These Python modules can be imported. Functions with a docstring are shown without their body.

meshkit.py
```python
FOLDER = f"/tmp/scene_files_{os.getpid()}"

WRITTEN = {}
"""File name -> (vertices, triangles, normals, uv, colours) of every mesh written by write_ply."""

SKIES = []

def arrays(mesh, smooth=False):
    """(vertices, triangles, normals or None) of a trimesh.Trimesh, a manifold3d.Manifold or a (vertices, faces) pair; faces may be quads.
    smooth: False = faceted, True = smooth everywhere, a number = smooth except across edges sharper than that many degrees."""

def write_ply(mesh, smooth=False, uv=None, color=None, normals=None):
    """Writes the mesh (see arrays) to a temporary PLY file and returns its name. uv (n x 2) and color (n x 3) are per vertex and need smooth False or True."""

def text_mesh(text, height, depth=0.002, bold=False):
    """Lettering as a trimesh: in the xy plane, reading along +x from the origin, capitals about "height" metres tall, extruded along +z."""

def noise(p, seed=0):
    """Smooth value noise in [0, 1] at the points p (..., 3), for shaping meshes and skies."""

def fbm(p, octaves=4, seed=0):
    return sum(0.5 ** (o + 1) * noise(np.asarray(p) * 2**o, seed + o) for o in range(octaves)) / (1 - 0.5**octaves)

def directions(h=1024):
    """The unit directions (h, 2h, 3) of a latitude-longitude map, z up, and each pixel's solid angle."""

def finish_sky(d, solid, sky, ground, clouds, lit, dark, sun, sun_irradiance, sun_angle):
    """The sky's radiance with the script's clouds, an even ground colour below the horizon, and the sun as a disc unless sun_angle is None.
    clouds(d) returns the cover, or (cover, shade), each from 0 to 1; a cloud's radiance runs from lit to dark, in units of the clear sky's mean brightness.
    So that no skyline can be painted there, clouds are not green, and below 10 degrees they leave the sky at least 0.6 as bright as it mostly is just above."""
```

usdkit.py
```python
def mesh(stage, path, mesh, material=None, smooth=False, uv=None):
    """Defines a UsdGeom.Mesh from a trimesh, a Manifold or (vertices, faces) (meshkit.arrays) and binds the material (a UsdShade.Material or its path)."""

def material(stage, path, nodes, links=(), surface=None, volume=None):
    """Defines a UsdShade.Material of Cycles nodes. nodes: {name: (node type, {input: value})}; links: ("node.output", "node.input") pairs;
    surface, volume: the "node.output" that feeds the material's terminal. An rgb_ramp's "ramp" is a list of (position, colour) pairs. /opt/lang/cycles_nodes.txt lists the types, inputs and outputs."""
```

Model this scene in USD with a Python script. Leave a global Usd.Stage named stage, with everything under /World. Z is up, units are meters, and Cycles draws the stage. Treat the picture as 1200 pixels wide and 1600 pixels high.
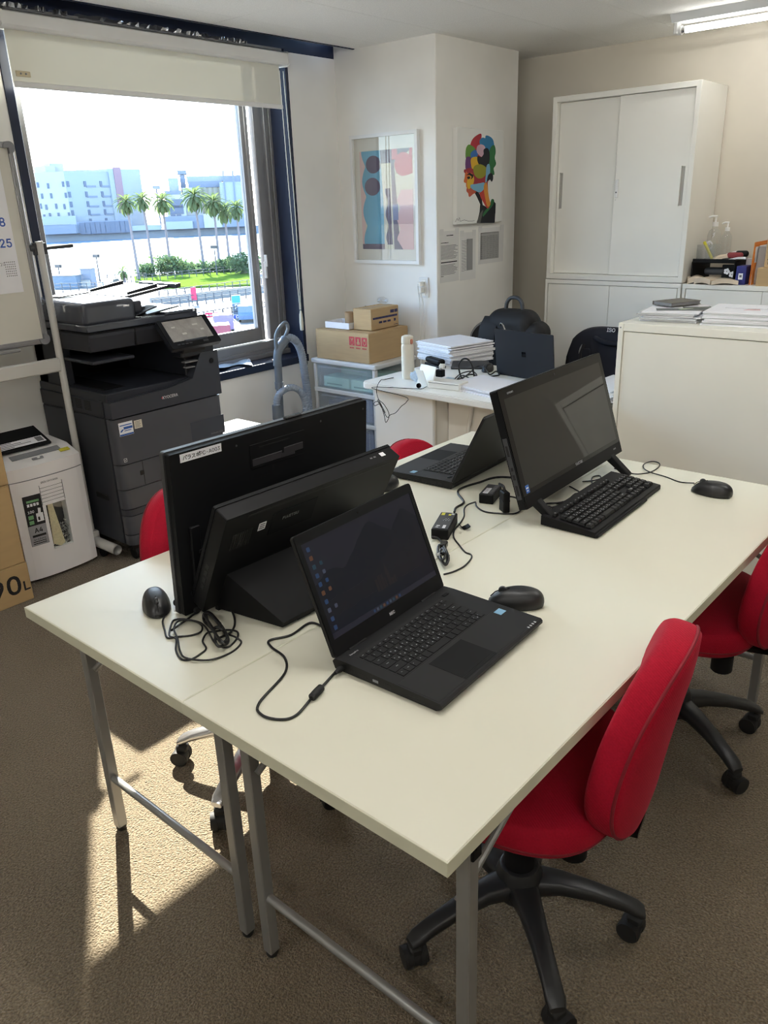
# An office room by a harbour window: two folding tables with computers, red chairs, copier, cabinets.
import math, random
import numpy as np, trimesh, manifold3d, usdkit, meshkit
from shapely.geometry import Polygon, box as sbox, Point, LineString
from shapely.ops import unary_union
from pxr import Usd, UsdGeom, UsdLux, UsdShade, Gf, Sdf, Vt

stage = Usd.Stage.CreateInMemory()
UsdGeom.SetStageUpAxis(stage, 'Z'); UsdGeom.SetStageMetersPerUnit(stage, 1.0)
W_ = UsdGeom.Xform.Define(stage, '/World'); stage.SetDefaultPrim(W_.GetPrim())
UsdGeom.Scope.Define(stage, '/World/Looks')
random.seed(7); RNG = np.random.default_rng(7)

# ---------------------------------------------------------------- camera
FPX = 1232.77
R_ = np.array([[0.766955, 0.640854, -0.032946], [0.210527, -0.299788, -0.930487], [-0.606183, 0.706706, -0.364841]])
EYE = np.array([1.67987, -0.68374, 1.53326])
cam = UsdGeom.Camera.Define(stage, '/World/camera')
cam.CreateHorizontalApertureAttr(36.0); cam.CreateVerticalApertureAttr(48.0)
cam.CreateFocalLengthAttr(36.0 * FPX / 1200.0)
cam.CreateClippingRangeAttr(Gf.Vec2f(0.05, 3000))
cam.CreateFStopAttr(0.0)
cam.CreateExposureAttr(0.0)
m4 = Gf.Matrix4d(*[float(x) for x in (*R_[0], 0, *(-R_[1]), 0, *(-R_[2]), 0, *EYE, 1)])
UsdGeom.Xformable(cam).AddTransformOp().Set(m4)

def on(px, ax, val):
    """The point of the world plane (axis ax = val) that the photograph shows at pixel px."""
    v = R_.T @ np.array([(px[0] - 600) / FPX, (px[1] - 800) / FPX, 1.0])
    return EYE + v * (val - EYE[ax]) / v[ax]

# ---------------------------------------------------------------- colours and materials
def C(r, g=None, b=None):
    if g is None: g = b = r
    return tuple((x / 255 / 12.92) if x / 255 <= .04045 else ((x / 255 + .055) / 1.055) ** 2.4 for x in (r, g, b))

def mat(name, col, rough=.5, metal=0., var=0., vscale=6., bump=0., bscale=200., bdist=.002, stretch=None, spec=.5, coat=0., sheen=0., trans=0., ior=1.5, col2=None, detail=3., emis=None, estr=0.):
    """A principled material whose colour drifts with object-space noise by var (or towards col2) and whose surface has a noise bump."""
    n = {'p': ('principled_bsdf', {'base_color': col, 'roughness': rough, 'metallic': metal, 'specular_ior_level': spec, 'coat_weight': coat, 'sheen_weight': sheen, 'transmission_weight': trans, 'ior': ior})}
    l = []
    if emis is not None: n['p'][1].update(emission_color=emis, emission_strength=estr)
    if var or bump:
        n['t'] = ('texture_coordinate', {})
    if var or col2 is not None:
        n['t'] = ('texture_coordinate', {})
        n['m'] = ('mapping', {'scale': stretch or (1, 1, 1)})
        n['n'] = ('noise_texture', {'scale': vscale, 'detail': detail, 'roughness': .6})
        a = col if col2 is not None else tuple(max(0, c * (1 - var)) for c in col)
        b = col2 if col2 is not None else tuple(min(1, c * (1 + var)) for c in col)
        n['r'] = ('rgb_ramp', {'ramp': [(.3, a), (.7, b)]})
        l += [('t.object', 'm.vector'), ('m.vector', 'n.vector'), ('n.fac', 'r.fac'), ('r.color', 'p.base_color')]
    if bump:
        n['bn'] = ('noise_texture', {'scale': bscale, 'detail': 2.})
        n['b'] = ('bump', {'strength': bump, 'distance': bdist})
        l += [('t.object', 'bn.vector'), ('bn.fac', 'b.height'), ('b.normal', 'p.normal')]
    return usdkit.material(stage, '/World/Looks/' + name, n, l, surface='p.BSDF')

# ---------------------------------------------------------------- sky, sun, exposure
SUN_EL = math.radians(37.4); SUN_DIR = np.array([-.8545, .5195, 0.0]) * math.cos(SUN_EL) + np.array([0, 0, math.sin(SUN_EL)])
SKY_STRENGTH = .60
skym = usdkit.material(stage, '/World/Looks/sky', {
    'sky': ('sky_texture', {'sky_type': 'multiple_scattering', 'sun_disc': False, 'sun_elevation': SUN_EL, 'sun_rotation': math.atan2(SUN_DIR[0], SUN_DIR[1]), 'altitude': 50., 'aerosol_density': 2.5, 'air_density': 1.0}),
    'bg': ('background_shader', {'strength': SKY_STRENGTH})}, [('sky.color', 'bg.color')], surface='bg.background')
dome = UsdLux.DomeLight.Define(stage, '/World/sky_dome')
UsdShade.MaterialBindingAPI.Apply(dome.GetPrim()).Bind(skym)
sun = UsdLux.DistantLight.Define(stage, '/World/sun')
sun.CreateIntensityAttr(9.0); sun.CreateNormalizeAttr(True); sun.CreateAngleAttr(.6); sun.CreateColorAttr(Gf.Vec3f(1, .93, .82))
z = SUN_DIR / np.linalg.norm(SUN_DIR); x = np.cross([0, 0, 1], z); x /= np.linalg.norm(x); y = np.cross(z, x)
UsdGeom.Xformable(sun).AddTransformOp().Set(Gf.Matrix4d(*[float(q) for q in (*x, 0, *y, 0, *z, 0, 0, 0, 0, 1)]))
LAMP = 13.0          # radiance of the fluorescent tubes
LAMP_DIM = .29       # the tube by the back wall is turned down to keep that wall dim
LAMP_SPOTS = [(.5, .6), (1.6, 1.9), (.45, -1.8), (2.4, -1.0)]

# ---------------------------------------------------------------- scene helpers
USED = {}
def path_of(name, parent=None):
    base = parent if parent else '/World'
    k = (base, name); n = USED.get(k, 0); USED[k] = n + 1
    return f'{base}/{name}' + (f'_{n:03d}' if n else '')
def tag(prim, label=None, cat=None, group=None, kind=None):
    prim = prim.GetPrim() if hasattr(prim, 'GetPrim') else prim
    for k, v in (('label', label), ('category', cat), ('group', group), ('kind', kind)):
        if v: prim.SetCustomDataByKey(k, v)
def thing(name, label=None, cat=None, loc=(0, 0, 0), rz=0., group=None, kind=None, parent=None):
    p = path_of(name, parent)
    x = UsdGeom.Xform.Define(stage, p)
    x.AddTranslateOp().Set(Gf.Vec3d(*[float(v) for v in loc]))
    if rz: x.AddRotateZOp().Set(math.degrees(rz))
    tag(x, label, cat, group, kind)
    return p
SPLIT = set('foot rubber_pad hinge port side_port screw speaker_slot rack_post pull_recess sign_post wheel apron_rail edge_band cord tape paper_guide rivet panel_button screen_patch leg_pad tray_rib wire sticker_print_ cover_tint dark_cover led_print petals stand_post window_lining socket_face right_column roof_house tray_frame label_mark'.split())
PRINTS = set('key_print label_print print sticker_print brand_print model_print rating_print label_text mini_calendar side_vent vent_grille rack_shelf groove stems card_slot led_print top_print lid_print mark_text lettering eye slot keyhole sticker_print insulation_foil date_number button_gap'.split())
def put(name, m, material, parent=None, smooth=35, label=None, cat=None, group=None, kind=None):
    if isinstance(m, list) and name in SPLIT and len(m) > 1:
        return [put(name, q, material, parent, smooth, label, cat, group, kind) for q in m][0]
    if isinstance(m, list) and name in PRINTS and len(m) > 1 and kind is None and parent: kind = 'stuff'
    p = path_of(name, parent)
    if isinstance(m, list): m = joined(m) if smooth is False and 1 < len(m) <= 14 else cat_(m)
    o = usdkit.mesh(stage, p, m, material, smooth=smooth)
    tag(o, label, cat, group, kind)
    return p

# ---------------------------------------------------------------- mesh helpers
def T(x=0, y=0, z=0): return trimesh.transformations.translation_matrix((x, y, z))
def RX(a): return trimesh.transformations.rotation_matrix(a, (1, 0, 0))
def RY(a): return trimesh.transformations.rotation_matrix(a, (0, 1, 0))
def RZ(a): return trimesh.transformations.rotation_matrix(a, (0, 0, 1))
def cat_(ms): return trimesh.util.concatenate([trimesh.Trimesh(m.vertices, m.faces, process=False) for m in ms])
def tf(m, *mats):
    m = m.copy()
    for k in mats: m.apply_transform(k)
    return m
def bx(sx, sy, sz, at=(0, 0, 0), c=.002):
    """A box centred at 'at' with chamfered edges."""
    c = min(c, sx * .45, sy * .45, sz * .45)
    if c <= 0:
        m = trimesh.creation.box((sx, sy, sz))
    else:
        p = []
        for a in (-1, 1):
            for b in (-1, 1):
                for d in (-1, 1):
                    X, Y, Z = a * sx / 2, b * sy / 2, d * sz / 2
                    p += [(X - a * c, Y - b * c, Z), (X - a * c, Y, Z - d * c), (X, Y - b * c, Z - d * c)]
        m = trimesh.convex.convex_hull(np.array(p))
    m.apply_translation(at)
    return m
def bb(x0, x1, y0, y1, z0, z1, c=.002):
    return bx(x1 - x0, y1 - y0, z1 - z0, ((x0 + x1) / 2, (y0 + y1) / 2, (z0 + z1) / 2), c)
def rbx(sx, sy, sz, r, at=(0, 0, 0), n=2):
    """A box with rounded edges (hull of eight spheres)."""
    r = min(r, sx * .49, sy * .49, sz * .49)
    s = trimesh.creation.icosphere(n, r).vertices
    p = np.vstack([s + (a * (sx / 2 - r), b * (sy / 2 - r), d * (sz / 2 - r)) for a in (-1, 1) for b in (-1, 1) for d in (-1, 1)])
    m = trimesh.convex.convex_hull(p); m.apply_translation(at); return m
def cyl(r, h, at=(0, 0, 0), axis='z', n=24, r2=None, c=0.):
    r2 = r if r2 is None else r2
    prof = [(0, -h / 2), (r - c, -h / 2), (r, -h / 2 + c), (r2, h / 2 - c), (r2 - c, h / 2), (0, h / 2)] if c else [(0, -h / 2), (r, -h / 2), (r2, h / 2), (0, h / 2)]
    m = trimesh.creation.revolve(np.array(prof), sections=n)
    if axis == 'x': m.apply_transform(RY(math.pi / 2))
    if axis == 'y': m.apply_transform(RX(-math.pi / 2))
    m.apply_translation(at); return m
def lathe(prof, at=(0, 0, 0), n=32):
    m = trimesh.creation.revolve(np.array(prof, float), sections=n); m.apply_translation(at); return m
def ring(r, t, at=(0, 0, 0), n=28, k=10):
    a = np.linspace(0, 2 * math.pi, n, endpoint=False)
    return tube([(r * math.cos(q), r * math.sin(q), 0) for q in a], t, closed=True, k=k, at=at)
def spline(pts, n=8, closed=False):
    p = np.array(pts, float)
    if len(p) < 3: return p
    q = np.vstack([p[-1], p, p[0], p[1]]) if closed else np.vstack([2 * p[0] - p[1], p, 2 * p[-1] - p[-2]])
    out = []
    for i in range(1, len(q) - 2):
        a, b, c, d = q[i - 1:i + 3]
        for t in np.linspace(0, 1, n, endpoint=False):
            out.append(.5 * (2 * b + (c - a) * t + (2 * a - 5 * b + 4 * c - d) * t ** 2 + (3 * b - a - 3 * c + d) * t ** 3))
    if not closed: out.append(p[-1])
    return np.array(out)
def tube(pts, r, k=8, closed=False, at=(0, 0, 0), caps=True):
    """A round tube along a polyline; r a number or one radius per point."""
    p = np.array(pts, float); n = len(p)
    t = (np.roll(p, -1, 0) - np.roll(p, 1, 0)) if closed else np.gradient(p, axis=0)
    t /= np.linalg.norm(t, axis=1, keepdims=True) + 1e-12
    a = np.cross(t[0], [0, 0, 1.]);
    if np.linalg.norm(a) < .1: a = np.cross(t[0], [1., 0, 0])
    A = []
    for i in range(n):
        a = a - t[i] * np.dot(a, t[i]); a /= np.linalg.norm(a) + 1e-12; A.append(a)
    A = np.array(A); B = np.cross(t, A); r = np.broadcast_to(r, (n,))
    g = np.arange(k) * 2 * math.pi / k
    v = (p[:, None] + r[:, None, None] * (np.cos(g)[None, :, None] * A[:, None] + np.sin(g)[None, :, None] * B[:, None])).reshape(-1, 3)
    f = []
    for i in range(n if closed else n - 1):
        j = (i + 1) % n
        for q in range(k):
            s = (q + 1) % k
            f += [(i * k + q, i * k + s, j * k + s), (i * k + q, j * k + s, j * k + q)]
    if caps and not closed:
        v = np.vstack([v, p[0], p[-1]]); c0, c1 = n * k, n * k + 1
        for q in range(k):
            s = (q + 1) % k
            f += [(c0, s, q), (c1, (n - 1) * k + q, (n - 1) * k + s)]
    m = trimesh.Trimesh(v, np.array(f), process=False); m.apply_translation(at); return m
def cable(pts, r, n=8, k=7): return tube(spline(pts, n), r, k)
def joined(ms):
    """Solid union of closed pieces, so that overlapping boxes share no coplanar faces."""
    if not all(m.is_watertight and len(m.faces) < 400 for m in ms): return cat_(ms)
    A = manifold3d.Manifold.batch_boolean([manifold3d.Manifold(manifold3d.Mesh(np.asarray(m.vertices, np.float32), np.asarray(m.faces, np.uint32))) for m in ms], manifold3d.OpType.Add).to_mesh()
    return trimesh.Trimesh(A.vert_properties[:, :3], A.tri_verts, process=False) if len(A.tri_verts) else cat_(ms)
def ext(poly, h, z0=0.):
    """Extrudes a shapely polygon (or several) in xy by h from z0."""
    gs = [g for g in (poly.geoms if hasattr(poly, 'geoms') else [poly]) if g.area > 1e-9]
    m = trimesh.util.concatenate([trimesh.creation.extrude_polygon(g, h, engine='earcut') for g in gs])
    m.apply_translation((0, 0, z0)); return m
def rrect(w, h, r, cx=0., cy=0., n=6):
    return sbox(cx - w / 2 + r, cy - h / 2 + r, cx + w / 2 - r, cy + h / 2 - r).buffer(r, quad_segs=n) if r > 0 else sbox(cx - w / 2, cy - h / 2, cx + w / 2, cy + h / 2)
def hull(*ms): return trimesh.convex.convex_hull(np.vstack([m.vertices for m in ms]))
def loft(secs, caps=True):
    """Skin through closed rings of equal length."""
    S = np.array(secs, float); n, k = S.shape[:2]; f = []
    for i in range(n - 1):
        for q in range(k):
            s = (q + 1) % k
            f += [(i * k + q, i * k + s, (i + 1) * k + s), (i * k + q, (i + 1) * k + s, (i + 1) * k + q)]
    v = S.reshape(-1, 3)
    if caps:
        v = np.vstack([v, S[0].mean(0), S[-1].mean(0)])
        for q in range(k):
            s = (q + 1) % k
            f += [(n * k, s, q), (n * k + 1, (n - 1) * k + q, (n - 1) * k + s)]
    m = trimesh.Trimesh(v, np.array(f), process=False); m.fix_normals(); return m
def diff(a, b):
    A = manifold3d.Manifold(manifold3d.Mesh(np.asarray(a.vertices, np.float32), np.asarray(a.faces, np.uint32)))
    B = manifold3d.Manifold(manifold3d.Mesh(np.asarray(b.vertices, np.float32), np.asarray(b.faces, np.uint32)))
    m = (A - B).to_mesh(); return trimesh.Trimesh(m.vert_properties[:, :3], m.tri_verts, process=False)
def text(s, h, d=.0006, bold=False, centre=True):
    m = meshkit.text_mesh(s, h, d, bold)
    if centre: m.apply_translation((-(m.bounds[0][0] + m.bounds[1][0]) / 2, -h / 2, 0))
    return m
# frames: a flat drawing in xy (x right, y up, z out of the surface) put on a wall that faces the given way
FACE_PX = np.array([[0, 0, 1, 0], [1, 0, 0, 0], [0, 1, 0, 0], [0, 0, 0, 1.]])      # faces +X: drawing x -> +Y, y -> +Z
FACE_MX = np.array([[0, 0, -1, 0], [-1, 0, 0, 0], [0, 1, 0, 0], [0, 0, 0, 1.]])    # faces -X: drawing x -> -Y
FACE_MY = np.array([[1, 0, 0, 0], [0, 0, -1, 0], [0, 1, 0, 0], [0, 0, 0, 1.]])     # faces -Y: drawing x -> +X

# ---------------------------------------------------------------- shared materials
MAT = dict(
    wall=mat('wall_paper', C(242, 240, 234), .9, var=.03, vscale=3, bump=.25, bscale=350, bdist=.0012),
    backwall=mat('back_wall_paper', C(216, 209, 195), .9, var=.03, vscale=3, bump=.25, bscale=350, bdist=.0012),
    navy=mat('navy_metal', C(24, 34, 58), .42, var=.12, vscale=4),
    alu=mat('window_aluminium', C(150, 150, 152), .38, metal=.55, var=.06, vscale=5),
    white=mat('white_enamel', C(236, 236, 234), .38, var=.02),
    offwhite=mat('office_white_steel', C(240, 238, 230), .4, var=.02, vscale=2),
    cream=mat('cream_laminate', C(222, 219, 201), .42, var=.015, vscale=3),
    creamedge=mat('cream_edge_band', C(205, 203, 180), .5, var=.03),
    black=mat('black_plastic', C(13, 13, 15), .5, spec=.18, var=.12, vscale=15, bump=.15, bscale=900, bdist=.0004),
    blackg=mat('black_gloss', C(6, 6, 8), .12, spec=.4),
    blackm=mat('black_matte', C(12, 13, 15), .6, spec=.18, var=.1, vscale=12, bump=.2, bscale=1200, bdist=.0003),
    rubber=mat('black_rubber', C(14, 14, 15), .7),
    cable=mat('black_cable', C(13, 13, 14), .45),
    steel=mat('silver_painted_steel', C(150, 150, 148), .38, metal=.55, var=.05, vscale=10),
    chrome=mat('chrome', C(200, 200, 200), .12, metal=1.),
    grey=mat('grey_plastic', C(128, 130, 134), .5, var=.05),
    dgrey=mat('dark_grey_plastic', C(52, 53, 56), .5, var=.06),
    paper=mat('paper', C(236, 236, 240), .85, var=.015, vscale=12),
    ink=mat('black_ink', C(22, 22, 24), .7),
    greyink=mat('grey_ink', C(120, 120, 122), .8),
    card=mat('brown_cardboard', C(187, 158, 116), .85, var=.05, vscale=7, stretch=(1, 1, 8)),
    carddark=mat('cardboard_dark_edge', C(120, 92, 58), .9),  # plain darker brown for cardboard edges
    whitetext=mat('white_print', C(205, 205, 208), .6),
    dimtext=mat('dim_key_print', C(168, 168, 172), .6),
    red=mat('red_print', C(196, 66, 72), .7),
    green=mat('green_print', C(120, 170, 120), .7),
    yellow=mat('yellow_print', C(205, 196, 60), .7),
    palesticker=mat('pale_sticker', C(128, 172, 200), .4),
    bluep=mat('blue_print', C(46, 92, 168), .7),
)
# ================================================================ the room
ST = 'structure'
XW, XG = -2.0, -2.2          # wall face, window plane
YB, ZC = 4.46, 2.38
# carpet: short looped pile
cp = usdkit.material(stage, '/World/Looks/carpet', {
    't': ('texture_coordinate', {}), 'v': ('voronoi_texture', {'scale': 210., 'randomness': 1.}), 'n': ('noise_texture', {'scale': 190., 'detail': 2.}), 'big': ('noise_texture', {'scale': 1.3, 'detail': 4.}),
    'r': ('rgb_ramp', {'ramp': [(.25, C(84, 74, 60)), (.5, C(116, 104, 86)), (.75, C(142, 129, 109))]}), 'r2': ('rgb_ramp', {'ramp': [(.35, C(232, 230, 224)), (.7, C(250, 250, 250))]}),
    'mx': ('mix_color', {'blend_type': 'multiply', 'fac': 1.}), 'add': ('math', {'math_type': 'multiply_add', 'value2': -.6}), 'b': ('bump', {'strength': .9, 'distance': .006}),
    'p': ('principled_bsdf', {'roughness': .95, 'specular_ior_level': .1, 'sheen_weight': .15})},
    [('t.object', 'v.vector'), ('t.object', 'n.vector'), ('t.object', 'big.vector'), ('n.fac', 'r.fac'), ('big.fac', 'r2.fac'), ('r.color', 'mx.a'), ('r2.color', 'mx.b'), ('mx.result', 'p.base_color'),
     ('v.distance', 'add.value1'), ('n.fac', 'add.value3'), ('add.value', 'b.height'), ('b.normal', 'p.normal')], surface='p.BSDF')
put('floor', bb(-2.3, 3.6, -3.3, YB + .1, -.06, 0, 0), cp, kind=ST, smooth=False)
board = mat('rockwool_board', C(243, 242, 238), .95, var=.05, vscale=160, bump=.6, bscale=130, bdist=.003, detail=4)
cl = thing('ceiling', kind=ST)
put('backing', bb(-1.84, 3.6, -3.3, YB + .1, 2.40, 2.46, 0), MAT['greyink'], cl, smooth=False)
xs = [-1.84] + [-.745 - .4525 * k for k in (2, 1)] + [-.745 + .4525 * k for k in range(0, 10)] + [3.6]
ys = [-3.3] + [3.15 + .91 * k for k in range(-6, 2)] + [YB + .1]
for a, b in zip(xs, xs[1:]):
    for e, f in zip(ys, ys[1:]):
        put('ceiling_board', bb(a + .0008, b - .0008, e + .0008, f - .0008, ZC, ZC + .02, .0012), board, cl, smooth=False)
# slot over the window: the ceiling stops short of the wall
put('trim_1', [bb(-1.85, -1.835, -3.3, 3.295, ZC - .004, 2.62, 0), bb(-2.3, -1.835, -3.3, 3.295, 2.62, 2.66, 0)], MAT['navy'], kind=ST, smooth=False)
wm = MAT['wall']
Y0, Y1, ZS, ZH = 1.235, 2.885, .645, 2.46
put('wall_window', [bb(-2.3, XW, -3.3, Y0, 0, 2.36, 0), bb(-2.3, XW, Y1, 3.3, 0, 2.345, 0), bb(-2.3, XW, Y0, Y1, 0, ZS - .035, 0), bb(-1.95, -1.80, 4.16, YB + .1, 0, 2.46, 0)], wm, kind=ST, smooth=False)
put('trim_2', [bb(-2.3, XW - .005, -3.3, Y0, 2.36, 2.62, 0), bb(-2.3, XW - .005, Y1, 3.3, 2.345, 2.62, 0), bb(XW - .012, XW - .005, Y0, Y1, 2.30, 2.62, 0)], MAT['navy'], kind=ST, smooth=False)
put('trim_3', [bb(-2.26, XW + .006, Y1 - .012, Y1 + .012, ZS - .07, 2.36, .002), bb(-2.26, XW + .006, Y0 - .03, Y0 + .012, ZS - .07, 2.36, .002), bb(-2.26, XW + .022, Y0 - .03, Y1 + .012, ZS - .045, ZS, .004),
               ], MAT['navy'], kind=ST, smooth=False)
put('wall_pillar', bb(-2.3, -1.246, 3.295, 4.168, 0, 2.46, .004), wm, kind=ST, smooth=False)
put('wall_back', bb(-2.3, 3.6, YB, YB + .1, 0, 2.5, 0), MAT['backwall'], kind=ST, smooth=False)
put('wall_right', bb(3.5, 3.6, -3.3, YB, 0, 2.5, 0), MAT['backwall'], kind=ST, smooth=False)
put('wall_front', bb(-2.3, 3.6, -3.4, -3.3, 0, 2.5, 0), wm, kind=ST, smooth=False)

# ---------------------------------------------------------------- window
al = MAT['alu']
def pane_glass(name, tint, f0=.035, rough=0., body=None):
    """Thin clear sheet: Schlick reflection that is the same from both sides, the rest passes straight through."""
    n = {'l': ('layer_weight', {'blend': .5}), 'p': ('math', {'math_type': 'power', 'value2': 5.}), 'a': ('math', {'math_type': 'multiply_add', 'value2': 1 - f0, 'value3': f0}), 't': ('transparent_bsdf', {'color': tint}), 'g': ('glossy_bsdf', {'roughness': rough, 'color': (1, 1, 1)}), 'm': ('mix_closure', {})}
    l = [('l.facing', 'p.value1'), ('p.value', 'a.value1'), ('a.value', 'm.fac'), ('g.BSDF', 'm.closure2')]
    if body:
        n['d'] = ('diffuse_bsdf', {'color': body[0]}); n['m0'] = ('mix_closure', {'fac': body[1]}); l += [('t.BSDF', 'm0.closure1'), ('d.BSDF', 'm0.closure2'), ('m0.closure', 'm.closure1')]
    else: l.append(('t.BSDF', 'm.closure1'))
    return usdkit.material(stage, '/World/Looks/' + name, n, l, surface='m.closure')
glass = pane_glass('window_glass', (.97, .985, .98))
w = thing('window_1', kind=ST)
ya, yb, za, zb = Y0 + .012, Y1 - .012, .70, 2.60
put('window_frame', [bb(-2.26, -2.15, ya, ya + .06, ZS, zb, .002), bb(-2.26, -2.15, yb - .05, yb, ZS, zb, .002), bb(-2.26, -2.15, ya, yb, zb - .05, zb, .002), bb(-2.26, -2.12, ya, yb, ZS, ZS + .03, .003),
                     bb(-2.26, -2.15, ya, yb, ZS + .03, ZS + .095, .002), bb(-2.165, -2.14, ya, yb, ZS + .03, ZS + .05, .002), bb(-2.145, -2.14, yb - .02, yb, ZS, zb, .001)], al, w, smooth=False)
s = put('sash', [bb(-2.23, -2.19, 1.31, 1.375, .745, zb - .05, .003), bb(-2.23, -2.19, 2.672, 2.725, .745, zb - .05, .003), bb(-2.23, -2.19, 1.31, 2.725, .745, .825, .003),
                 bb(-2.232, -2.185, 2.70, 2.725, .745, zb - .05, .003)], al, w, smooth=False)
put('pane', bb(-2.213, -2.207, 1.37, 2.675, .82, zb - .06, 0), glass, s, smooth=False)
put('gasket', [bb(-2.218, -2.202, 2.671, 2.674, .82, zb - .06, 0), bb(-2.218, -2.202, 1.37, 2.674, .82, .827, 0)], MAT['grey'], s, smooth=False)
s2 = put('sash', [bb(-2.19, -2.155, 2.742, 2.80, .745, zb - .05, .003), bb(-2.185, -2.16, 2.80, 2.835, .745, zb - .05, .002)], al, w, smooth=False)
put('latch', [bb(-2.165, -2.145, 2.738, 2.752, 1.12, 1.22, .003), bb(-2.16, -2.135, 2.742, 2.75, 1.19, 1.26, .002)], MAT['white'], w)
# ---------------------------------------------------------------- roller blind
bf = mat('blind_fabric', C(226, 224, 208), .9, var=.02, vscale=8)
bfm = usdkit.material(stage, '/World/Looks/blind_cloth', {'d': ('diffuse_bsdf', {'color': C(232, 230, 218)}), 't': ('translucent_bsdf', {'color': C(200, 200, 196)}), 'm': ('mix_closure', {'fac': .15})},
                      [('d.BSDF', 'm.closure1'), ('t.BSDF', 'm.closure2')], surface='m.closure')
bl = thing('roller_blind', 'cream roller blind half drawn over the top of the window', 'blind', (-1.945, 0, 0))
ly, ry = 1.205, 2.81
ZBL = (2.295, 2.055)
FACE_ROT = np.array([[1., 0, 0, 0], [0, 0, 1, 0], [0, 1, 0, 0], [0, 0, 0, 1]])
put('cassette', tf(ext(Polygon([(-.03, -.035), (.035, -.035), (.045, -.025), (.045, .022), (.03, .03), (-.03, .03)]), ry - ly, 0), FACE_ROT, T(0, ly, ZBL[0])), MAT['white'], bl, smooth=30)
put('end_cap', tf(ext(Polygon([(-.034, -.04), (.03, -.042), (.05, -.028), (.05, .024), (.032, .034), (-.034, .034)]), .012, 0), FACE_ROT, T(0, ry, ZBL[0])), MAT['white'], bl, smooth=30)
put('end_cap', tf(ext(Polygon([(-.034, -.04), (.03, -.042), (.05, -.028), (.05, .024), (.032, .034), (-.034, .034)]), .012, 0), FACE_ROT, T(0, ly - .012, ZBL[0])), MAT['white'], bl, smooth=30)
put('fabric', bb(-.001, .0, ly + .02, ry - .03, ZBL[1] + .005, ZBL[0] - .03, 0), bfm, bl, smooth=False)
put('bottom_rail', rbx(.014, ry - ly - .045, .024, .006, (0, (ly + ry) / 2, ZBL[1])), MAT['white'], bl)
cl_ = put('cord_clip', bb(.0, .007, ly + .035, ly + .10, ZBL[1] + .03, ZBL[1] + .052, .002), mat('ivory_clip', C(214, 200, 168), .5), bl)
put('rivet', [cyl(.004, .003, (.008, ly + .055, ZBL[1] + .041), 'x', 12), cyl(.004, .003, (.008, ly + .078, ZBL[1] + .041), 'x', 12)], MAT['grey'], cl_)
foil = mat('foil', C(200, 204, 210), .25, metal=.9)
put('mounting_rail', bb(-.03, .03, ly + .02, ry - .03, ZBL[0] + .032, ZBL[0] + .045, .002), MAT['grey'], bl, smooth=False)
rr = random.Random(3)
for k, (y0, y1) in enumerate([(1.20, 1.32), (1.36, 1.40), (1.44, 1.50), (1.56, 1.86), (1.90, 2.1), (2.13, 2.28), (2.32, 2.40), (2.43, 2.52)]):
    n = 14; pts = []
    for i in range(n):
        yy = y0 + (y1 - y0) * i / (n - 1)
        pts.append([(.045, yy, ZBL[0] + .036 + rr.uniform(0, .004)), (.04 + rr.uniform(-.01, .01), yy, ZBL[0] + .05 + rr.uniform(-.004, .01)), (.0, yy, ZBL[0] + .058), (-.02, yy, ZBL[0] + .04)])
    put('insulation_foil', loft(pts), foil, bl, smooth=False)
cordm = mat('ivory_cord', C(218, 214, 196), .6)
pc = thing('blind_cord', 'ivory pull cord with its tassel hanging beside the window', 'cord', (-1.965, 2.80, 0))
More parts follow.
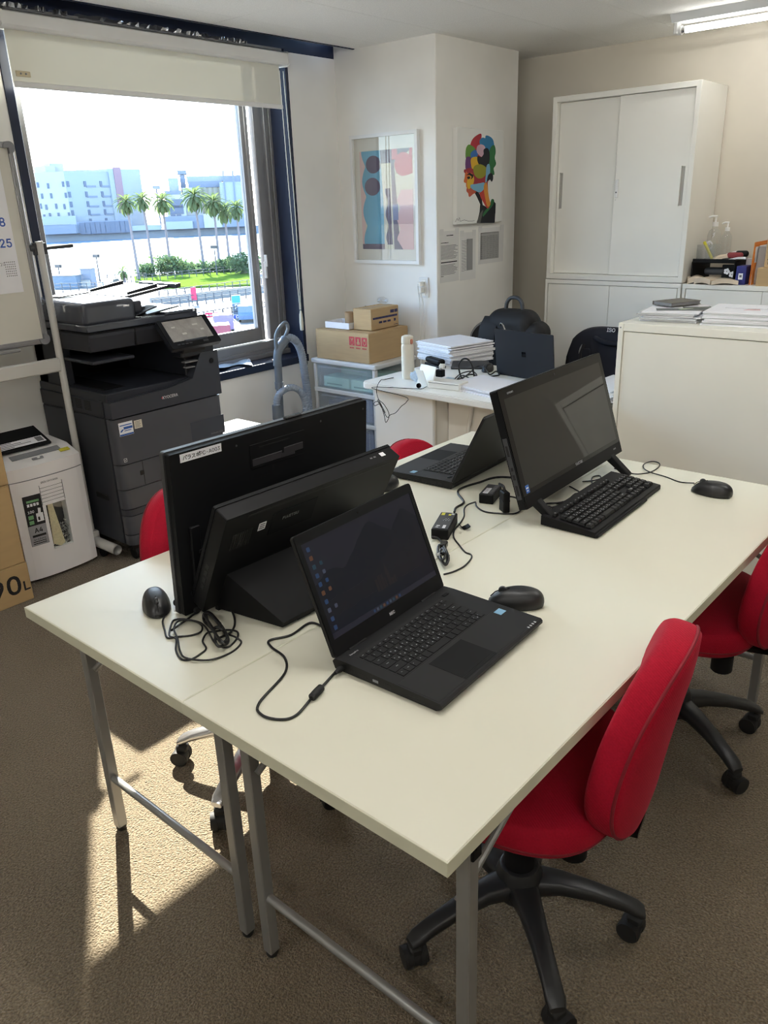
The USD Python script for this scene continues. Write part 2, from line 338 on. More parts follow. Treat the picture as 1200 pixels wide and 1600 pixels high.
put('cord', [tube(spline([(0, .0, 2.24), (.0, .012, 1.5), (0, .03, .93)], 10), .0028, 6), tube(spline([(.0, .03, 2.24), (.002, .045, 1.5), (0, .038, .93)], 10), .0028, 6)], cordm, pc)
put('tassel', lathe([(0, 0), (.011, .004), (.013, .05), (.010, .10), (.005, .125), (0, .125)], (0, .036, .80), 16), cordm, pc)

# ---------------------------------------------------------------- ceiling lamps
def tube_mat(n, k): return usdkit.material(stage, '/World/Looks/' + n, {'e': ('emission', {'color': (1., .985, .95), 'strength': k})}, surface='e.emission')
tubem = tube_mat('lamp_tube', LAMP * 6); tubedim = tube_mat('dim_lamp_tube', LAMP * 6 * LAMP_DIM)
lampw = mat('lamp_enamel', C(228, 230, 230), .3)
def lamp(loc, label, tm, group=None):
    t = thing('ceiling_lamp', label, 'ceiling lamp', loc, 0, group)
    put('housing', ext(Polygon([(-.075, 0), (-.045, -.035), (.045, -.035), (.075, 0)]), 1.26, -.63).apply_transform(np.array([[0, 0, 1, 0], [1, 0, 0, 0], [0, 1, 0, 0], [0, 0, 0, 1.]])), lampw, t, smooth=False)
    for s in (-1, 1):
        put('lamp_holder', [bx(.022, .05, .055, (s * .615, 0, -.058), .004), cyl(.022, .016, (s * .597, 0, -.068), 'x', 20)], MAT['white'], t)
        put('tube_cap', cyl(.0165, .02, (s * .58, 0, -.068), 'x', 20, c=.002), MAT['chrome'], t)
    put('fluorescent_tube', cyl(.0160, 1.14, (0, 0, -.068), 'x', 20), tm, t)
    return t
lamp((.455, 3.93, ZC), 'lit fluorescent tube lamp on the ceiling above the white wall cabinets', tubedim)
for x, y in LAMP_SPOTS:
    lamp((x, y, ZC), 'fluorescent ceiling lamp of the room that lies outside the picture', tubem, 'lamps outside the picture')
# ================================================================ tables
TZ = .70
TYAW = math.radians(-.8)
def make_table(x, label):
    """A folding table .6 x 1.784, its near left corner at the local origin."""
    a = TYAW
    t = thing('folding_table', label, 'table', (x * math.cos(a), x * math.sin(a), 0), a)
    L, Wd = 1.784, .5985
    top = bb(.0008, Wd, 0, L, TZ - .027, TZ, .0015)
    tp = put('table_top', top, MAT['cream'], t, smooth=False)
    put('edge_band', [bb(-.0002, Wd + .001, -.0012, .0006, TZ - .0265, TZ - .0012, .0004), bb(-.0002, Wd + .001, L - .0006, L + .001, TZ - .0265, TZ - .0012, .0004), bb(.0002, .0012, 0, L, TZ - .0265, TZ - .0012, .0003), bb(Wd - .0004, Wd + .0012, 0, L, TZ - .0265, TZ - .0012, .0003)], MAT['creamedge'], tp, smooth=False)
    put('apron_rail', [bb(.045, .065, .12, L - .12, TZ - .065, TZ - .027, .002), bb(Wd - .065, Wd - .045, .12, L - .12, TZ - .065, TZ - .027, .002)], MAT['steel'], t, smooth=False)
    for ye, sg in ((.105, 1), (L - .105, -1)):
        for xl in (.040, Wd - .040):
            lg = put('leg', bx(.026, .026, TZ - .027 - .014, (xl, ye, (TZ - .027 + .014) / 2), .002), MAT['steel'], t, smooth=False)
            put('foot', lathe([(0, .0), (.011, .0), (.0135, .006), (.0135, .016), (0, .016)], (xl, ye, 0), 20), MAT['rubber'], lg)
        put('cross_bar', cyl(.0095, Wd - .09, (Wd / 2, ye, .172), 'x', 16), MAT['steel'], t)
        put('upper_bar', cyl(.0105, Wd - .09, (Wd / 2, ye - .0 * sg, TZ - .085), 'x', 16), MAT['steel'], t)
        for xl, s in ((.040, 1), (Wd - .040, -1)):
            br = ext(Polygon([(-.018, -.03), (.018, -.03), (.02, .0), (.012, .045), (-.012, .045), (-.02, 0)]).buffer(.004), .004)
            put('hinge_bracket', [tf(br, FACE_PX, T(xl + s * .018, ye, TZ - .075)), bx(.03, .05, .004, (xl + s * .02, ye, TZ - .029), .001)], MAT['steel'], t, smooth=False)
            lk = put('lock_button', [bx(.006, .024, .05, (xl - s * .016, ye, TZ - .065), .002), bx(.004, .014, .02, (xl - s * .019, ye, TZ - .06), .001)], MAT['blackm'], t)
        # folding brace
        for xl in (.058, Wd - .058):
            put('folding_brace', tube([(xl, ye, TZ - .20), (xl, ye + sg * .30, TZ - .035)], .007, 10), MAT['steel'], t)
    return t
ta = make_table(0., 'cream folding table on the window side with two all-in-one computers seen from behind')
tb = make_table(.6, 'cream folding table nearest the camera carrying the open laptop and the wide keyboard')

# ================================================================ red office chairs
redm = usdkit.material(stage, '/World/Looks/red_cloth', {'t': ('texture_coordinate', {}), 'w': ('wave_texture', {'scale': 95., 'bands_direction': 'diagonal', 'distortion': 1.5}), 'n': ('noise_texture', {'scale': 260., 'detail': 2.}),
    'r': ('rgb_ramp', {'ramp': [(.0, C(138, 7, 30)), (1., C(172, 14, 42))]}), 'a': ('math', {'math_type': 'multiply'}), 'b': ('bump', {'strength': .35, 'distance': .0012}), 'p': ('principled_bsdf', {'roughness': .85, 'specular_ior_level': .2, 'sheen_weight': .12, 'sheen_roughness': .4, 'sheen_tint': C(255, 120, 140)})},
    [('t.object', 'w.vector'), ('t.object', 'n.vector'), ('n.fac', 'r.fac'), ('r.color', 'p.base_color'), ('w.fac', 'a.value1'), ('n.fac', 'a.value2'), ('a.value', 'b.height'), ('b.normal', 'p.normal')], surface='p.BSDF')
pipm = mat('red_piping', C(120, 8, 26), .8)
basem = mat('chair_base_nylon', C(26, 27, 29), .42, var=.15, vscale=30, bump=.1, bscale=700, bdist=.0004)
def egg(w, h, n=56, top=.92, p=2.35):
    """Outline of the backrest: broad at the bottom, narrowing upwards."""
    a = np.linspace(0, 2 * math.pi, n, endpoint=False)
    x = np.sign(np.cos(a)) * np.abs(np.cos(a)) ** (2 / p) * w / 2; y = np.sign(np.sin(a)) * np.abs(np.sin(a)) ** (2 / p) * h / 2
    return np.c_[x * (1 - (1 - top) * (y / h + .5)), y]
def cushion(out, th, curve, mid=.0, bulge=.012, n=6):
    """A pad over the outline 'out' (xy), thickness th in z, edges rounded; curve(x, y) bends it."""
    secs = []
    for k in range(2 * n + 1):
        u = -1 + k / n
        s = (1 - abs(u) ** 3.2 * .09 - (.10 if abs(u) == 1 else 0))
        secs.append(np.c_[out * s, np.full(len(out), u * th / 2)])
    S = [np.c_[out * f, np.full(len(out), -th / 2 - bulge * (1 - f * f))] for f in (.05, .35, .62)] + secs + [np.c_[out * f, np.full(len(out), th / 2 + bulge * (1 - f * f))] for f in (.62, .35, .05)]
    S = np.array(S); S[..., 2] += curve(S[..., 0], S[..., 1])
    return loft(S)
def make_chair(label, loc, rz, seat_z=.435, base_rot=0., back_dx=.0, base=None):
    """Office chair facing local -X, its column on the local origin."""
    t = thing('office_chair', label, 'chair', loc, rz); base = base or basem
    n = 56; a = np.linspace(0, 2 * math.pi, n, endpoint=False)
    so = np.c_[np.sign(np.cos(a)) * np.abs(np.cos(a)) ** (2 / 3.) * .225, np.sign(np.sin(a)) * np.abs(np.sin(a)) ** (2 / 2.8) * .235]
    st = put('seat', tf(cushion(so, .085, lambda x, y: -.035 * np.clip((-x - .10) / .12, 0, 1) ** 2 + .012 * (y / .2) ** 2), T(-.015, 0, seat_z - .03)), redm, t, smooth=50)
    put('piping', tube([(q[0] * .985 - .015, q[1] * .985, seat_z - .048 - .035 * max(0, min(1, (-q[0] - .10) / .12)) ** 2 + .012 * (q[1] / .2) ** 2) for q in so], .004, 6, True), pipm, st)
    # backrest: local frame x = across, y = up, z = rear
    eo = egg(.395, .415, top=.80)
    bend = lambda x, y: -.055 * (x / .2) ** 2 * .6 + .012 * (y / .2) ** 2
    M = T(.235 + back_dx, 0, seat_z + .145) @ RY(.15) @ np.array([[0, 0, 1, 0], [1, 0, 0, 0], [0, 1, 0, 0], [0, 0, 0, 1.]])
    bk = put('backrest', tf(cushion(eo, .075, bend, bulge=.008), M), redm, t, smooth=50)
    o2 = eo * .985
    put('piping', tf(tube([(q[0], q[1], .022 + bend(*q)) for q in o2], .0035, 6, True), M), pipm, bk)
    # J-bar, mechanism, lever, column
    put('back_bar', [loft([[(x + dx, y, z + dz) for y, dx, dz in ((-.032, 0, -.006), (.032, 0, -.006), (.032, 0, .006), (-.032, 0, .006))] for x, z, dx, dz in ((.02, seat_z - .095, 0, 0), (.19, seat_z - .095, 0, 0), (.245, seat_z - .088, 0, 0))]),], MAT['blackg'], t, smooth=40)
    put('mechanism', [rbx(.20, .15, .045, .012, (0, 0, seat_z - .098)), bx(.26, .05, .02, (0, 0, seat_z - .083), .004)], MAT['blackm'], t)
    put('adjusting_knob', cyl(.028, .055, (.13, -.06, seat_z - .135), 'z', 20, c=.004), MAT['blackm'], t)
    put('lever', cable([(0, .07, seat_z - .1), (0, .15, seat_z - .105), (.0, .21, seat_z - .095)], .006), MAT['blackm'], t)
    put('gas_column', [cyl(.034, .16, (0, 0, .23), n=28, c=.003), cyl(.03, .04, (0, 0, .135), n=28), cyl(.019, max(.03, seat_z - .40), (0, 0, .31 + max(.03, seat_z - .40) / 2), n=20)] if seat_z > .42 else [cyl(.034, seat_z - .22, (0, 0, .15 + (seat_z - .27) / 2), n=28, c=.003)], MAT['blackm'], t)
    put('base_hub', lathe([(0, .095), (.048, .095), (.056, .11), (.052, .15), (.042, .175), (.036, .178), (0, .178)], n=32), basem, t)
    for k in range(5):
        b = base_rot + k * 2 * math.pi / 5
        secs = []
        for r, zc, wd, ht in ((.03, .13, .036, .04), (.09, .133, .027, .032), (.16, .120, .022, .026), (.225, .100, .02, .022), (.258, .086, .021, .018), (.272, .078, .016, .012)):
            g = np.linspace(0, 2 * math.pi, 12, endpoint=False)
            secs.append([(r, wd * np.sign(np.cos(q)) * abs(np.cos(q)) ** .6, zc + ht * .62 * np.sign(np.sin(q)) * abs(np.sin(q)) ** .7) for q in g])
        arm = put('base_arm', tf(loft(secs), RZ(b)), base, t, smooth=50)
        cr = 1.1 + k * 1.9
        cm = T(.258 * math.cos(b), .258 * math.sin(b), 0) @ RZ(cr)
        wheel = lathe([(0, -.010), (.019, -.010), (.0255, -.006), (.0255, .006), (.019, .010), (0, .010)], n=24)
        put('caster', [tf(wheel, RX(math.pi / 2), T(.012, s * .0145, .0256), cm) for s in (-1, 1)] + [tf(cyl(.0235, .052, (.012, 0, .028), 'y', 20), cm), tf(bx(.034, .03, .024, (.004, 0, .056), .006), cm), tf(cyl(.007, .03, (0, 0, .068)), cm)], MAT['rubber'], t, smooth=40)
    return t
make_chair('red cloth office chair pushed under the near corner of the table, by the open laptop', (1.02, .50, 0), math.radians(10), .475, math.radians(-43 - 10))
make_chair('red office chair cut off by the right edge of the picture', (1.035, 1.355, 0), math.radians(4), .475, math.radians(-30 - 4))
make_chair('red office chair on the window side, its back standing before the dark copier', (.17, .525, 0), math.pi + .02, .475, math.radians(178), base=mat('polished_base', C(196, 196, 198), .22, metal=.9))
make_chair('red office chair of which only the top of the back shows, before the drawers', (.17, 1.52, 0), math.pi - .05, .355, math.radians(20))
# ================================================================ computers on the tables
KEYM = mat('key_plastic', C(13, 13, 15), .48, spec=.3, bump=.1, bscale=900, bdist=.0003)
SHELL = mat('laptop_shell', C(17, 17, 19), .48, spec=.3, var=.08, vscale=20, bump=.18, bscale=1500, bdist=.0003)
SCREEN_OFF = mat('screen_off', C(10, 11, 13), .06, spec=.6)
LEG_CACHE = {}
def glyph(s, h, at, rot=0., d=.00025):
    k = (s, h)
    if k not in LEG_CACHE: LEG_CACHE[k] = text(s, h, d)
    return tf(LEG_CACHE[k], RZ(rot), T(*at))
def key_rows(kind):
    """(x0, width, text) of every key of each row, back row first, in key units."""
    r = []
    if kind == 'laptop':
        r.append([(i * .94, .94, s) for i, s in enumerate(['esc', 'F1', 'F2', 'F3', 'F4', 'F5', 'F6', 'F7', 'F8', 'F9', 'F10', 'F11', 'F12', 'Pr', 'Ins', 'Del'])])
        r.append([(i, 1, s) for i, s in enumerate('`1234567890-^')] + [(13, 2.04, 'BS')])
        r.append([(0, 1.4, 'Tab')] + [(1.4 + i, 1, s) for i, s in enumerate('QWERTYUIOP@[')] + [(13.4, 1.64, 'Enter')])
        r.append([(0, 1.7, 'Caps')] + [(1.7 + i, 1, s) for i, s in enumerate('ASDFGHJKL;:]')] + [(13.7, 1.34, '')])
        r.append([(0, 2.15, 'Shift')] + [(2.15 + i, 1, s) for i, s in enumerate('ZXCVBNM,./_')] + [(13.15, .9, '^'), (14.05, .99, 'Sh')])
        r.append([(0, 1, 'Fn'), (1, 1.1, 'Ctrl'), (2.1, 1, '+'), (3.1, 1, 'Alt'), (4.1, 1, ''), (5.1, 3.4, ''), (8.5, 1, ''), (9.5, 1, ''), (10.5, 1, ''), (11.5, 1, 'Ctl'), (12.5, .85, '<'), (13.35, .85, 'v'), (14.2, .85, '>')])
    return r
def make_laptop(label, loc, yaw, tilt, on_screen):
    """Local origin under the middle of the hinge, front towards local -y."""
    w, d, l, h = .371, .241, .248, .026
    t = thing('laptop', label, 'laptop', (loc[0], loc[1], TZ), yaw)
    prof = Polygon([(.006, .003), (-d + .012, .003), (-d, .010), (-d, h - .010), (-d + .004, h - .006), (-.02, h), (.006, h - .001), (.012, h - .008)])
    bs = ext(prof.buffer(-.001).buffer(.001), w, -w / 2)     # profile in (y, z), extruded along x
    M = np.array([[0, 0, 1., 0], [1, 0, 0, 0], [0, 1, 0, 0], [0, 0, 0, 1]])
    base = put('base', [tf(bs, M), bb(-w / 2 + .03, -w / 2 + .05, -.03, -.05, 0, .004), bb(w / 2 - .05, w / 2 - .03, -.05, -.03, 0, .004), bb(-w / 2 + .03, -w / 2 + .05, -d + .02, -d + .04, 0, .004), bb(w / 2 - .05, w / 2 - .03, -d + .02, -d + .04, 0, .004)], SHELL, t, smooth=20)
    zt = lambda y: h - .0063 * max(0, (-.02 - y)) / (d - .024) if y < -.02 else h
    slope = math.atan(.0063 / (d - .024))
    D = T(0, -.02, h) @ RX(slope) @ T(0, .02, -h)            # deck plane, falling slightly to the front
    put('palm_rest', tf(bb(-w / 2 + .004, w / 2 - .004, -d + .008, -.142, h - .0004, h + .0006, .0004), D), mat('palm_rest_film', C(24, 24, 26), .45, spec=.3, var=.05, vscale=10) if not stage.GetPrimAtPath('/World/Looks/palm_rest_film') else UsdShade.Material.Get(stage, '/World/Looks/palm_rest_film'), base, smooth=False)
    put('touchpad', [tf(bb(-.075 - .02, .035 - .02, -.225, -.150, h + .0005, h + .0012, .0004), D)], MAT['blackm'], base, smooth=False)
    put('touchpad_button', tf(bb(-.075 - .02, .035 - .02, -.233, -.2258, h + .0005, h + .0011, .0003), D), MAT['blackm'], base, smooth=False)
    # keyboard in a shallow well: every key a piece
    kw = .285; u = kw / 15.04; xk = -.158; yk = -.030
    rows = key_rows('laptop'); yy = yk; legend = []
    put('keyboard_well', tf(bb(xk - .003, xk + kw + .003, yk - u * 5.75 - .002, yk + .003, h - .0002, h + .0003, .0002), D), MAT['rubber'], base, smooth=False)
    for i, row in enumerate(rows):
        kh = u * (.62 if i == 0 else 1.0) * 1.02
        for x0, kw_, s in row:
            cx = xk + (x0 + kw_ / 2) * u; cy = yy - kh / 2
            put('key', tf(bx(kw_ * u - .0026, kh - .0026, .0022, (cx, cy, h + .0014), .0006), D), KEYM, base, smooth=False)
            if s:
                g = .0032 if len(s) == 1 else .0021
                legend.append(tf(glyph(s, g, (cx - (.004 if len(s) == 1 else 0), cy + .0022, h + .0025)), D))
                if len(s) == 1 and s.isalpha(): legend.append(tf(bx(.0024, .0024, .0002, (cx + .0035, cy - .003, h + .0026), 0), D))
        yy -= kh
    put('key_print', legend, MAT['dimtext'], base, smooth=False)
    put('power_button', tf(rbx(.018, .008, .002, .0009, (.150, -.022, h + .0005)), D), MAT['blackm'], base)
    stk = put('sticker', tf(bb(.146, .168, -.165, -.147, h + .0006, h + .001, 0), D), MAT['palesticker'], base, smooth=False)
    put('led_print', [tf(bb(.135 + k * .009, .139 + k * .009, -d + .004, -d + .010, h - .0004, h + .0006, 0), D) for k in range(4)], MAT['whitetext'], base, smooth=False)
    put('model_print', tf(tf(text('VersaPro', .0042, .0003), T(-.150, -.012, h)), RX(0)), MAT['whitetext'], base, smooth=False)
    # ports on the left side
    P = np.array([[0, 0, -1., 0], [-1, 0, 0, 0], [0, 1, 0, 0], [0, 0, 0, 1]])
    side = []
    for y0, y1, z0, z1 in ((-.030, -.042, .009, .015), (-.052, -.072, .008, .016), (-.085, -.103, .0075, .0165), (-.115, -.130, .009, .016), (-.165, -.205, .0075, .0105)):
        side.append(bb(-w / 2 - .0006, -w / 2 + .002, y1, y0, z0, z1, .0005))
        side.append(bb(w / 2 - .002, w / 2 + .0006, y1, y0, z0, z1, .0005))
    put('port', side, MAT['rubber'], base, smooth=False)
    put('video_port', [bb(-w / 2 - .0012, -w / 2 + .002, -.101, -.087, .009, .0155, .001)], MAT['grey'], base, smooth=False)
    # lid
    LM = np.array([[1, 0, 0, 0], [0, math.sin(tilt), -math.cos(tilt), .004], [0, math.cos(tilt), math.sin(tilt), h - .004], [0, 0, 0, 1.]])
    lid = put('lid', tf(ext(rrect(w, l, .007, 0, l / 2 + .002), .0075, -.0075), LM), SHELL, t, smooth=25)
    put('bezel', tf(ext(rrect(w - .004, l - .003, .006, 0, l / 2 + .003).difference(sbox(-.172, .036, .172, .230)), .0014, 0), LM), MAT['blackm'], lid, smooth=False)
    put('hinge', [tf(cyl(.0065, .05, (s * .12, .0, -.002), 'x', 16), LM) for s in (-1, 1)], MAT['black'], lid)
    put('camera_lens', tf(cyl(.002, .001, (0, l - .008, .0015), n=12), LM), MAT['blackg'], lid)
    put('logo_print', tf(tf(text('NEC', .0062, .0004, True), T(.0, .018, .0014)), LM), MAT['whitetext'], lid, smooth=False)
    put('back_logo_print', tf(tf(text('NEC', .011, .0004, True), RY(math.pi), T(0, .155, -.0076)), LM), MAT['grey'], lid, smooth=False)
    sw, sh = .344, .194
    S = LM @ T(-.172, .036, .0003)
    if not on_screen:
        put('screen', tf(bb(0, sw, 0, sh, -.001, 0, 0), S), SCREEN_OFF, t, smooth=False)
    else:
        def glow(n, c, k=1.): return usdkit.material(stage, '/World/Looks/' + n, {'p': ('principled_bsdf', {'base_color': C(4, 4, 5), 'roughness': .3, 'specular_ior_level': .3, 'emission_color': c, 'emission_strength': k * .7})}, [], surface='p.BSDF')
        sc = put('screen', tf(bb(0, sw, 0, sh, -.001, 0, 0), S), glow('screen_sky', C(30, 31, 42), 1.), t, smooth=False)
        rr = random.Random(5)
        def ridge(y0, amp, seed, n=26, peaks=()):
            r2 = random.Random(seed); pts = [(0, 0)]
            for i in range(n + 1):
                xx = sw * i / n; yv = y0 + amp * (r2.random() - .5)
                for px_, hh, ww in peaks: yv = max(yv, y0 + hh * max(0, 1 - abs(xx - px_) / ww) + amp * .3 * (r2.random() - .5))
                pts.append((xx, max(.012, min(sh - .002, yv))))
            return Polygon(pts + [(sw, 0)])
        put('wallpaper_mountain', tf(ext(ridge(.10, .012, 2, 30, ((.19, .082, .12), (.30, .075, .10), (.05, .03, .08))), .0001, .0001), S), glow('screen_mountain', C(17, 20, 31)), sc, smooth=False)
        put('wallpaper_mountain', tf(ext(ridge(.07, .014, 3, 30, ((.25, .05, .10), (.33, .06, .06))), .0001, .0002), S), glow('screen_hill', C(20, 22, 31)), sc, smooth=False)
        put('wallpaper_lake', tf(ext(ridge(.040, .006, 8, 20), .0001, .0003), S), glow('screen_lake', C(16, 21, 32)), sc, smooth=False)
        town = [sbox(.155 + k * .0095, .035, .155 + k * .0095 + rr.uniform(.004, .009), .035 + rr.uniform(.01, .032)) for k in range(7)] + [Polygon([(.19, .06), (.196, .085), (.202, .06)])]
        put('wallpaper_town', tf(ext(unary_union(town), .0001, .0004), S), glow('screen_town', C(33, 30, 33)), sc, smooth=False)
        put('taskbar', tf(bb(0, sw, 0, .011, .0001, .0005, 0), S), glow('screen_taskbar', C(34, 36, 48)), sc, smooth=False)
        ic = [glow('icon_blue', C(36, 62, 96)), glow('icon_orange', C(92, 62, 44)), glow('icon_teal', C(34, 64, 78)), glow('icon_pale', C(66, 74, 92))]
        for k in range(10):
            put('desktop_icon', tf(ext(rrect(.009, .009, .002, .014, sh - .014 - k * .0178), .0001, .0004), S), ic[k % 4 if k % 3 else 0], sc, smooth=False)
            if k in (1, 2, 3, 4, 6): put('desktop_icon', tf(ext(rrect(.008, .008, .002, .034, sh - .030 - k * .0178), .0001, .0004), S), ic[(k + 1) % 4], sc, smooth=False)
        for k in range(9):
            put('taskbar_icon', tf(ext(rrect(.006, .006, .001, sw / 2 - .045 + k * .0105, .0055), .0001, .0006), S), ic[(k * 3) % 4], sc, smooth=False)
    return t
lap1 = make_laptop('black laptop with its dim desktop screen open towards the near red chair', (.752, .424), 1.601, .379, True)
lap2 = make_laptop('black laptop seen from behind, screen turned away, beside the glossy-screen computer', (.333, 1.378), -1.529, .47, False)

def pad(w, h, r): return rrect(w, h, r)
# ---- the large all-in-one with its back to the camera
t = thing('desktop_computer', 'large black all-in-one computer seen from behind with a white tape label', 'computer', (.36, .475, TZ), -1.61)
w, h, tl = .575, .372, .065
PM = np.array([[-1, 0, 0, 0], [0, math.sin(tl), math.cos(tl), 0], [0, math.cos(tl), -math.sin(tl), .006], [0, 0, 0, 1.]])    # x right as seen from behind, y up, z out of the back
bk = put('rear_cover', tf(ext(rrect(w, h, .004, 0, h / 2), .016, -.016), PM), MAT['blackm'], t, smooth=20)
fr = put('front_frame', tf(ext(rrect(w + .006, h + .004, .006, 0, h / 2), .012, -.030), PM), MAT['dgrey'], t, smooth=20)
put('screen', tf(bb(-w / 2 + .012, w / 2 - .012, .03, h - .012, -.0312, -.030, 0), PM), SCREEN_OFF, t, smooth=False)
put('upper_cover', [tf(bb(-.085, .075, h - .085, h - .028, 0, .0015, .0006), PM), tf(bb(-.06, .03, h - .040, h - .037, .0013, .002, .0003), PM)], MAT['blackm'], bk, smooth=False)
put('speaker_slot', [tf(bb(-.08, .005, h - .078, h - .062, .0014, .0022, .0006), PM), tf(bb(.012, .070, h - .072, h - .056, .0014, .0022, .0006), PM), tf(bb(.005, .045, h - .0785, h - .069, .0014, .0021, .0006), PM)], MAT['grey'] if False else mat('smoked_slot', C(48, 47, 50), .35), bk, smooth=False)
put('screw', [tf(cyl(.0025, .0014, (x, y, .0003), n=10), PM) for x, y in ((.275, h - .02), (.275, .06), (-.12, h - .02), (.13, h - .02))], MAT['dgrey'], bk)
put('port_panel', [tf(bb(-w / 2 + .03, -w / 2 + .055, .07, .205, -.004, .007, .002), PM), tf(bb(-w / 2 + .046, -w / 2 + .056, .14, .148, .004, .009, .001), PM), tf(bb(-w / 2 + .040, -w / 2 + .045, .095, .1, .006, .008, .001), PM)], MAT['black'], bk, smooth=False)
put('cable_cover', tf(bb(-w / 2 + .02, w / 2 - .10, .045, .058, 0, .004, .001), PM), MAT['black'], bk, smooth=False)
put('camera_hood', tf(bx(.05, .006, .012, (.06, h + .003, -.02), .002), PM), MAT['rubber'], t)
tp = put('tape_label', tf(bb(-w / 2 + .025, -w / 2 + .128, h - .022, h - .004, .0, .0006, 0), PM), MAT['paper'], bk, smooth=False)
def strokes(segs, s, ox, oy, r=.055):
    return unary_union([LineString([(ox + x * s, oy + y * s) for x, y in g]).buffer(r * s, quad_segs=3) for g in segs])
PA = [[(.32, .78), (.25, .45), (.08, .12)], [(.55, .8), (.72, .5), (.86, .12)], [(.90 + .09 * math.cos(a), .86 + .09 * math.sin(a)) for a in np.linspace(0, 6.3, 9)]]
RA = [[(.2, .85), (.8, .85)], [(.12, .6), (.85, .6), (.8, .4), (.6, .18), (.3, .05)]]
SU = [[(.15, .8), (.75, .8), (.6, .5), (.38, .25), (.1, .08)], [(.52, .42), (.85, .08)]]
PO = [[(.1, .66), (.85, .66)], [(.48, .9), (.48, .1), (.38, .16)], [(.3, .48), (.15, .2)], [(.66, .48), (.82, .2)], [(.92 + .08 * math.cos(a), .86 + .08 * math.sin(a)) for a in np.linspace(0, 6.3, 9)]]
jp = unary_union([strokes(gl, .0102, -w / 2 + .031 + i * .0108, h - .0182) for i, gl in enumerate((PA, RA, SU, PO))])
put('label_text', [tf(ext(jp, .0003, .0006), PM), tf(tf(text('PC-A003', .0082, .0003), T(-w / 2 + .0985, h - .0135, .0006)), PM)], MAT['ink'], bk, smooth=False)
put('foot', [rbx(.05, .035, .016, .007, (s * .25, -.05, .012)) for s in (-1, 1)] + [bx(.03, .05, .012, (s * .25, -.02, .010), .003) for s in (-1, 1)], MAT['rubber'], t)

# ---- the leaning all-in-one behind the laptop
t = thing('desktop_computer', 'black leaning all-in-one computer on a wedge foot seen from behind, close behind the open laptop', 'computer', (.392, .475, TZ), -1.60)
w, h, tl = .525, .278, .475
PM = np.array([[-1, 0, 0, 0], [0, math.sin(tl), math.cos(tl), 0], [0, math.cos(tl), -math.sin(tl), .012], [0, 0, 0, 1.]])
bk = put('rear_cover', tf(ext(rrect(w, h, .004, 0, h / 2), .036, -.042), PM), MAT['black'], t, smooth=20)
put('front_frame', tf(ext(rrect(w + .004, h + .004, .005, 0, h / 2), .008, -.050), PM), MAT['blackm'], t, smooth=20)
put('screen', tf(bb(-w / 2 + .012, w / 2 - .012, .02, h - .014, -.0512, -.050, 0), PM), SCREEN_OFF, t, smooth=False)
put('vent_slot', tf(bb(-w / 2 + .06, w / 2 - .03, h - .017, h - .010, -.008, -.0055, .0008), PM), MAT['rubber'], bk, smooth=False)
put('vent_grille', [tf(bb(-w / 2 + .03 + k * .006, -w / 2 + .033 + k * .006, h - .10, h - .055, -.0066, -.0052, 0), PM) for k in range(9)], MAT['rubber'], bk, smooth=False)
put('access_panel', [tf(bb(-.13, .0, h - .10, h - .035, -.0065, -.0048, .0006), PM)], MAT['blackm'], bk, smooth=False)
put('model_print', [tf(tf(text('FUJITSU', .008, .0003), T(-.075, h - .06, -.0048)), PM)], MAT['greyink'], bk, smooth=False)
put('rating_sticker', [tf(bb(-.165, -.145, h - .072, h - .05, -.0062, -.0054, 0), PM)], MAT['paper'], bk, smooth=False)
put('rating_print', [tf(bb(-.162, -.148, h - .056 - k * .006, h - .053 - k * .006, -.0058, -.0051, 0), PM) for k in range(3)], MAT['greyink'], bk, smooth=False)
put('port', [tf(bb(-.20 + k * .017, -.19 + k * .017, .085, .095, -.0064, -.0052, .0004), PM) for k in range(7)] + [tf(bb(-.06, .03, .082, .098, -.0064, -.0050, .0004), PM)], MAT['dgrey'], bk, smooth=False)
put('screw', [tf(cyl(.002, .0012, (.02, h - .03, -.0055), n=10), PM)], MAT['rubber'], bk)
put('top_sticker', tf(bb(w / 2 - .05, w / 2 - .035, h - .0002, h + .0004, -.034, -.022, 0), PM), MAT['paper'], bk, smooth=False)
put('top_print', [tf(bb(w / 2 - .085 + k * .012, w / 2 - .078 + k * .012, h - .0002, h + .0003, -.03, -.026, 0), PM) for k in range(2)], MAT['greyink'], bk, smooth=False)
# wedge foot: from the back at mid height forward (local +y) to the table
p0 = PM @ np.array([0, .10, -.008, 1]); p1 = PM @ np.array([0, .01, -.02, 1])
ft = []
for s in (-1, 1):
    for (dy, z, xw) in ((p0[1], p0[2], .22), (p1[1], .006, .22), (.168, .004, .185), (.172, .016, .185), (.10, .048, .20)):
        ft.append((s * xw, dy, z))
stn = put('wedge_foot', trimesh.convex.convex_hull(np.array(ft)), MAT['black'], t, smooth=15)
put('rubber_pad', [bx(.04, .012, .006, (s * .12, .160, .003), .001) for s in (-1, 1)] + [bx(.04, .012, .016, (s * .2, -.012, .008), .001) for s in (-1, 1)], MAT['rubber'], stn)
put('side_port', [tf(bb(-w / 2 - .001, -w / 2 + .002, .06 + k * .02, .074 + k * .02, -.03, -.02, .0005), PM) for k in range(4)], MAT['rubber'], bk, smooth=False)

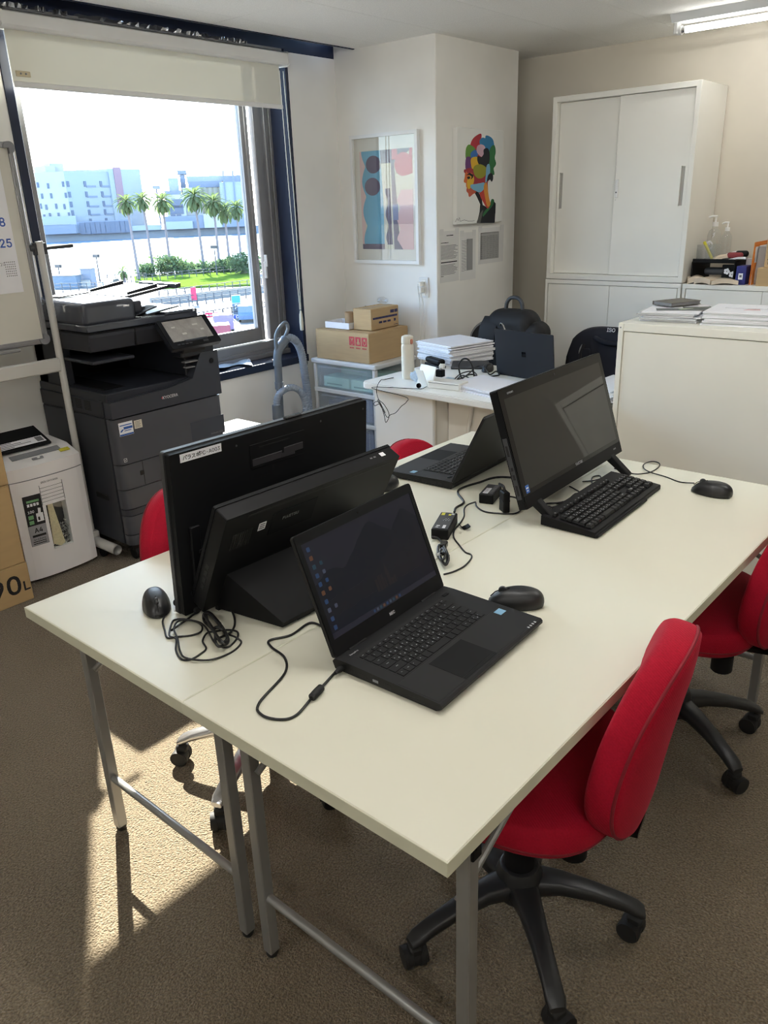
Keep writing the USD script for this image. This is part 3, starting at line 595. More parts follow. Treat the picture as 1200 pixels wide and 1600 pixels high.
# ---- the glossy-screen all-in-one
t = thing('desktop_computer', 'black all-in-one computer with a switched-off glossy screen facing the keyboard', 'computer', (.685, 1.37, TZ), 1.595)
w, h, tl, zb = .630, .328, .312, .055
LM = np.array([[1, 0, 0, 0], [0, math.sin(tl), -math.cos(tl), 0], [0, math.cos(tl), math.sin(tl), zb], [0, 0, 0, 1.]])
body = put('body', [tf(ext(rrect(w, h, .005, 0, h / 2), .022, -.024), LM), tf(hull(bx(w - .03, h - .05, .002, (0, h / 2, -.024), 0), bx(w - .2, h - .14, .002, (0, h / 2 - .02, -.055), 0)), LM)], MAT['black'], t, smooth=20)
fg = put('front_glass', tf(ext(rrect(w - .002, h - .002, .004, 0, h / 2), .0022, -.0022), LM), MAT['blackg'], t, smooth=20)
put('screen', tf(bb(-w / 2 + .022, w / 2 - .022, .048, h - .028, -.0005, .0002, 0), LM), mat('screen_glass', C(16, 16, 17), .03, spec=.8), t, smooth=False)
put('lower_strip', tf(bb(-w / 2 + .002, w / 2 - .002, .001, .036, -.0005, .0004, 0), LM), MAT['black'], fg, smooth=False)
put('camera_lens', tf(cyl(.003, .001, (0, h - .013, .0003), n=14), LM), MAT['dgrey'], fg)
put('brand_print', [tf(tf(text('FUJITSU', .0075, .0003, True), T(.02, .042, .0003)), LM), tf(tf(text('ESPRIMO', .005, .0002), T(-w / 2 + .06, h - .016, .0001)), LM), tf(tf(text('FMVK', .005, .0002), T(w / 2 - .05, .022, .0005)), LM)], MAT['dimtext'], fg, smooth=False)
st = put('sticker', tf(bb(-w / 2 + .018, -w / 2 + .036, .040, .062, .0, .0006, 0), LM), MAT['bluep'], fg, smooth=False)
put('sticker_print', [tf(bb(-w / 2 + .021, -w / 2 + .033, .052, .056, .0005, .0008, 0), LM), tf(bb(-w / 2 + .022, -w / 2 + .03, .045, .048, .0005, .0008, 0), LM)], MAT['whitetext'], fg, smooth=False)
put('side_port', [tf(bb(-w / 2 - .0008, -w / 2 + .002, y0, y1, -.018, -.010, .0005), LM) for y0, y1 in ((.04, .07), (.085, .10), (.11, .12), (.15, .18))], MAT['rubber'], body, smooth=False)
put('side_trim', tf(bb(-w / 2 - .0006, -w / 2 + .001, .03, .2, -.021, -.007, .0004), LM), MAT['dgrey'], body, smooth=False)
for s in (-1, 1):
    x = s * .243
    put('front_leg', hull(tf(bx(.026, .03, .012, (x, .006, -.012), .002), LM), bx(.026, .02, .012, (x, -.050, .008), .003)), MAT['black'], t)
put('rear_stand', hull(bx(.2, .02, .02, (0, .05, .12), .004), bx(.2, .04, .006, (0, .13, .003), .002)), MAT['black'], t)

# ---- full-size keyboard
def make_keyboard():
    t = thing('keyboard', 'black full-size corded keyboard in front of the glossy-screen computer', 'keyboard', (.787, 1.325, TZ), math.radians(90 + 1.0))
    w, d = .452, .158
    prof = Polygon([(-d / 2, .002), (d / 2, .004), (d / 2, .030), (d / 2 - .03, .0285), (-d / 2 + .002, .016), (-d / 2, .013)])
    M = np.array([[0, 0, 1., 0], [1, 0, 0, 0], [0, 1, 0, 0], [0, 0, 0, 1]])
    k = put('case', [tf(ext(prof, w, -w / 2), M), bb(-w / 2 + .0, w / 2 - .12, -d / 2 - .008, -d / 2 + .002, .002, .013, .003)], MAT['black'], t, smooth=25)
    put('foot', [bx(.03, .012, .006, (s * .18, d / 2 - .012, .002), .001) for s in (-1, 1)] + [bx(.03, .01, .004, (s * .18, -d / 2 + .012, .001), .001) for s in (-1, 1)], MAT['rubber'], t)
    a = math.atan2(.0125, d - .032); D = T(0, -d / 2 + .002, .016) @ RX(a)
    u = .0188; x0 = -w / 2 + .012; leg = []
    def key(cx, cy, kw, kh, s=''):
        base = bx(kw - .0014, kh - .0014, .002, (cx, cy, .002), .0005); top = bx(kw - .006, kh - .0055, .001, (cx, cy + .0008, .0085), .0004)
        put('key', tf(hull(base, top), D), KEYM, t, smooth=False)
        if s:
            g = .0036 if len(s) == 1 else .0024
            leg.append(tf(glyph(s, g, (cx - (.0025 if len(s) == 1 else 0), cy + .002, .0091)), D))
            if len(s) == 1 and s.isalnum(): leg.append(tf(bx(.0028, .0028, .0002, (cx + .0035, cy - .0022, .0092), 0), D))
    rows = [[(i, 1, s) for i, s in enumerate('`1234567890-^')] + [(13, 2, 'BS')],
            [(0, 1.5, 'Tab')] + [(1.5 + i, 1, s) for i, s in enumerate('QWERTYUIOP@[')] + [(13.5, 1.5, 'Enter')],
            [(0, 1.8, 'Caps')] + [(1.8 + i, 1, s) for i, s in enumerate('ASDFGHJKL;:]')] + [(13.8, 1.2, '')],
            [(0, 2.2, 'Shift')] + [(2.2 + i, 1, s) for i, s in enumerate('ZXCVBNM,./_')] + [(13.2, 1.8, 'Shift')],
            [(0, 1.3, 'Ctrl'), (1.3, 1, '+'), (2.3, 1.2, 'Alt'), (3.5, 1.2, ''), (4.7, 3.4, ''), (8.1, 1.1, ''), (9.2, 1.1, ''), (10.3, 1.2, 'Alt'), (11.5, 1, '+'), (12.5, 1, ''), (13.5, 1.5, 'Ctrl')]]
    for i, r in enumerate(rows):
        cy = .112 - .012 - i * u
        for a0, kw, s in r: key(x0 + (a0 + kw / 2) * u, cy, kw * u, u, s)
        for q in range(3):
            if i in (0, 1) or (i == 3 and q == 1) or i == 4: key(x0 + (15.3 + q + .5) * u, cy, u, u, [['Ins', 'Hm', 'Pu'], ['Del', 'End', 'Pd'], [], ['', '^', ''], ['<', 'v', '>']][i][q])
        for q in range(4):
            if not (i == 4 and q == 1): key(x0 + (18.55 + q + .5) * u, cy, u, u, '789+456-123*0.=/'[(i % 4) * 4 + q])
    for q, s in enumerate(['Esc', 'F1', 'F2', 'F3', 'F4', 'F5', 'F6', 'F7', 'F8', 'F9', 'F10', 'F11', 'F12', 'Prt', 'Scr', 'Pse']):
        xx = q + (0, .9, .9, .9, .9, 1.45, 1.45, 1.45, 1.45, 2., 2., 2., 2., 2.3, 2.3, 2.3)[q]
        key(x0 + (xx + .5) * u, .125, u, .013, s)
    put('key_print', leg, MAT['dimtext'], t, smooth=False)
    put('brand_print', [tf(tf(text('FUJITSU', .006, .0003, True), T(.125, .052, .0008)), D)], MAT['whitetext'], k, smooth=False)
    return t
kbd = make_keyboard()

# ---------------------------------------------------------------- mice
MOUSE = mat('mouse_shell', C(15, 15, 17), .42, var=.08, vscale=40)
MOUSEG = mat('mouse_side', C(18, 19, 21), .28)
def make_mouse(label, loc, rz, corded=True, group=None, s=1.0):
    t = thing('computer_mouse', label, 'computer mouse', loc, rz)
    L, Wd, H = .108 * s, .060 * s, .037 * s
    def dome(grow=0., lo=.004):
        S = []
        for k in range(9):
            v = k / 8
            z = lo + (H - lo) * math.sin(v * math.pi / 2) ** 1.0
            f = math.cos(v * math.pi / 2) ** .62 if v < 1 else .02
            f = max(f, .02)
            a = np.linspace(0, 2 * math.pi, 36, endpoint=False)
            ex = np.sign(np.cos(a)) * np.abs(np.cos(a)) ** .8; ey = np.sign(np.sin(a)) * np.abs(np.sin(a)) ** .85
            X = ex * (Wd / 2 + grow) * f * (1 - .10 * np.abs(ey)) ; Y = ey * (L / 2 + grow) * f - .012 * s * v
            S.append(np.c_[X, Y, np.full(36, z) * (1 - .18 * np.clip(ey, 0, 1) * (1 - v))])
        return loft(S)
    a = np.linspace(0, 2 * math.pi, 36, endpoint=False)
    b = put('lower_shell', loft([np.c_[np.cos(a) * Wd * .46, np.sin(a) * L * .47, np.full(36, .0005)], np.c_[np.cos(a) * Wd * .5, np.sin(a) * L * .5, np.full(36, .004)], np.c_[np.cos(a) * Wd * .48, np.sin(a) * L * .49, np.full(36, .010)]]), MOUSEG, t, smooth=50)
    d = dome()
    put('upper_shell', d, MOUSE, t, smooth=60)
    put('button_gap', tube([(0, yv, z) for yv, z in ((L * .46, H * .42), (L * .38, H * .68), (L * .26, H * .87), (L * .12, H * .965))], .0011, 6), MAT['rubber'], t)
    put('scroll_wheel', cyl(.0085 * s, .0065, (0, L * .24, H * .80), 'x', 20, c=.0012), MAT['dgrey'], t)
    return t
make_mouse('black corded mouse in the window light at the left end of the tables', (*on((244, 943), 2, TZ + .012)[:2], TZ), math.radians(-118), s=1.03)
make_mouse('black cordless mouse beside the front right corner of the open laptop', (*on((806, 937), 2, TZ + .012)[:2], TZ), math.radians(118), s=1.12)
make_mouse('black corded mouse near the far right end of the tables', (*on((1112, 766), 2, TZ + .012)[:2], TZ), math.radians(86), s=1.1)
make_mouse('dark mouse half hidden behind the top corner of the leaning computer', (*on((606, 755), 2, TZ + .012)[:2], TZ), math.radians(20), s=1.05)

# ---------------------------------------------------------------- cables and adapters on the tables
def cord(name, label, px, r=.0022, z=TZ, lift=None, n=8, cat='cable', extra=None):
    """A cable lying on the plane z; px holds photo pixels, an optional third number raises that point above the plane."""
    pts = []
    for q in px:
        P = on(q[:2], 2, z + r + (q[2] if len(q) > 2 else 0)); pts.append(P)
    o = thing(name, label, cat)
    put('wire', tube(spline(pts, n), r, 7), MAT['cable'], o, smooth=60)
    return o
SX = lambda p, ox, oy, s: [(ox + a[0] / s, oy + a[1] / s, *a[2:]) for a in p]
c1 = cord('mouse_cable', 'thin tangled black cable between the left mouse and the computers', SX([(222, 255), (205, 310), (225, 390), (250, 460), (340, 450), (480, 435), (570, 395, .002), (560, 330, .004), (450, 290, .004), (320, 290), (280, 350), (270, 440), (330, 470, .004), (330, 580), (380, 660), (470, 662), (560, 610), (612, 560), (580, 490), (620, 415, .004), (700, 400, .006), (800, 385, .006), (900, 400, .004), (905, 460), (830, 540), (760, 545), (690, 500, .006), (600, 350, .008), (500, 300, .008), (360, 300, .006), (310, 370, .006), (345, 470, .006), (370, 590, .004), (430, 650, .004), (640, 668, .002), (840, 600), (940, 510), (900, 460, .006), (830, 430, .008)], 220, 920, 6), .0021)
c2 = cord('power_cable', 'coiled black power cable bundle lying in front of the leaning computer', SX([(600, 215, .002), (640, 330, .012), (720, 450, .02), (790, 520, .012), (820, 480, .006), (790, 400, .006), (720, 300, .014), (640, 220, .016), (590, 240, .008), (600, 310), (690, 400, .016), (700, 500, .014), (740, 540, .008), (800, 500, .01), (800, 420, .016), (730, 330, .022), (650, 240, .022), (600, 250, .014), (680, 380, .02), (750, 500, .016), (810, 460, .016), (760, 370, .022), (740, 320, .026)], 220, 920, 6), .0030)
put('cable_tie', tube(spline([on((220 + a / 6, 920 + b / 6), 2, TZ + zz) for a, b, zz in ((690, 370, .004), (720, 360, .034), (770, 385, .034), (790, 405, .006))], 6), .0035, 6), MAT['rubber'], c2)
def plug_at(o, name, px, z, size, yaw, m=None):
    P = on(px, 2, z); put(name, tf(rbx(*size, min(size) * .3), RZ(yaw), T(*P)), m or MAT['rubber'], o)
PD = np.array([.46, .20, TZ])
# two leads hanging from the leaning computer's side to the table
c3 = thing('computer_lead', 'black leads plugged into the side of the leaning computer', 'cable')
for pts in ([(338, 868, .13, .355), (318, 878, .11, .33), (305, 905, .05, .31), (312, 950, .003, .30), (300, 962, .003, .31), (268, 985, .003, .2)], [(342, 872, .12, .36), (330, 882, .10, .36), (335, 915, .05, .37), (364, 958, .004, .39), (363, 985, .004, .4), (335, 1000, .004, .4)]):
    P = [on(p[:2], 2, TZ + .003 + p[2] * .78) for p in pts]
    put('wire', tube(spline(P, 8), .0024, 7), MAT['cable'], c3, smooth=60)
put('plug', [tf(rbx(.03, .012, .009, .003), RZ(.9), T(*on((344, 868), 2, TZ + .10))), tf(rbx(.03, .012, .009, .003), RZ(.9), T(*on((346, 876), 2, TZ + .092)))], MAT['rubber'], c3)
c4 = cord('laptop_power_cable', 'black power cable with a ferrite bead looping on the table from the open laptop', SX([(307, 578), (250, 560), (180, 605), (100, 625), (105, 650), (155, 690), (155, 750), (60, 860), (70, 905), (140, 922), (200, 905), (260, 838), (300, 795), (345, 745)], 380, 740, 2.4), .0026)
P = [on((380 + a / 2.4, 740 + b / 2.4), 2, TZ + .008) for a, b in ((255, 842), (295, 800))]
put('ferrite_bead', tube([P[0] + (P[1] - P[0]) * k for k in (0, .08, .5, .92, 1)], [.004, .0075, .008, .0075, .004], 14), MAT['rubber'], c4)
P = [on((380 + a / 2.4, 740 + b / 2.4), 2, TZ + .010) for a, b in ((345, 748), (360, 736), (395, 715))]
put('plug', tube([P[0], P[0] + (P[1] - P[0]) * .5, P[1], P[2]], [.0035, .0045, .0062, .0062], 12), MAT['rubber'], c4)
# adapters
def adapter(label, px4, hgt, prints):
    P = np.array([on(q, 2, TZ + hgt) for q in px4]); c = P.mean(0); ux = P[1] - P[0] + P[2] - P[3]; w_ = (np.linalg.norm(P[1] - P[0]) + np.linalg.norm(P[2] - P[3])) / 2; l_ = (np.linalg.norm(P[3] - P[0]) + np.linalg.norm(P[2] - P[1])) / 2
    a = math.atan2(ux[1], ux[0])
    t = thing('power_adapter', label, 'power adapter', (c[0], c[1], TZ), a)
    put('case', rbx(w_, l_, hgt, .004, (0, 0, hgt / 2), 2), MAT['black'], t)
    lab = put('rating_label', bb(-w_ * .42, w_ * .42, -l_ * .45, l_ * .45, hgt - .0002, hgt + .0004, 0), MAT['dgrey'], t, smooth=False)
    for mname, rects in prints.items():
        put('label_print', [bb(w_ * x0, w_ * x1, l_ * y0, l_ * y1, hgt + .0003, hgt + .0007, 0) for x0, x1, y0, y1 in rects], MAT[mname], lab, smooth=False)
    return t, c, a, w_, l_
A1 = adapter('black power adapter with yellow and white print lying near the table joint', [(690, 799), (714, 801.7), (701.7, 828), (672.5, 826.7)], .030, {'yellow': [(-.38, -.18, .30, .44), (.05, .2, .30, .38)], 'whitetext': [(-.3, -.1, -.32, -.28), (-.3, -.15, -.40, -.37), (.08, .25, -.42, -.25), (.2, .36, .36, .42)] + [(-.1 + .05 * k, -.06 + .05 * k, .05 * (k % 3), .05 * (k % 3) + .02) for k in range(8)]})
A2 = adapter('black power adapter with a grey rating label beside the upright black plug', [(765, 756), (787, 758.5), (768, 773.5), (745, 771)], .030, {'paper': [(-.3, .05, -.4, .1)], 'greyink': [(-.25, 0, -.3 + .1 * k, -.26 + .1 * k) for k in range(4)] + [(.1, .35, -.35 + .1 * k, -.31 + .1 * k) for k in range(8)]})
pb = on((788, 799), 2, TZ)
t = thing('plug_block', 'upright flat black plug block standing on the table by the adapter', 'plug', (*pb[:2], TZ), math.radians(55))
put('block', [bx(.020, .034, .062, (0, 0, .031), .003), bx(.022, .03, .004, (0, 0, .035), .001)], MAT['black'], t); put('cord_outlet', tube(spline([(0, 0, .06), (.0, .012, .072), (.0, .04, .070)], 6), .004, 8), MAT['cable'], t)
cord('adapter_cable', 'thick black cable running from the adapter behind the glossy-screen computer', SX([(300, 480, .01), (315, 440), (375, 405), (385, 375), (335, 310), (345, 270), (420, 235), (540, 200), (640, 165), (740, 152), (870, 160)], 660, 720, 6), .0034)
cord('adapter_lead', 'thin black lead winding from the adapters towards the open laptop', SX([(500, 385, .004), (430, 410), (392, 450), (390, 520), (350, 590), (300, 650), (295, 720), (345, 790), (400, 855), (455, 880), (455, 920), (390, 990), (290, 1040), (200, 1065)], 660, 720, 6), .0022)
cord('adapter_loop', 'thin black cable loop in front of the plug block', SX([(500, 395, .003), (510, 430), (580, 475), (700, 492), (860, 495), (930, 450), (920, 380), (870, 345), (820, 335, .002)], 660, 720, 6), .0024)
v = thing('cable_strap', 'black cable strap folded on the table beside the yellow-print adapter', 'strap')
P = [on((660 + a / 6, 720 + b / 6), 2, TZ + zz) for a, b, zz in ((350, 600, .010), (375, 630, .002), (400, 625, .006), (440, 605, .012))]
put('band', tf(loft([[p + (-.008, .006, -.001), p + (.008, -.006, -.001), p + (.008, -.006, .0015), p + (-.008, .006, .0015)] for p in spline(P, 5)])), MAT['blackm'], v)
t = cord('cord_bundle', 'glossy black bundled cord and plug beside the open laptop lid', SX([(90, 712, .01), (140, 725, .006), (185, 765, .006), (215, 830, .012), (235, 900, .014), (225, 960, .008), (190, 950, .006), (150, 880, .006), (150, 800, .008), (190, 790, .016), (230, 860, .02), (245, 920, .016), (220, 975, .008), (180, 930, .014), (165, 860, .018), (190, 820, .024), (215, 880, .026), (190, 930, .020)], 660, 720, 6), .0032)
plug_at(t, 'plug', (660 + 200 / 6, 720 + 790 / 6), TZ + .018, (.018, .03, .016), .4, MAT['blackg'])
put('tie', tube(spline([on((660 + a / 6, 720 + b / 6), 2, TZ + zz) for a, b, zz in ((145, 880, .004), (190, 870, .032), (240, 890, .004))], 6), .005, 8), MAT['blackg'], t)
# behind and under the glossy-screen computer
cord('keyboard_cable', 'tangled black cables under the glossy-screen computer behind the keyboard', SX([(10, 440, .01), (60, 405, .006), (150, 395, .004), (200, 400), (290, 360), (350, 310), (410, 305, .003), (330, 255), (300, 240)], 840, 720, 6), .0021)
t = cord('keyboard_cable', 'looped thin black cable between the screen and the keyboard', SX([(420, 195), (520, 185), (590, 165), (580, 140), (520, 150), (505, 190), (530, 240, .004)], 840, 720, 6), .0019)
cord('cable_bundle', 'bunched black cables beside the left leg of the glossy-screen computer', SX([(15, 460), (60, 430), (120, 430), (150, 460), (110, 468), (60, 410, .006), (130, 400, .01), (210, 390, .008), (240, 385, .006), (190, 420, .004), (100, 440, .004), (20, 430, .006)], 840, 720, 6), .0024)
cord('mouse_cable', 'thin black mouse cable making one loop at the far end of the tables', [(960, 732), (988, 740), (1005, 740), (1018, 737), (1029, 730), (1030, 724, .002), (1020, 721, .004), (1008, 724, .004), (1005, 730, .004), (1014, 737, .004), (1040, 745), (1062, 753), (1085, 755, .004)], .0019)
t = thing('rear_cable', 'black cable curving out behind the lower right edge of the glossy-screen computer', 'cable')
put('wire', tube(spline([(.62, 1.66, .80), (.60, 1.70, .83), (.58, 1.705, .80), (.57, 1.69, .76), (.56, 1.66, .705)], 8), .0028, 7), MAT['cable'], t)
# ================================================================ left: whiteboard, copier, shredder, boxes, vacuum cleaner
COP = mat('copier_dark', C(36, 39, 47), .45, var=.05, vscale=10)
COPF = mat('copier_front', C(68, 70, 77), .38, var=.04, vscale=10)
COPM = mat('copier_mid', C(48, 51, 59), .42, var=.04, vscale=10)
def panel_x(x, y0, y1, z0, z1, th, r=.004):
    """A front panel facing +X whose face lies at x."""
    return rbx(th, y1 - y0, z1 - z0, r, (x - th / 2, (y0 + y1) / 2, (z0 + z1) / 2), 2)
t = thing('copier', 'large dark grey office copier with a tilted touch panel standing before the window', 'copier', (0, 0, 0))
XF, YA, YB_ = -1.385, 1.10, 1.705
cab = put('cabinet_body', [bb(-1.985, XF - .03, YA + .004, YB_ - .004, .085, .80, .004), bb(-1.985, XF - .05, YA + .06, YB_ - .06, .06, .09, .004)], COP, t, smooth=False)
def corner_panel(z0, z1, m, nm, y0=YA, y1=YB_, r=.035):
    g = sbox(XF - .05, y0, XF, y1).intersection(sbox(XF - .2, y0, XF, y1).buffer(-r).buffer(r, quad_segs=6).union(sbox(XF - .2, y0, XF - .045, y1)))
    return put(nm, ext(g, z1 - z0 - .004, z0 + .002), m, t, smooth=30)
corner_panel(.09, .143, COPF, 'base_panel'); corner_panel(.143, .235, COPF, 'paper_drawer'); corner_panel(.235, .268, COPM, 'drawer_grip'); corner_panel(.268, .362, COPF, 'paper_drawer')
d = corner_panel(.362, .480, COPF, 'paper_drawer')
put('drawer_seam', bb(XF - .002, XF + .0006, 1.213, 1.216, .366, .478, 0), MAT['rubber'], d, smooth=False)
put('drawer_latch', rbx(.012, .022, .024, .004, (XF - .003, 1.207, .425)), MAT['rubber'], d)
fd = corner_panel(.480, .690, COPF, 'front_door')
put('door_inset', bb(XF - .001, XF + .0006, 1.50, 1.70, .500, .590, 0), mat('copier_inset', C(58, 62, 72), .3), fd, smooth=False)
put('model_print', tf(text('TASKalfa 2554ci', .008, .0004), FACE_PX, T(XF + .0006, 1.655, .510)), MAT['greyink'], fd, smooth=False)
s = put('service_sticker', bb(XF - .0005, XF + .0008, 1.125, 1.195, .612, .672, 0), MAT['paper'], fd, smooth=False)
put('sticker_print', [bb(XF, XF + .0014, 1.130, 1.19, .657, .661, 0), bb(XF, XF + .0014, 1.148, 1.192, .640, .651, 0), bb(XF, XF + .0014, 1.15, 1.185, .632, .635, 0), bb(XF, XF + .0014, 1.126, 1.194, .613, .620, 0), tf(ext(Polygon([(0, 0), (.012, .010), (.02, .009), (.008, -.002)]), .0014), FACE_PX, T(XF, 1.128, .632))], MAT['bluep'], s, smooth=False)
s = put('service_sticker', bb(XF - .0005, XF + .0008, 1.203, 1.243, .630, .667, 0), mat('cream_sticker', C(216, 208, 190), .8), fd, smooth=False)
put('sticker_print', [bb(XF, XF + .0013, 1.208, 1.236 - .004 * (k % 2), .660 - k * .006, .662 - k * .006, 0) for k in range(5)], MAT['greyink'], s, smooth=False)
s = put('symbol_sticker', [tf(ext(rrect(.016, .018, .003).difference(rrect(.012, .014, .002)), .001), FACE_PX, T(XF, 1.133, .502)), tf(ext(LineString([(-.004, 0), (-.001, -.003), (.004, .004)]).buffer(.0009), .001), FACE_PX, T(XF, 1.133, .502))], MAT['whitetext'], fd, smooth=False)
# upper front band; its right end rises into the support column
bandp = Polygon([(YA, .694), (YB_, .694), (YB_, .905), (1.605, .905), (1.545, .795), (1.40, .775), (YA, .765)])
bandp = bandp.buffer(-.003).buffer(.003)
bd = put('upper_front', tf(ext(bandp, .05, -.05), FACE_PX, T(XF, 0, 0)), COPM, t, smooth=20)
lg = put('brand_print', tf(text('KYOCERA', .013, .0006, True), FACE_PX, T(XF + .0002, 1.41, .738)), MAT['whitetext'], bd, smooth=False)
put('brand_mark', [tf(ext(Polygon([(-.007, 0), (0, .007), (.002, .005), (-.003, 0), (.002, -.005), (0, -.007)]), .0007), FACE_PX, T(XF, 1.368, .738))], MAT['red'], bd, smooth=False)
put('power_button', tf(lathe([(0, 0), (.012, 0), (.011, .002), (0, .002)], n=20), FACE_PX, T(XF, 1.665, .86)), MAT['black'], bd)
put('card_slot', [bb(XF - .03, XF - .002, 1.515, 1.60, .87, .876, 0), bb(XF - .03, XF - .004, 1.52, 1.57, .845, .849, 0)], MAT['greyink'], bd, smooth=False)
# output bin: sloping tray between body and scanner
put('output_tray', [hull(bb(-1.98, XF - .05, YA + .03, 1.54, .76, .765, 0), bb(-1.98, XF - .12, YA + .05, 1.22, .80, .805, 0)), bb(-1.98, -1.9, YA + .01, YB_ - .01, .79, 1.0, .004)], MAT['blackm'], t, smooth=False)
put('tray_rib', [bb(-1.6 + .0, XF - .09, 1.18 + k * .09, 1.186 + k * .09, .768, .80 - .003 * k, .001) for k in range(4)], MAT['black'], t, smooth=False)
put('upper_tray', bb(-1.9, -1.50, YA + .02, 1.33, .915, .93, .004), COPM, t, smooth=False)
put('right_column', [bb(-1.98, XF - .045, 1.545, YB_ - .003, .80, .985, .006), bb(-1.98, -1.75, YA + .01, YA + .06, .77, .99, .004)], COP, t, smooth=False)
put('side_cover', [bb(-1.98, XF - .06, YA - .003, YA + .01, .694, .765, .003), bb(-1.98, XF - .06, YA - .002, YA + .008, .09, .688, .003)], COP, t, smooth=False)
for k in range(3):
    y_ = YA - .0045
    put('side_vent', [bb(-1.74 + k * .075, -1.69 + k * .075, y_, y_ + .003, .715 + q * .0075, .7185 + q * .0075, 0) for q in range(6)], MAT['rubber'], t, smooth=False)
put('side_handle', bb(-1.62, -1.52, YA - .006, YA, .29, .32, .004), MAT['rubber'], t, smooth=False)
# scanner and document feeder
XS = -1.475
put('scanner_body', [hull(bb(-1.98, XS, YA + .005, YB_ - .03, 1.03, 1.052, .004), bb(-1.98, XS - .012, YA + .01, YB_ - .03, .972, .99, .004))], COP, t, smooth=False)
put('scanner_trim', [bb(XS - .02, XS + .001, 1.33, 1.338, .975, 1.05, .002), bb(-1.7, XS + .001, YA + .004, YB_ - .03, 1.05, 1.055, 0)], MAT['black'], t, smooth=False)
LID = mat('copier_lid', C(58, 61, 70), .16, var=.03, spec=.7)
ld = put('feeder_lid', [bb(-1.97, XS, YA + .003, YB_ - .02, 1.056, 1.088, .005), rbx(.475, .26, .10, .022, (-1.725, YA + .135, 1.13), 2)], LID, t, smooth=40)
put('lid_print', bb(XS + .012, XS + .0135, 1.285, 1.315, 1.148, 1.155, 0), MAT['whitetext'], ld, smooth=False)
put('feeder_roller_cover', [rbx(.44, .05, .055, .012, (-1.725, 1.385, 1.135)), rbx(.40, .05, .03, .008, (-1.73, 1.42, 1.115))], COPM, ld)
# paper trays of the feeder, rising to the right
def slab(y0, z0, y1, z1, x0, x1, th): return trimesh.convex.convex_hull(np.array([(x, y, z + dz) for x in (x0, x1) for (y, z) in ((y0, z0), (y1, z1)) for dz in (0, th)]))
put('feeder_tray', [slab(1.36, 1.168, 1.60, 1.195, -1.93, -1.56, .012), slab(1.60, 1.195, 1.625, 1.20, -1.80, -1.50, .018)], COPM, t, smooth=False)
put('paper_guide', [slab(1.40, 1.180, 1.58, 1.205, -1.91, -1.90, .014), slab(1.40, 1.180, 1.56, 1.203, -1.60, -1.59, .014), slab(1.18, 1.182, 1.34, 1.189, -1.90, -1.80, .004)], COP, t, smooth=False)
put('exit_tray', [slab(1.40, 1.09, 1.60, 1.112, -1.92, -1.50, .006), slab(1.36, 1.10, 1.47, 1.125, -1.56, XS - .01, .006)], COPM, t, smooth=False)
put('lid_edge', bb(-1.96, XS + .004, 1.50, YB_ - .022, 1.083, 1.098, .005), LID, t, smooth=False)
put('lid_mark', bb(XS + .003, XS + .0046, 1.655, 1.667, 1.086, 1.096, 0), MAT['paper'], t, smooth=False)
# control panel: tilted slab on the front right
PY0, PY1 = 1.40, 1.655
ta_ = math.radians(42)
PM = np.array([[0, -math.sin(ta_), math.cos(ta_), -1.315], [1, 0, 0, 0], [0, math.cos(ta_), math.sin(ta_), .955], [0, 0, 0, 1.]])   # x -> +Y, y up the slope, z out
pn = put('control_panel', tf(ext(rrect(.275, .155, .008, 1.545, .078), .022, -.022), PM), COP, t, smooth=25)
put('panel_screen', tf(ext(rrect(.225, .112, .002, 1.545, .092), .0012, 0), PM), mat('panel_glass', C(158, 153, 148), .22, var=.18, vscale=22, spec=.8), pn, smooth=False)
put('screen_patch', [tf(ext(rrect(a, b, .001, 1.545 + x, .092 + y), .0004, .0012), PM) for a, b, x, y in ((.024, .010, -.03, -.02), (.03, .008, .05, .02), (.018, .009, .075, -.01), (.02, .007, -.07, .02))], mat('panel_pale', C(196, 192, 186), .4), pn, smooth=False)  # paler patches on the panel screen, without emission
put('panel_frame', tf(ext(rrect(.275, .155, .008, 1.545, .078).difference(rrect(.229, .116, .002, 1.545, .092)), .003, 0), PM), MAT['black'], pn, smooth=False)
put('panel_button', [tf(rbx(.016, .006, .003, .0012, (1.45 + k * .022, .018, .003)), PM) for k in range(4)] + [tf(rbx(.03, .010, .004, .0015, (1.60, .018, .003)), PM)], MAT['dgrey'], pn)
put('panel_arm', [hull(bb(-1.43, -1.36, 1.49, 1.62, .92, .94, .004), bb(-1.40, -1.33, 1.49, 1.62, .965, .985, .004)), bb(-1.46, XF - .002, 1.50, 1.69, .895, .96, .006)], COP, t, smooth=False)
for x in (-1.92, -1.45):
    for y in (YA + .05, YB_ - .05):
        put('caster', [cyl(.030, .024, (x, y, .030), 'y', 20, c=.003), bx(.035, .04, .03, (x, y, .065), .004)], MAT['rubber'], t)
# wire rack with white paper beside the copier
t = thing('paper_rack', 'small chrome wire rack holding white paper between copier and monitor', 'rack', (-1.58, 1.88, 0))
put('rack_post', [cyl(.005, .44, (x, y, .22), n=10) for x in (-.10, .12) for y in (-.14, .14)], MAT['chrome'], t)
put('rack_shelf', [tube(np.array([(x, -.14, z), (x, .14, z)]), .003, 6) for z in (.42, .1) for x in np.linspace(-.10, .12, 6)] + [tube(np.array([(-.10, y, z), (.12, y, z)]), .004, 6) for z in (.42, .1) for y in (-.14, .14)], MAT['chrome'], t)
p = thing('paper_pile', 'bright white paper pile on the chrome wire rack', 'paper', (-1.57, 1.88, .425))
for k in range(5): put('sheet_bundle', tf(bx(.21, .275, .006, (rr.uniform(-.004, .004), rr.uniform(-.004, .004), .003 + .0062 * k), .0006), RZ(rr.uniform(-.03, .03))), MAT['paper'], p, smooth=False)

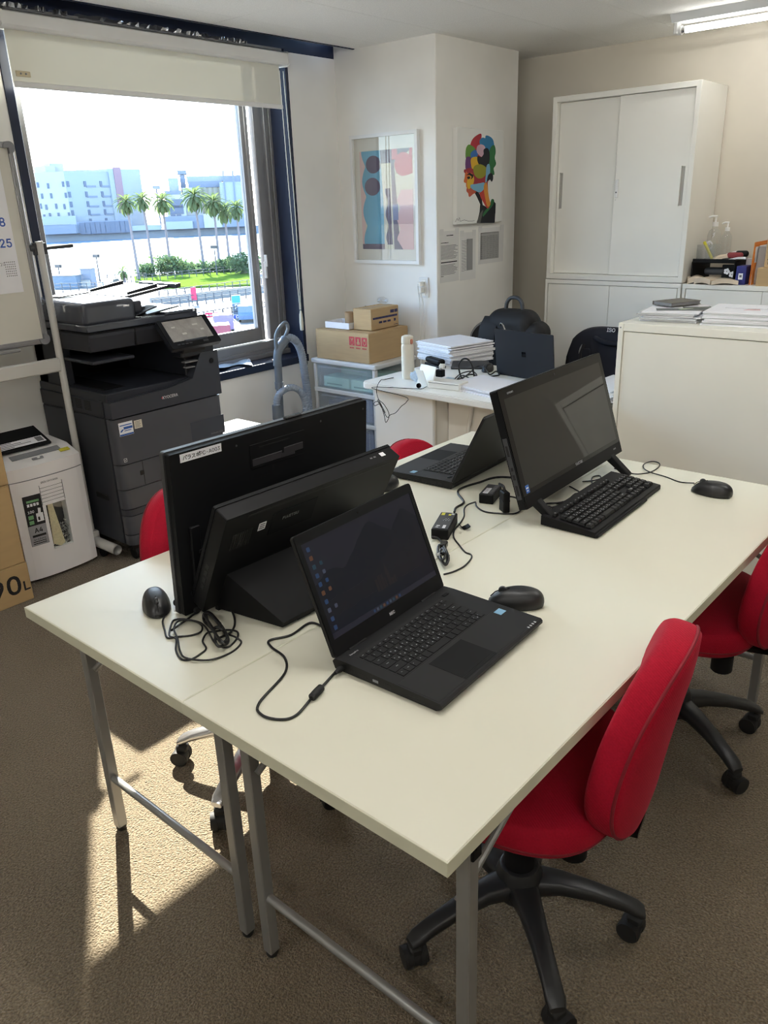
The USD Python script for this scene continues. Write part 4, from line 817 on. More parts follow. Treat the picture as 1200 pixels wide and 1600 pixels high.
# ---- whiteboard on its stand
WBX = -1.69
t = thing('whiteboard', 'grey-framed whiteboard on a white wheeled stand, cut off by the left edge', 'whiteboard', (0, 0, 0))
y0w, y1w, z0w, z1w = .20, 1.035, 1.012, 1.808
put('board', bb(WBX - .012, WBX, y0w + .012, y1w - .012, z0w + .012, z1w - .012, 0), mat('board_enamel', C(212, 210, 200), .22, var=.01), t, smooth=False)
put('board_frame', [bb(WBX - .018, WBX + .008, y1w - .022, y1w, z0w + .03, z1w - .03, .003), bb(WBX - .018, WBX + .008, y0w, y0w + .022, z0w + .03, z1w - .03, .003), bb(WBX - .018, WBX + .008, y0w + .03, y1w - .03, z0w, z0w + .022, .003), bb(WBX - .018, WBX + .008, y0w + .03, y1w - .03, z1w - .022, z1w, .003),
                    bb(WBX + .002, WBX + .010, y1w - .014, y1w - .008, z0w + .04, z1w - .04, .001), bb(WBX + .002, WBX + .010, y0w + .03, y1w - .04, z0w + .008, z0w + .014, .001)], MAT['alu'], t, smooth=False)
cc = ext(sbox(-.045, -.045, 0, 0).buffer(-.02).buffer(.02).union(sbox(-.045, -.045, -.02, -.02)).difference(sbox(-.05, -.05, -.024, -.024)), .034, -.022)
for yy, zz, a in ((y1w + .002, z1w + .002, 0), (y1w + .002, z0w - .002, -math.pi / 2), (y0w - .002, z1w + .002, math.pi / 2), (y0w - .002, z0w - .002, math.pi)):
    put('frame_corner', tf(cc, RZ(a), FACE_PX, T(WBX + .004, yy, zz)), MAT['grey'], t, smooth=30)
put('pen_tray', bb(WBX, WBX + .05, y0w + .08, y1w - .15, z0w - .012, z0w + .002, .003), MAT['alu'], t, smooth=False)
WT = mat('stand_white', C(204, 203, 198), .4)
put('stand_post', [tube(np.array([(WBX + .012, y, .09), (WBX + .012, y, 1.43)]), .0155, 18) for y in (1.068,)], WT, t)
put('stand_post', [tube(np.array([(WBX + .012, y, .09), (WBX + .012, y, 1.43)]), .0155, 18) for y in (.165,)], WT, t)
put('cross_rail', bb(WBX + .004, WBX + .028, .165, 1.062, .885, .945, .006), WT, t, smooth=False)
for y in (1.068, .165):
    put('stand_foot', [tube(np.array([(-1.97, y, .065), (-1.47, y, .065)]), .024, 20, caps=False), tube(np.array([(-1.47, y, .065), (-1.97, y, .065)]), .020, 20, caps=False)], WT, t)
    put('foot_bracket', bx(.06, .05, .06, (WBX + .012, y, .085), .006), WT, t)
    put('foot_caster', [cyl(.02, .018, (x, y, .02), 'y', 16) for x in (-1.93, -1.60)] + [cyl(.006, .03, (x, y, .035)) for x in (-1.93, -1.60)], MAT['rubber'], t)
put('pivot_clamp', [cyl(.016, .05, (WBX + .0, 1.05, 1.405), 'y', 16), bx(.02, .02, .05, (WBX + .006, 1.05, 1.40), .003), bx(.02, .012, .045, (WBX + .006, 1.092, 1.40), .002)], MAT['dgrey'], t)
put('tilt_lever', tube(np.array([(WBX + .01, 1.09, 1.40), (WBX + .012, 1.12, 1.402), (WBX + .014, 1.215, 1.405)]), [.006, .0075, .0085], 10), MAT['dgrey'], t)
# calendar sheet
c = thing('calendar_sheet', 'white calendar sheet with blue numbers hanging on the whiteboard', 'calendar', (WBX + .0015, 0, 0))
yc1 = on((37, 456), 0, WBX)[1]; zc0 = on((37, 456), 0, WBX)[2]
put('sheet', bb(0, .0008, .46, yc1, zc0, zc0 + .52, 0), MAT['paper'], c, smooth=False)
CB = mat('calendar_blue', C(64, 96, 176), .7)
q1 = on((8.5, 380), 0, WBX); q2 = on((3, 347), 0, WBX); q3 = on((15, 420), 0, WBX)
put('date_number', tf(text('25', .032, .0006, True), FACE_PX, T(.0005, q1[1], q1[2])), CB, c, smooth=False)
put('date_number', tf(text('18', .032, .0006, True), FACE_PX, T(.0005, q2[1] - .014, q2[2])), CB, c, smooth=False)
put('date_number', tf(text('11', .032, .0006, True), FACE_PX, T(.0005, q2[1] - .03, q2[2] + .075)), CB, c, smooth=False)
put('date_number', tf(text('24', .032, .0006, True), FACE_PX, T(.0005, q1[1] - .085, q1[2])), MAT['ink'], c, smooth=False)
put('mini_calendar', [bb(.0005, .0012, q3[1] - .018 + .008 * k, q3[1] - .014 + .008 * k, q3[2] - .03 + .009 * j, q3[2] - .026 + .009 * j, 0) for k in range(6) for j in range(7)] + [tf(text('10', .012, .0006), FACE_PX, T(.0005, q3[1] - .026, q3[2] + .02))], MAT['greyink'], c, smooth=False)

# ---- shredder
SW = mat('shredder_white', C(240, 238, 238), .42, var=.02, vscale=3)
t = thing('paper_shredder', 'white upright paper shredder with a viewing window, between the boxes and the copier', 'shredder', (0, 0, 0))
def bow(x, y0, y1, b, back, n=12):
    """Plan of the body: front face bowed out towards +X by b."""
    ys_ = np.linspace(y0, y1, n); return Polygon([(back, y0 + .01), (back, y1 - .01)] + [(x - b + b * (1 - ((y - (y0 + y1) / 2) / ((y1 - y0) / 2)) ** 2) ** .7, y) for y in ys_[::-1]]).buffer(.008).buffer(-.008)
yA, yB = .694, 1.027; xf = -1.565
BODY = bow(xf, yA, yB, .022, -1.84)
wy0, wy1, wz0, wz1 = .822, .916, .135, .345
xw = lambda y: xf - .022 + .022 * max(0, 1 - ((y - (yA + yB) / 2) / ((yB - yA) / 2)) ** 2) ** .7
body = ext(BODY, .455, .018)
cut = bb(xf - .07, xf + .05, wy0, wy1, wz0, wz1, 0)
put('body', diff(diff(body, cut), bb(-1.82, xf - .045, yA + .03, yB - .03, .05, .44, 0)), SW, t, smooth=30)
put('basket_groove', [ext(BODY.buffer(.0004).difference(BODY.buffer(-.004)), .003, .473)], MAT['grey'], t, smooth=30)
hd = put('head', [ext(bow(xf - .004, yA - .006, yB + .004, .022, -1.845), .055, .476), trimesh.convex.convex_hull(np.vstack([np.c_[np.array(bow(xf - .004, yA - .006, yB + .004, .022, -1.845).exterior.coords), np.full(len(bow(xf - .004, yA - .006, yB + .004, .022, -1.845).exterior.coords), .53)], np.array([(-1.84, yA, .575), (-1.84, yB, .575), (-1.66, yA + .01, .572), (-1.66, yB - .01, .572)])]))], SW, t, smooth=30)
sl = math.atan2(.042, .10)
HM = T(-1.612, 0, .553) @ RY(sl * .9)
put('control_strip', tf(bb(-.045, -.012, yA + .05, yB - .06, -.002, .0025, .001), HM), MAT['grey'], hd, smooth=False)
put('switch', [tf(rbx(.012, .05, .006, .002, (.010, .845, .001)), HM), ], MAT['grey'], hd)
put('switch_knob', tf(rbx(.010, .012, .008, .003, (.010, .848, .004)), HM), MAT['white'], hd)
put('warning_print', tf(bb(-.014, .006, .955, 1.0, -.001, .0022, 0), HM), MAT['yellow'], hd, smooth=False)
put('paper_lid', [tf(bb(-.215, -.062, yA + .015, yB - .075, .004, .016, .003), HM), ], MAT['blackm'], hd, smooth=False)
put('lid_label', [tf(bb(-.125, -.078, yA + .03, yB - .09, .0155, .017, 0), HM)], MAT['paper'], hd, smooth=False)
put('lid_print', [tf(bb(-.12 + .011 * k, -.116 + .011 * k, yA + .04, yA + .10 + .04 * (k % 3), .0168, .0174, 0), HM) for k in range(4)] + [tf(bb(-.12, -.085, .90, .93, .0168, .0174, 0), HM)], MAT['greyink'], hd, smooth=False)
put('brand_print', tf(text('IRIS OHYAMA', .0085, .0006), FACE_PX, T(xf + .0005, .858, .451)), MAT['greyink'], t, smooth=False)
put('groove', [bb(xw(.86) - .004, xw(.86) + .0006, .808, .914, .361 + k * .016, .3625 + k * .016, 0) for k in range(5)] + [bb(xw(.86) - .004, xw(.86) + .0006, y, y + .0015, .35, .44, 0) for y in (.808, .913)], MAT['greyink'], t, smooth=False)
wn = put('window_pane', bb(xf - .012, xf - .009, wy0, wy1, wz0, wz1, 0), glass, t, smooth=False)
put('window_lining', [bb(xf - .05, xf - .048, wy0 - .02, wy1 + .02, wz0 - .02, wz1 + .02, 0)], mat('bin_dark', C(52, 52, 56), .5), t, smooth=False)
shred = usdkit.material(stage, '/World/Looks/paper_shreds', {'t': ('texture_coordinate', {}), 'v': ('voronoi_texture', {'scale': 190.}), 'r': ('rgb_ramp', {'ramp': [(.2, C(70, 70, 74)), (.55, C(150, 150, 150)), (.9, C(222, 220, 212))]}), 'p': ('principled_bsdf', {'roughness': .9})}, [('t.object', 'v.vector'), ('v.color', 'r.fac'), ('r.color', 'p.base_color')], surface='p.BSDF')
r3 = np.random.default_rng(4); ms = []
for k in range(420):
    y, z = r3.uniform(wy0 + .003, wy1 - .003), r3.uniform(wz0, wz0 + .13)
    if z > wz0 + .12 * (.35 + .65 * ((y - wy0) / (wy1 - wy0))): continue
    ms.append(tf(bx(.001, .004, .011, c=0), RX(r3.uniform(0, 3)), RZ(r3.uniform(-.8, .8)), T(xf - .020 - r3.uniform(0, .014), y, z)))
put('paper_shreds', ms, shred, t, smooth=False, kind='stuff')
sp_ = tf(ext(Polygon([(wy0 + .008, wz0 + .02), (wy0 + .014, wz1), (wy0 + .036, wz1), (wy0 + .062, wz0 + .01), (wy0 + .04, wz0)]), .004), FACE_PX, T(xf - .018, 0, 0))
put('cream_paper_strip', sp_, mat('cream_paper', C(222, 208, 172), .9, var=.1, vscale=90), t, smooth=False)
xa, xb2 = xw(.729), xw(.806); th_ = -math.asin((xb2 - xa) / math.hypot(xb2 - xa, .077))
LT = T((xa + xb2) / 2 + .0022, .7675, 0) @ RZ(th_) @ T(-xw(.768), -.7675, 0)     # the label follows the bowed front
def putl(n, ms, *a, **k): return put(n, [tf(q, LT) for q in (ms if isinstance(ms, list) else [ms])], *a, **k)
lb = putl('feature_label', [bb(xw(.768) - .002, xw(.768) + .0012, .729, .806, .176, .407, .0)], mat('label_silver', C(150, 150, 154), .4), t, smooth=False)
LX = xw(.768) + .0012
putl('label_black', bb(LX - .0004, LX + .0005, .729, .806, .270, .407, 0), MAT['ink'], lb, smooth=False)
putl('label_print', [tf(text('A4', .020, .0006, True), FACE_PX, T(LX, .770, .246)), bb(LX, LX + .0008, .740, .798, .216, .226, 0), tf(text('4×10mm', .009, .0005), FACE_PX, T(LX, .768, .205)), bb(LX, LX + .0008, .738, .795, .193, .196, 0), bb(LX, LX + .0008, .738, .795, .184, .187, 0)], MAT['ink'], lb, smooth=False)
putl('label_print', [bb(LX, LX + .0009, .742, .796, .376, .386, 0)] + [bb(LX, LX + .0009, .738, .760, .300, .318, 0), bb(LX, LX + .0009, .738, .758, .277, .294, 0)], MAT['green'], lb, smooth=False)
putl('label_print', [bb(LX, LX + .0009, .742 + k * .0135, .752 + k * .0135, .358, .371, 0) for k in range(4)] + [tf(text('100', .011, .0006, True), FACE_PX, T(LX, .753, .334)), bb(LX, LX + .0009, .772, .802, .283, .322, 0), tf(ext(Polygon([(0, 0), (.012, 0), (.014, .022), (.002, .024)]), .0008), FACE_PX, T(LX, .782, .322))], MAT['paper'], lb, smooth=False)
putl('label_print', bb(LX + .0008, LX + .0012, .778, .786, .289, .305, 0), MAT['ink'], lb, smooth=False)
for y in (yA + .05, yB - .05): put('foot', [cyl(.018, .02, (x, y, .01), n=14) for x in (-1.62, -1.80)], MAT['rubber'], t)

# ---- cardboard boxes at the left edge
def carton(name, label, x0, x1, y0, y1, z0, z1, cat='box', m=None, flaps=True, rz=0., group=None):
    cx, cy = (x0 + x1) / 2, (y0 + y1) / 2; w, d, h = x1 - x0, y1 - y0, z1 - z0
    t = thing(name, label, cat, (cx, cy, z0), rz, group)
    put('walls', bx(w, d, h, (0, 0, h / 2), .003), m or MAT['card'], t, smooth=False)
    if flaps:
        put('flap', bb(-w / 2 + .001, w / 2 - .001, .001, d / 2 - .001, h - .0005, h + .0025, .001), m or MAT['card'], t, smooth=False)
        put('flap', bb(-w / 2 + .001, w / 2 - .001, -d / 2 + .001, -.001, h - .0005, h + .0025, .001), m or MAT['card'], t, smooth=False)
    return t, w, d, h
CARD2 = mat('kraft_carton', C(178, 150, 106), .8, var=.04, vscale=5, stretch=(1, 1, 6))
b1 = carton('cardboard_box', 'brown cardboard box printed with the letters 90L, bottom of the left stack', -1.86, -1.452, .24, .64, 0, .170, m=CARD2)
yq = on((28, 912), 0, -1.452)
put('print', [tf(text('90', .078, .0008, True), FACE_PX, T(b1[1] / 2, on((10, 921), 0, -1.452)[1] - .44, on((22, 915), 0, -1.452)[2])), tf(text('L', .040, .0008, True), FACE_PX, T(b1[1] / 2, on((42, 914), 0, -1.452)[1] - .44, on((42, 914), 0, -1.452)[2]))], MAT['ink'], b1[0], smooth=False)
carton('cardboard_box', 'tall plain brown cardboard box, middle of the left stack', -1.86, -1.455, .23, .636, .174, .513, m=CARD2)
carton('cardboard_box', 'plain brown cardboard box on top of the left stack, beside the shredder lid', -1.84, -1.46, .24, .640, .517, .678, m=CARD2)

# ---- vacuum cleaner leaning in the window corner
VG = mat('vacuum_grey', C(104, 112, 120), .4, var=.05); VH = mat('vacuum_hose', C(140, 150, 162), .42)
t = thing('vacuum_cleaner', 'grey vacuum cleaner with a ribbed hose standing under the window', 'vacuum cleaner', (0, 0, 0))
XV = -1.82
pv = lambda x, y, dx=0.: on((x, y), 0, XV + dx)
wd = [pv(434, 566), pv(436, 600), pv(437, 650)]; foot_ = np.array([XV, wd[-1][1], .06])
put('wand', [tube(np.array([wd[0], wd[1]]), .0225, 18), tube(np.array([wd[1], foot_]), .019, 18), tube(np.array([wd[1] + (0, 0, .012), wd[1] - (0, 0, .03)]), .0255, 18)], VG, t, smooth=50)
hp = [pv(433, 572), pv(434, 552), pv(439, 540), pv(446, 530)]
put('handle', [tube(spline(hp, 6), np.linspace(.023, .029, 19), 16), tube(spline([pv(432, 548), pv(431, 526), pv(437, 512), pv(446, 504), pv(450, 513), pv(446, 525), pv(441, 536)], 6), .011, 12)], VG, t, smooth=50)
def ribbed(pts, r, n=14):
    s = spline(pts, n); L = np.r_[0, np.cumsum(np.linalg.norm(np.diff(s, axis=0), axis=1))]; m_ = int(L[-1] / .0035); q = np.linspace(0, L[-1], m_)
    p = np.c_[[np.interp(q, L, s[:, k]) for k in range(3)]].T
    return tube(p, r + .0016 * np.cos(np.arange(m_) * math.pi / 2), 14)
put('hose', ribbed([pv(445, 531), pv(452, 528), pv(462, 533), pv(471, 552), pv(477, 590), pv(482, 630), pv(484, 680, .05), pv(470, 740, .14), (XV + .22, 2.62, .10)], .0235), VH, t, smooth=60)
put('hose_loop', ribbed([pv(432, 640, .03), pv(434, 620, .03), pv(446, 608, .04), pv(460, 606, .06), pv(472, 616, .08), pv(478, 640, .1), pv(470, 690, .14), (XV + .20, 2.50, .12)], .0195), VH, t, smooth=60)
put('hose_cuff', [tube(np.array([pv(432, 633, .03), pv(433, 655, .03)]), .027, 16), tube(np.array([pv(433, 655, .03), foot_ + (.05, -.03, .12)]), .022, 16)], VG, t, smooth=50)
put('floor_head', hull(bx(.25, .10, .04, (XV + .07, foot_[1] - .0, .03), .01), bx(.06, .06, .06, (XV, foot_[1], .06), .01)), VG, t)
put('canister', [rbx(.26, .32, .20, .07, (XV + .30, 2.50, .115), 3)], VG, t, smooth=60)
put('wheel', [cyl(.06, .03, (XV + .30 + s_ * .13, 2.42, .06), 'x', 24, c=.006) for s_ in (-1, 1)], MAT['rubber'], t)
# cloth on the sill
t = thing('face_mask', 'pale blue disposable mask lying on the dark window sill', 'mask', (0, 0, 0))
g = [];
for i in range(9):
    u = i / 8; a = on((335 + 60 * u, 574 - 4 * u + 2 * math.sin(u * 7)), 2, ZS + .012 + .008 * math.sin(u * 9)); b_ = on((340 + 48 * u, 561 - 3 * u), 2, ZS + .016)
    g.append([a, b_, b_ + (0, 0, .002), a + (0, 0, .002)])
put('cloth', loft(g), mat('mask_blue', C(176, 196, 214), .85), t, smooth=40)
put('ear_loop', tube(spline([on((385, 566), 2, ZS + .014), on((388, 561), 2, ZS + .03), on((391, 563), 2, ZS + .02), on((389, 569), 2, ZS + .012)], 6), .002, 6), MAT['paper'], t)
# ================================================================ back: drawers, desk, pictures, cabinets
CLEAR = pane_glass('clear_drawer', (.97, .985, .985), .03, .10, (C(236, 240, 240), .12))
DW = mat('drawer_white', C(226, 226, 222), .45)
X0, X1, YF, YR, ZT = -1.90, -1.385, 2.85, 3.24, .635
t = thing('drawer_chest', 'white plastic chest with clear drawers in the corner under the brown box', 'chest of drawers', (0, 0, 0))
put('top', rbx(X1 - X0 + .02, YR - YF + .02, .03, .010, ((X0 + X1) / 2, (YF + YR) / 2, ZT - .015)), DW, t)
for x in (X0 + .012, X1 - .012):
    for y in (YF + .015, YR - .015): put('corner_post', bx(.024, .03, ZT - .04, (x, y, (ZT - .04) / 2 + .01), .004), DW, t, smooth=False)
lv = [(.455, .605), (.265, .425), (.06, .235)]
for z0, z1 in lv:
    put('shelf_rail', [bb(X0, X1, YF - .004, YF + .02, z0 - .030, z0 - .004, .003), bb(X0, X0 + .02, YF, YR, z0 - .03, z0 - .004, .003), bb(X1 - .02, X1, YF, YR, z0 - .03, z0 - .004, .003)], DW, t, smooth=False)
    dr = put('drawer', [bb(X0 + .03, X1 - .03, YF + .002, YF + .006, z0, z1, .0), bb(X0 + .03, X0 + .034, YF + .006, YR - .02, z0, z1, 0), bb(X1 - .034, X1 - .03, YF + .006, YR - .02, z0, z1, 0), bb(X0 + .03, X1 - .03, YF + .006, YR - .02, z0, z0 + .004, 0)], CLEAR, t, smooth=False)
    put('drawer_rim', [bb(X0 + .06, X1 - .06, YF - .004, YF + .004, z1 - .022, z1 - .016, .002), bb(X0 + .06, X0 + .066, YF - .004, YF + .003, z0 + .02, z1 - .016, .002), bb(X1 - .066, X1 - .06, YF - .004, YF + .003, z0 + .02, z1 - .016, .002)], CLEAR, dr, smooth=False)
MINT = mat('mint_carton', C(186, 228, 214), .75)
def small_box(name, label, c, s, m, prints=(), group=None, cat='box', rz=0.):
    t = thing(name, label, cat, c, rz, group)
    put('carton', bx(*s, (0, 0, s[2] / 2), .0015), m, t, smooth=False)
    for pm, rects in prints:
        put('print', [bb(-s[0] / 2 + s[0] * a, -s[0] / 2 + s[0] * b, -s[1] / 2 - .0006, -s[1] / 2 + .001, s[2] * e, s[2] * f, 0) for a, b, e, f in rects], pm, t, smooth=False)
    return t
pr = [(mat('mint_print', C(90, 150, 140), .8), [(.12, .72, .22, .36)])]
small_box('glove_box', 'mint green carton at the front left of the top clear drawer', (-1.73, YF + .09, .460), (.215, .13, .062), MINT, pr)
small_box('glove_box', 'mint green carton at the front right of the top clear drawer', (-1.505, YF + .09, .460), (.20, .13, .062), MINT, pr)
small_box('glove_box', 'mint green carton lying behind left in the top clear drawer', (-1.69, YF + .22, .460), (.24, .11, .105), MINT, pr, rz=.1)
small_box('glove_box', 'mint green carton lying behind right in the top clear drawer', (-1.47, YF + .22, .460), (.14, .11, .09), MINT, pr)
NV = mat('navy_pouch', C(92, 100, 136), .7)
small_box('file_case', 'navy case in the middle clear drawer', (-1.66, YF + .12, .270), (.30, .18, .10), NV)
small_box('file_case', 'dark blue case at the right of the middle clear drawer', (-1.46, YF + .10, .270), (.09, .15, .14), NV)
small_box('file_case', 'navy case in the bottom clear drawer', (-1.47, YF + .10, .066), (.11, .15, .13), NV)
# carton with three red handling marks
t, w_, d_, h_ = carton('cardboard_box', 'wide brown cardboard box with three red handling marks on the clear drawers', -1.872, -1.432, YF + .01, 3.235, ZT + .001, ZT + .178)
FM = FACE_MY.copy(); rm = MAT['red']
for k, x in enumerate((.085, .135, .185)):
    fr_ = rrect(.042, .052, .002)
    if k == 0: fr_ = fr_.difference(Point(0, .018).buffer(.012).difference(Point(0, .022).buffer(.009))).difference(Point(0, -.010).buffer(.013).difference(Point(0, -.010).buffer(.010)))
    if k == 1: fr_ = fr_.difference(sbox(-.012, -.018, .012, -.009)).difference(sbox(-.006, -.002, .006, .016)).difference(Polygon([(-.016, -.008), (0, .002), (.016, -.008)]))
    if k == 2: fr_ = fr_.difference(Point(0, .010).buffer(.008)).difference(LineString([(-.014, .006), (-.010, -.012), (0, -.020), (.010, -.012), (.014, .006)]).buffer(.0022))
    put('handling_mark', tf(ext(fr_, .0008), FM, T(x, -d_ / 2 - .0002, .128)), rm, t, smooth=False)
    put('mark_text', tf(ext(unary_union([sbox(-.018 + q * .009, -.004, -.012 + q * .009, .004) for q in range(4)]), .0008), FM, T(x, -d_ / 2 - .0002, .088)), rm, t, smooth=False)
ZB = ZT + .184
t = thing('carton_tray', 'shallow white carton tray on the wide brown box', 'tray', (-1.735, 2.99, ZB))
put('tray_bottom', bx(.20, .15, .003, (0, 0, .0015), .0005), MAT['paper'], t, smooth=False)
for a in ((-.2 / 2, 0, .003, .15), (.2 / 2, 0, .003, .15), (0, -.075, .2, .003), (0, .075, .2, .003)): put('tray_side', bx(a[2], a[3], .038, (a[0], a[1], .019), .0008), MAT['paper'], t, smooth=False)
t = thing('paper_cup', 'brown cardboard roll standing in the white carton tray', 'paper roll', (-1.70, 3.0, ZB + .004))
put('roll', [lathe([(.030, 0), (.033, 0), (.033, .088), (.030, .088), (.030, 0)], n=28)], mat('kraft_roll', C(168, 138, 104), .85), t, smooth=50)
t, w_, d_, h_ = carton('cardboard_box', 'small brown box with dark blue print on the wide brown box', -1.62, -1.475, 2.94, 3.20, ZB, ZB + .125, flaps=False, rz=-.0)
PB = mat('dark_blue_print', C(58, 56, 92), .8)
put('print', [bb(w_ / 2 - .001, w_ / 2 + .0006, -.115, .115, .062, .074, 0), bb(w_ / 2 - .001, w_ / 2 + .0006, .05, .085, .086, .104, 0), bb(w_ / 2 - .001, w_ / 2 + .0006, .09, .118, .086, .104, 0)] + [bb(w_ / 2 - .001, w_ / 2 + .0006, -.06 + k * .04, -.03 + k * .04, .035, .047, 0) for k in range(3)] + [bb(w_ / 2 - .001, w_ / 2 + .0006, .082, .10, .034, .05, 0), bb(w_ / 2 - .001, w_ / 2 + .0006, .08, .12, .012, .015, 0)], PB, t, smooth=False)
put('tape', bb(-.022, .022, -d_ / 2 - .0004, d_ / 2, h_ - .001, h_ + .0006, 0), mat('packing_tape', C(170, 140, 96), .3), t, smooth=False)
t = thing('coiled_cord', 'dark coiled cord lying behind the small printed box', 'cord', (-1.66, 3.16, ZB))
put('coil', tube(spline([(.05 * math.cos(a) , .028 * math.sin(a), .012 + .1 * (a / 18) + .006 * math.sin(5 * a)) for a in np.linspace(0, 18, 40)], 3), .005, 7), MAT['dgrey'], t, smooth=60)
t = thing('plastic_bag', 'crumpled clear plastic bag on the coiled cord', 'plastic bag', (-1.60, 3.20, ZB + .128))
bagm = usdkit.material(stage, '/World/Looks/clear_bag', {'t': ('transparent_bsdf', {'color': (.95, .95, .95)}), 'g': ('glossy_bsdf', {'roughness': .15}), 'm': ('mix_closure', {'fac': .3})}, [('t.BSDF', 'm.closure1'), ('g.BSDF', 'm.closure2')], surface='m.closure')
s_ = trimesh.creation.icosphere(3, .04); s_.vertices *= (1, .8, .5); s_.vertices *= (1 + .5 * (meshkit.fbm(s_.vertices * 60, 3, 2) - .5))[:, None]; s_.apply_translation((0, 0, .018)); put('film', s_, bagm, t, smooth=False)

# ---- white desk (its user sits on the far side)
DSK = mat('desk_white', C(240, 239, 232), .32, var=.01)
dz = .71; da = math.radians(-2.6)
t = thing('office_desk', 'white office desk at the back carrying paper stacks and a dark laptop', 'desk', (-.925, 2.207, 0), da)
prof = rrect(1.205, .70, .035, .6025, .35)
tp = put('desk_top', [ext(prof, .022, dz - .028), ext(prof.buffer(-.004), .032, dz - .032)], DSK, t, smooth=False)
put('pedestal', [bb(.05, .44, .045, .62, .02, dz - .032, .004)], DSK, t, smooth=False)
put('pedestal_edge', bb(.425, .443, .040, .06, .02, dz - .032, .004), mat('desk_edge', C(206, 203, 192), .4), t, smooth=False)
put('modesty_panel', [bb(.443, 1.165, .14, .155, .12, dz - .032, .002)], DSK, t, smooth=False)
put('panel_brace', tube(np.array([(.50, .125, .14), (.60, .125, dz - .045)]), .009, 10), DSK, t)
put('end_panel', bb(1.165, 1.195, .045, .65, .0, dz - .032, .003), DSK, t, smooth=False)
put('leg_pad', [bx(.04, .04, .02, (x, y, .01), .003) for x in (.08, .41) for y in (.08, .58)], MAT['rubber'], t)
onD = lambda x, y, dz_=0.: on((x, y), 2, dz + dz_)
# bottle
P = onD(634, 592)
t = thing('bottle', 'cream vacuum bottle with a flip lid standing on the white desk', 'bottle', (P[0], P[1] + .02, dz))
IV = mat('ivory_bottle', C(226, 221, 206), .35)
put('body', lathe([(0, 0), (.030, 0), (.032, .004), (.032, .155), (.030, .168), (.0285, .172), (0, .172)], n=32), IV, t, smooth=40)
put('lid', lathe([(0, .173), (.0295, .173), (.031, .176), (.031, .196), (.028, .208), (.018, .213), (0, .214)], n=32), IV, t, smooth=40)
put('lid_catch', [bx(.010, .014, .024, (.030, -.006, .185), .003), bx(.006, .006, .01, (-.032, 0, .198), .002)], mat('lid_button', C(190, 120, 96), .5), t)
# white stand with crumpled film
P = onD(668, 606)
t = thing('card_stand', 'white leaning card stand beside the cream bottle', 'stand', (P[0] - .035, P[1] + .02, dz), -.25)
put('card', tf(bx(.115, .004, .10, (0, 0, .05), .001), RX(-.30)), DSK, t, smooth=False)
put('back_leg', tf(bx(.06, .003, .09, (0, .0, .045), .001), RX(.35), T(0, -.0, 0)), DSK, t, smooth=False)
P = onD(657, 598)
t = thing('plastic_film', 'crumpled clear blue-white plastic film in front of the card stand', 'plastic film', (P[0] - .0, P[1] - .01, dz))
filmm = usdkit.material(stage, '/World/Looks/film_pale', {'t': ('transparent_bsdf', {'color': (.9, .95, 1)}), 'g': ('principled_bsdf', {'roughness': .2, 'base_color': C(206, 224, 240)}), 'm': ('mix_closure', {'fac': .6})}, [('t.BSDF', 'm.closure1'), ('g.BSDF', 'm.closure2')], surface='m.closure')
s_ = trimesh.creation.icosphere(3, .05); s_.vertices *= (1.0, .5, .55); s_.vertices *= (1 + .9 * (meshkit.fbm(s_.vertices * 70, 3, 5) - .5))[:, None]; s_.apply_translation((0, 0, -s_.bounds[0][2])); put('film', s_, filmm, t, smooth=False)
# power strip box
P, Q = onD(668, 606), onD(717, 612)
a = math.atan2((Q - P)[1], (Q - P)[0]); L = np.linalg.norm(Q - P)
t = thing('cable_box', 'low white cable box at the front edge of the white desk', 'cable box', (*((P + Q) / 2)[:2], dz), a)
put('case', rbx(L, .085, .034, .005, (0, .045, .017)), DSK, t)
put('lid_groove', bb(-L / 2 + .004, L / 2 - .004, .001, .0035, .026, .0275, 0), MAT['greyink'], t, smooth=False)
P = onD(684, 590, .03)
t = thing('charger', 'black cube charger standing on the white cable box with a white plug', 'charger', (P[0] + .01, P[1] - .02, dz + .034), a)
put('cube', rbx(.038, .03, .034, .004, (0, .03, .017)), MAT['black'], t)
put('white_plug', [rbx(.022, .02, .02, .004, (.012, .03, .052)), tube(spline([(.0, .03, .034), (-.005, .03, .05), (.004, .03, .062)], 5), .003, 7)], DSK, t)
P = onD(703, 592, .02)
t = thing('plug_adapter', 'pale blue plug lying by the white cable box', 'plug', (P[0], P[1], dz), a)
put('plug', rbx(.045, .03, .026, .006, (0, 0, .013)), mat('pale_blue', C(170, 190, 206), .5), t)
# paper stacks
def paper_stack(label, c, size, n, rz, th, jit=.006, m=None, seed=1, group=None, z0=dz, cat='paper stack'):
    r = random.Random(seed); t = thing('paper_stack', label, cat, (*c[:2], z0), rz, group)
    z = 0.
    for k in range(n):
        h = th * r.uniform(.6, 1.4)
        g = tf(bx(size[0] * r.uniform(.985, 1.0), size[1] * r.uniform(.985, 1.0), h * .96, (r.uniform(-jit, jit), r.uniform(-jit, jit), z + h / 2), min(.0006, h * .2)), RZ(r.uniform(-.02, .02)))
        put('sheet_bundle', g, m or MAT['paper'], t, smooth=False); z += h
    return t, z
ps = [onD(643, 563), onD(693, 570)]
paper_stack('tall stack of white paper at the back of the white desk', (-.86, 2.93), (.30, .30), 16, -.30, .0062, .010, seed=3)
paper_stack('low fanned stack of white paper at the front of the white desk', (-.305, 2.40), (.32, .24), 6, -.22, .004, .008, seed=4)
paper_stack('stack of white paper seen past the right edge of the glossy-screen computer', (.22, 2.60), (.16, .32), 9, -.05, .0058, .006, seed=5)
t = thing('stapler', 'dark rounded stapler lying beside the tall paper stack', 'stapler', (*onD(680, 572)[:2], dz), -.4)
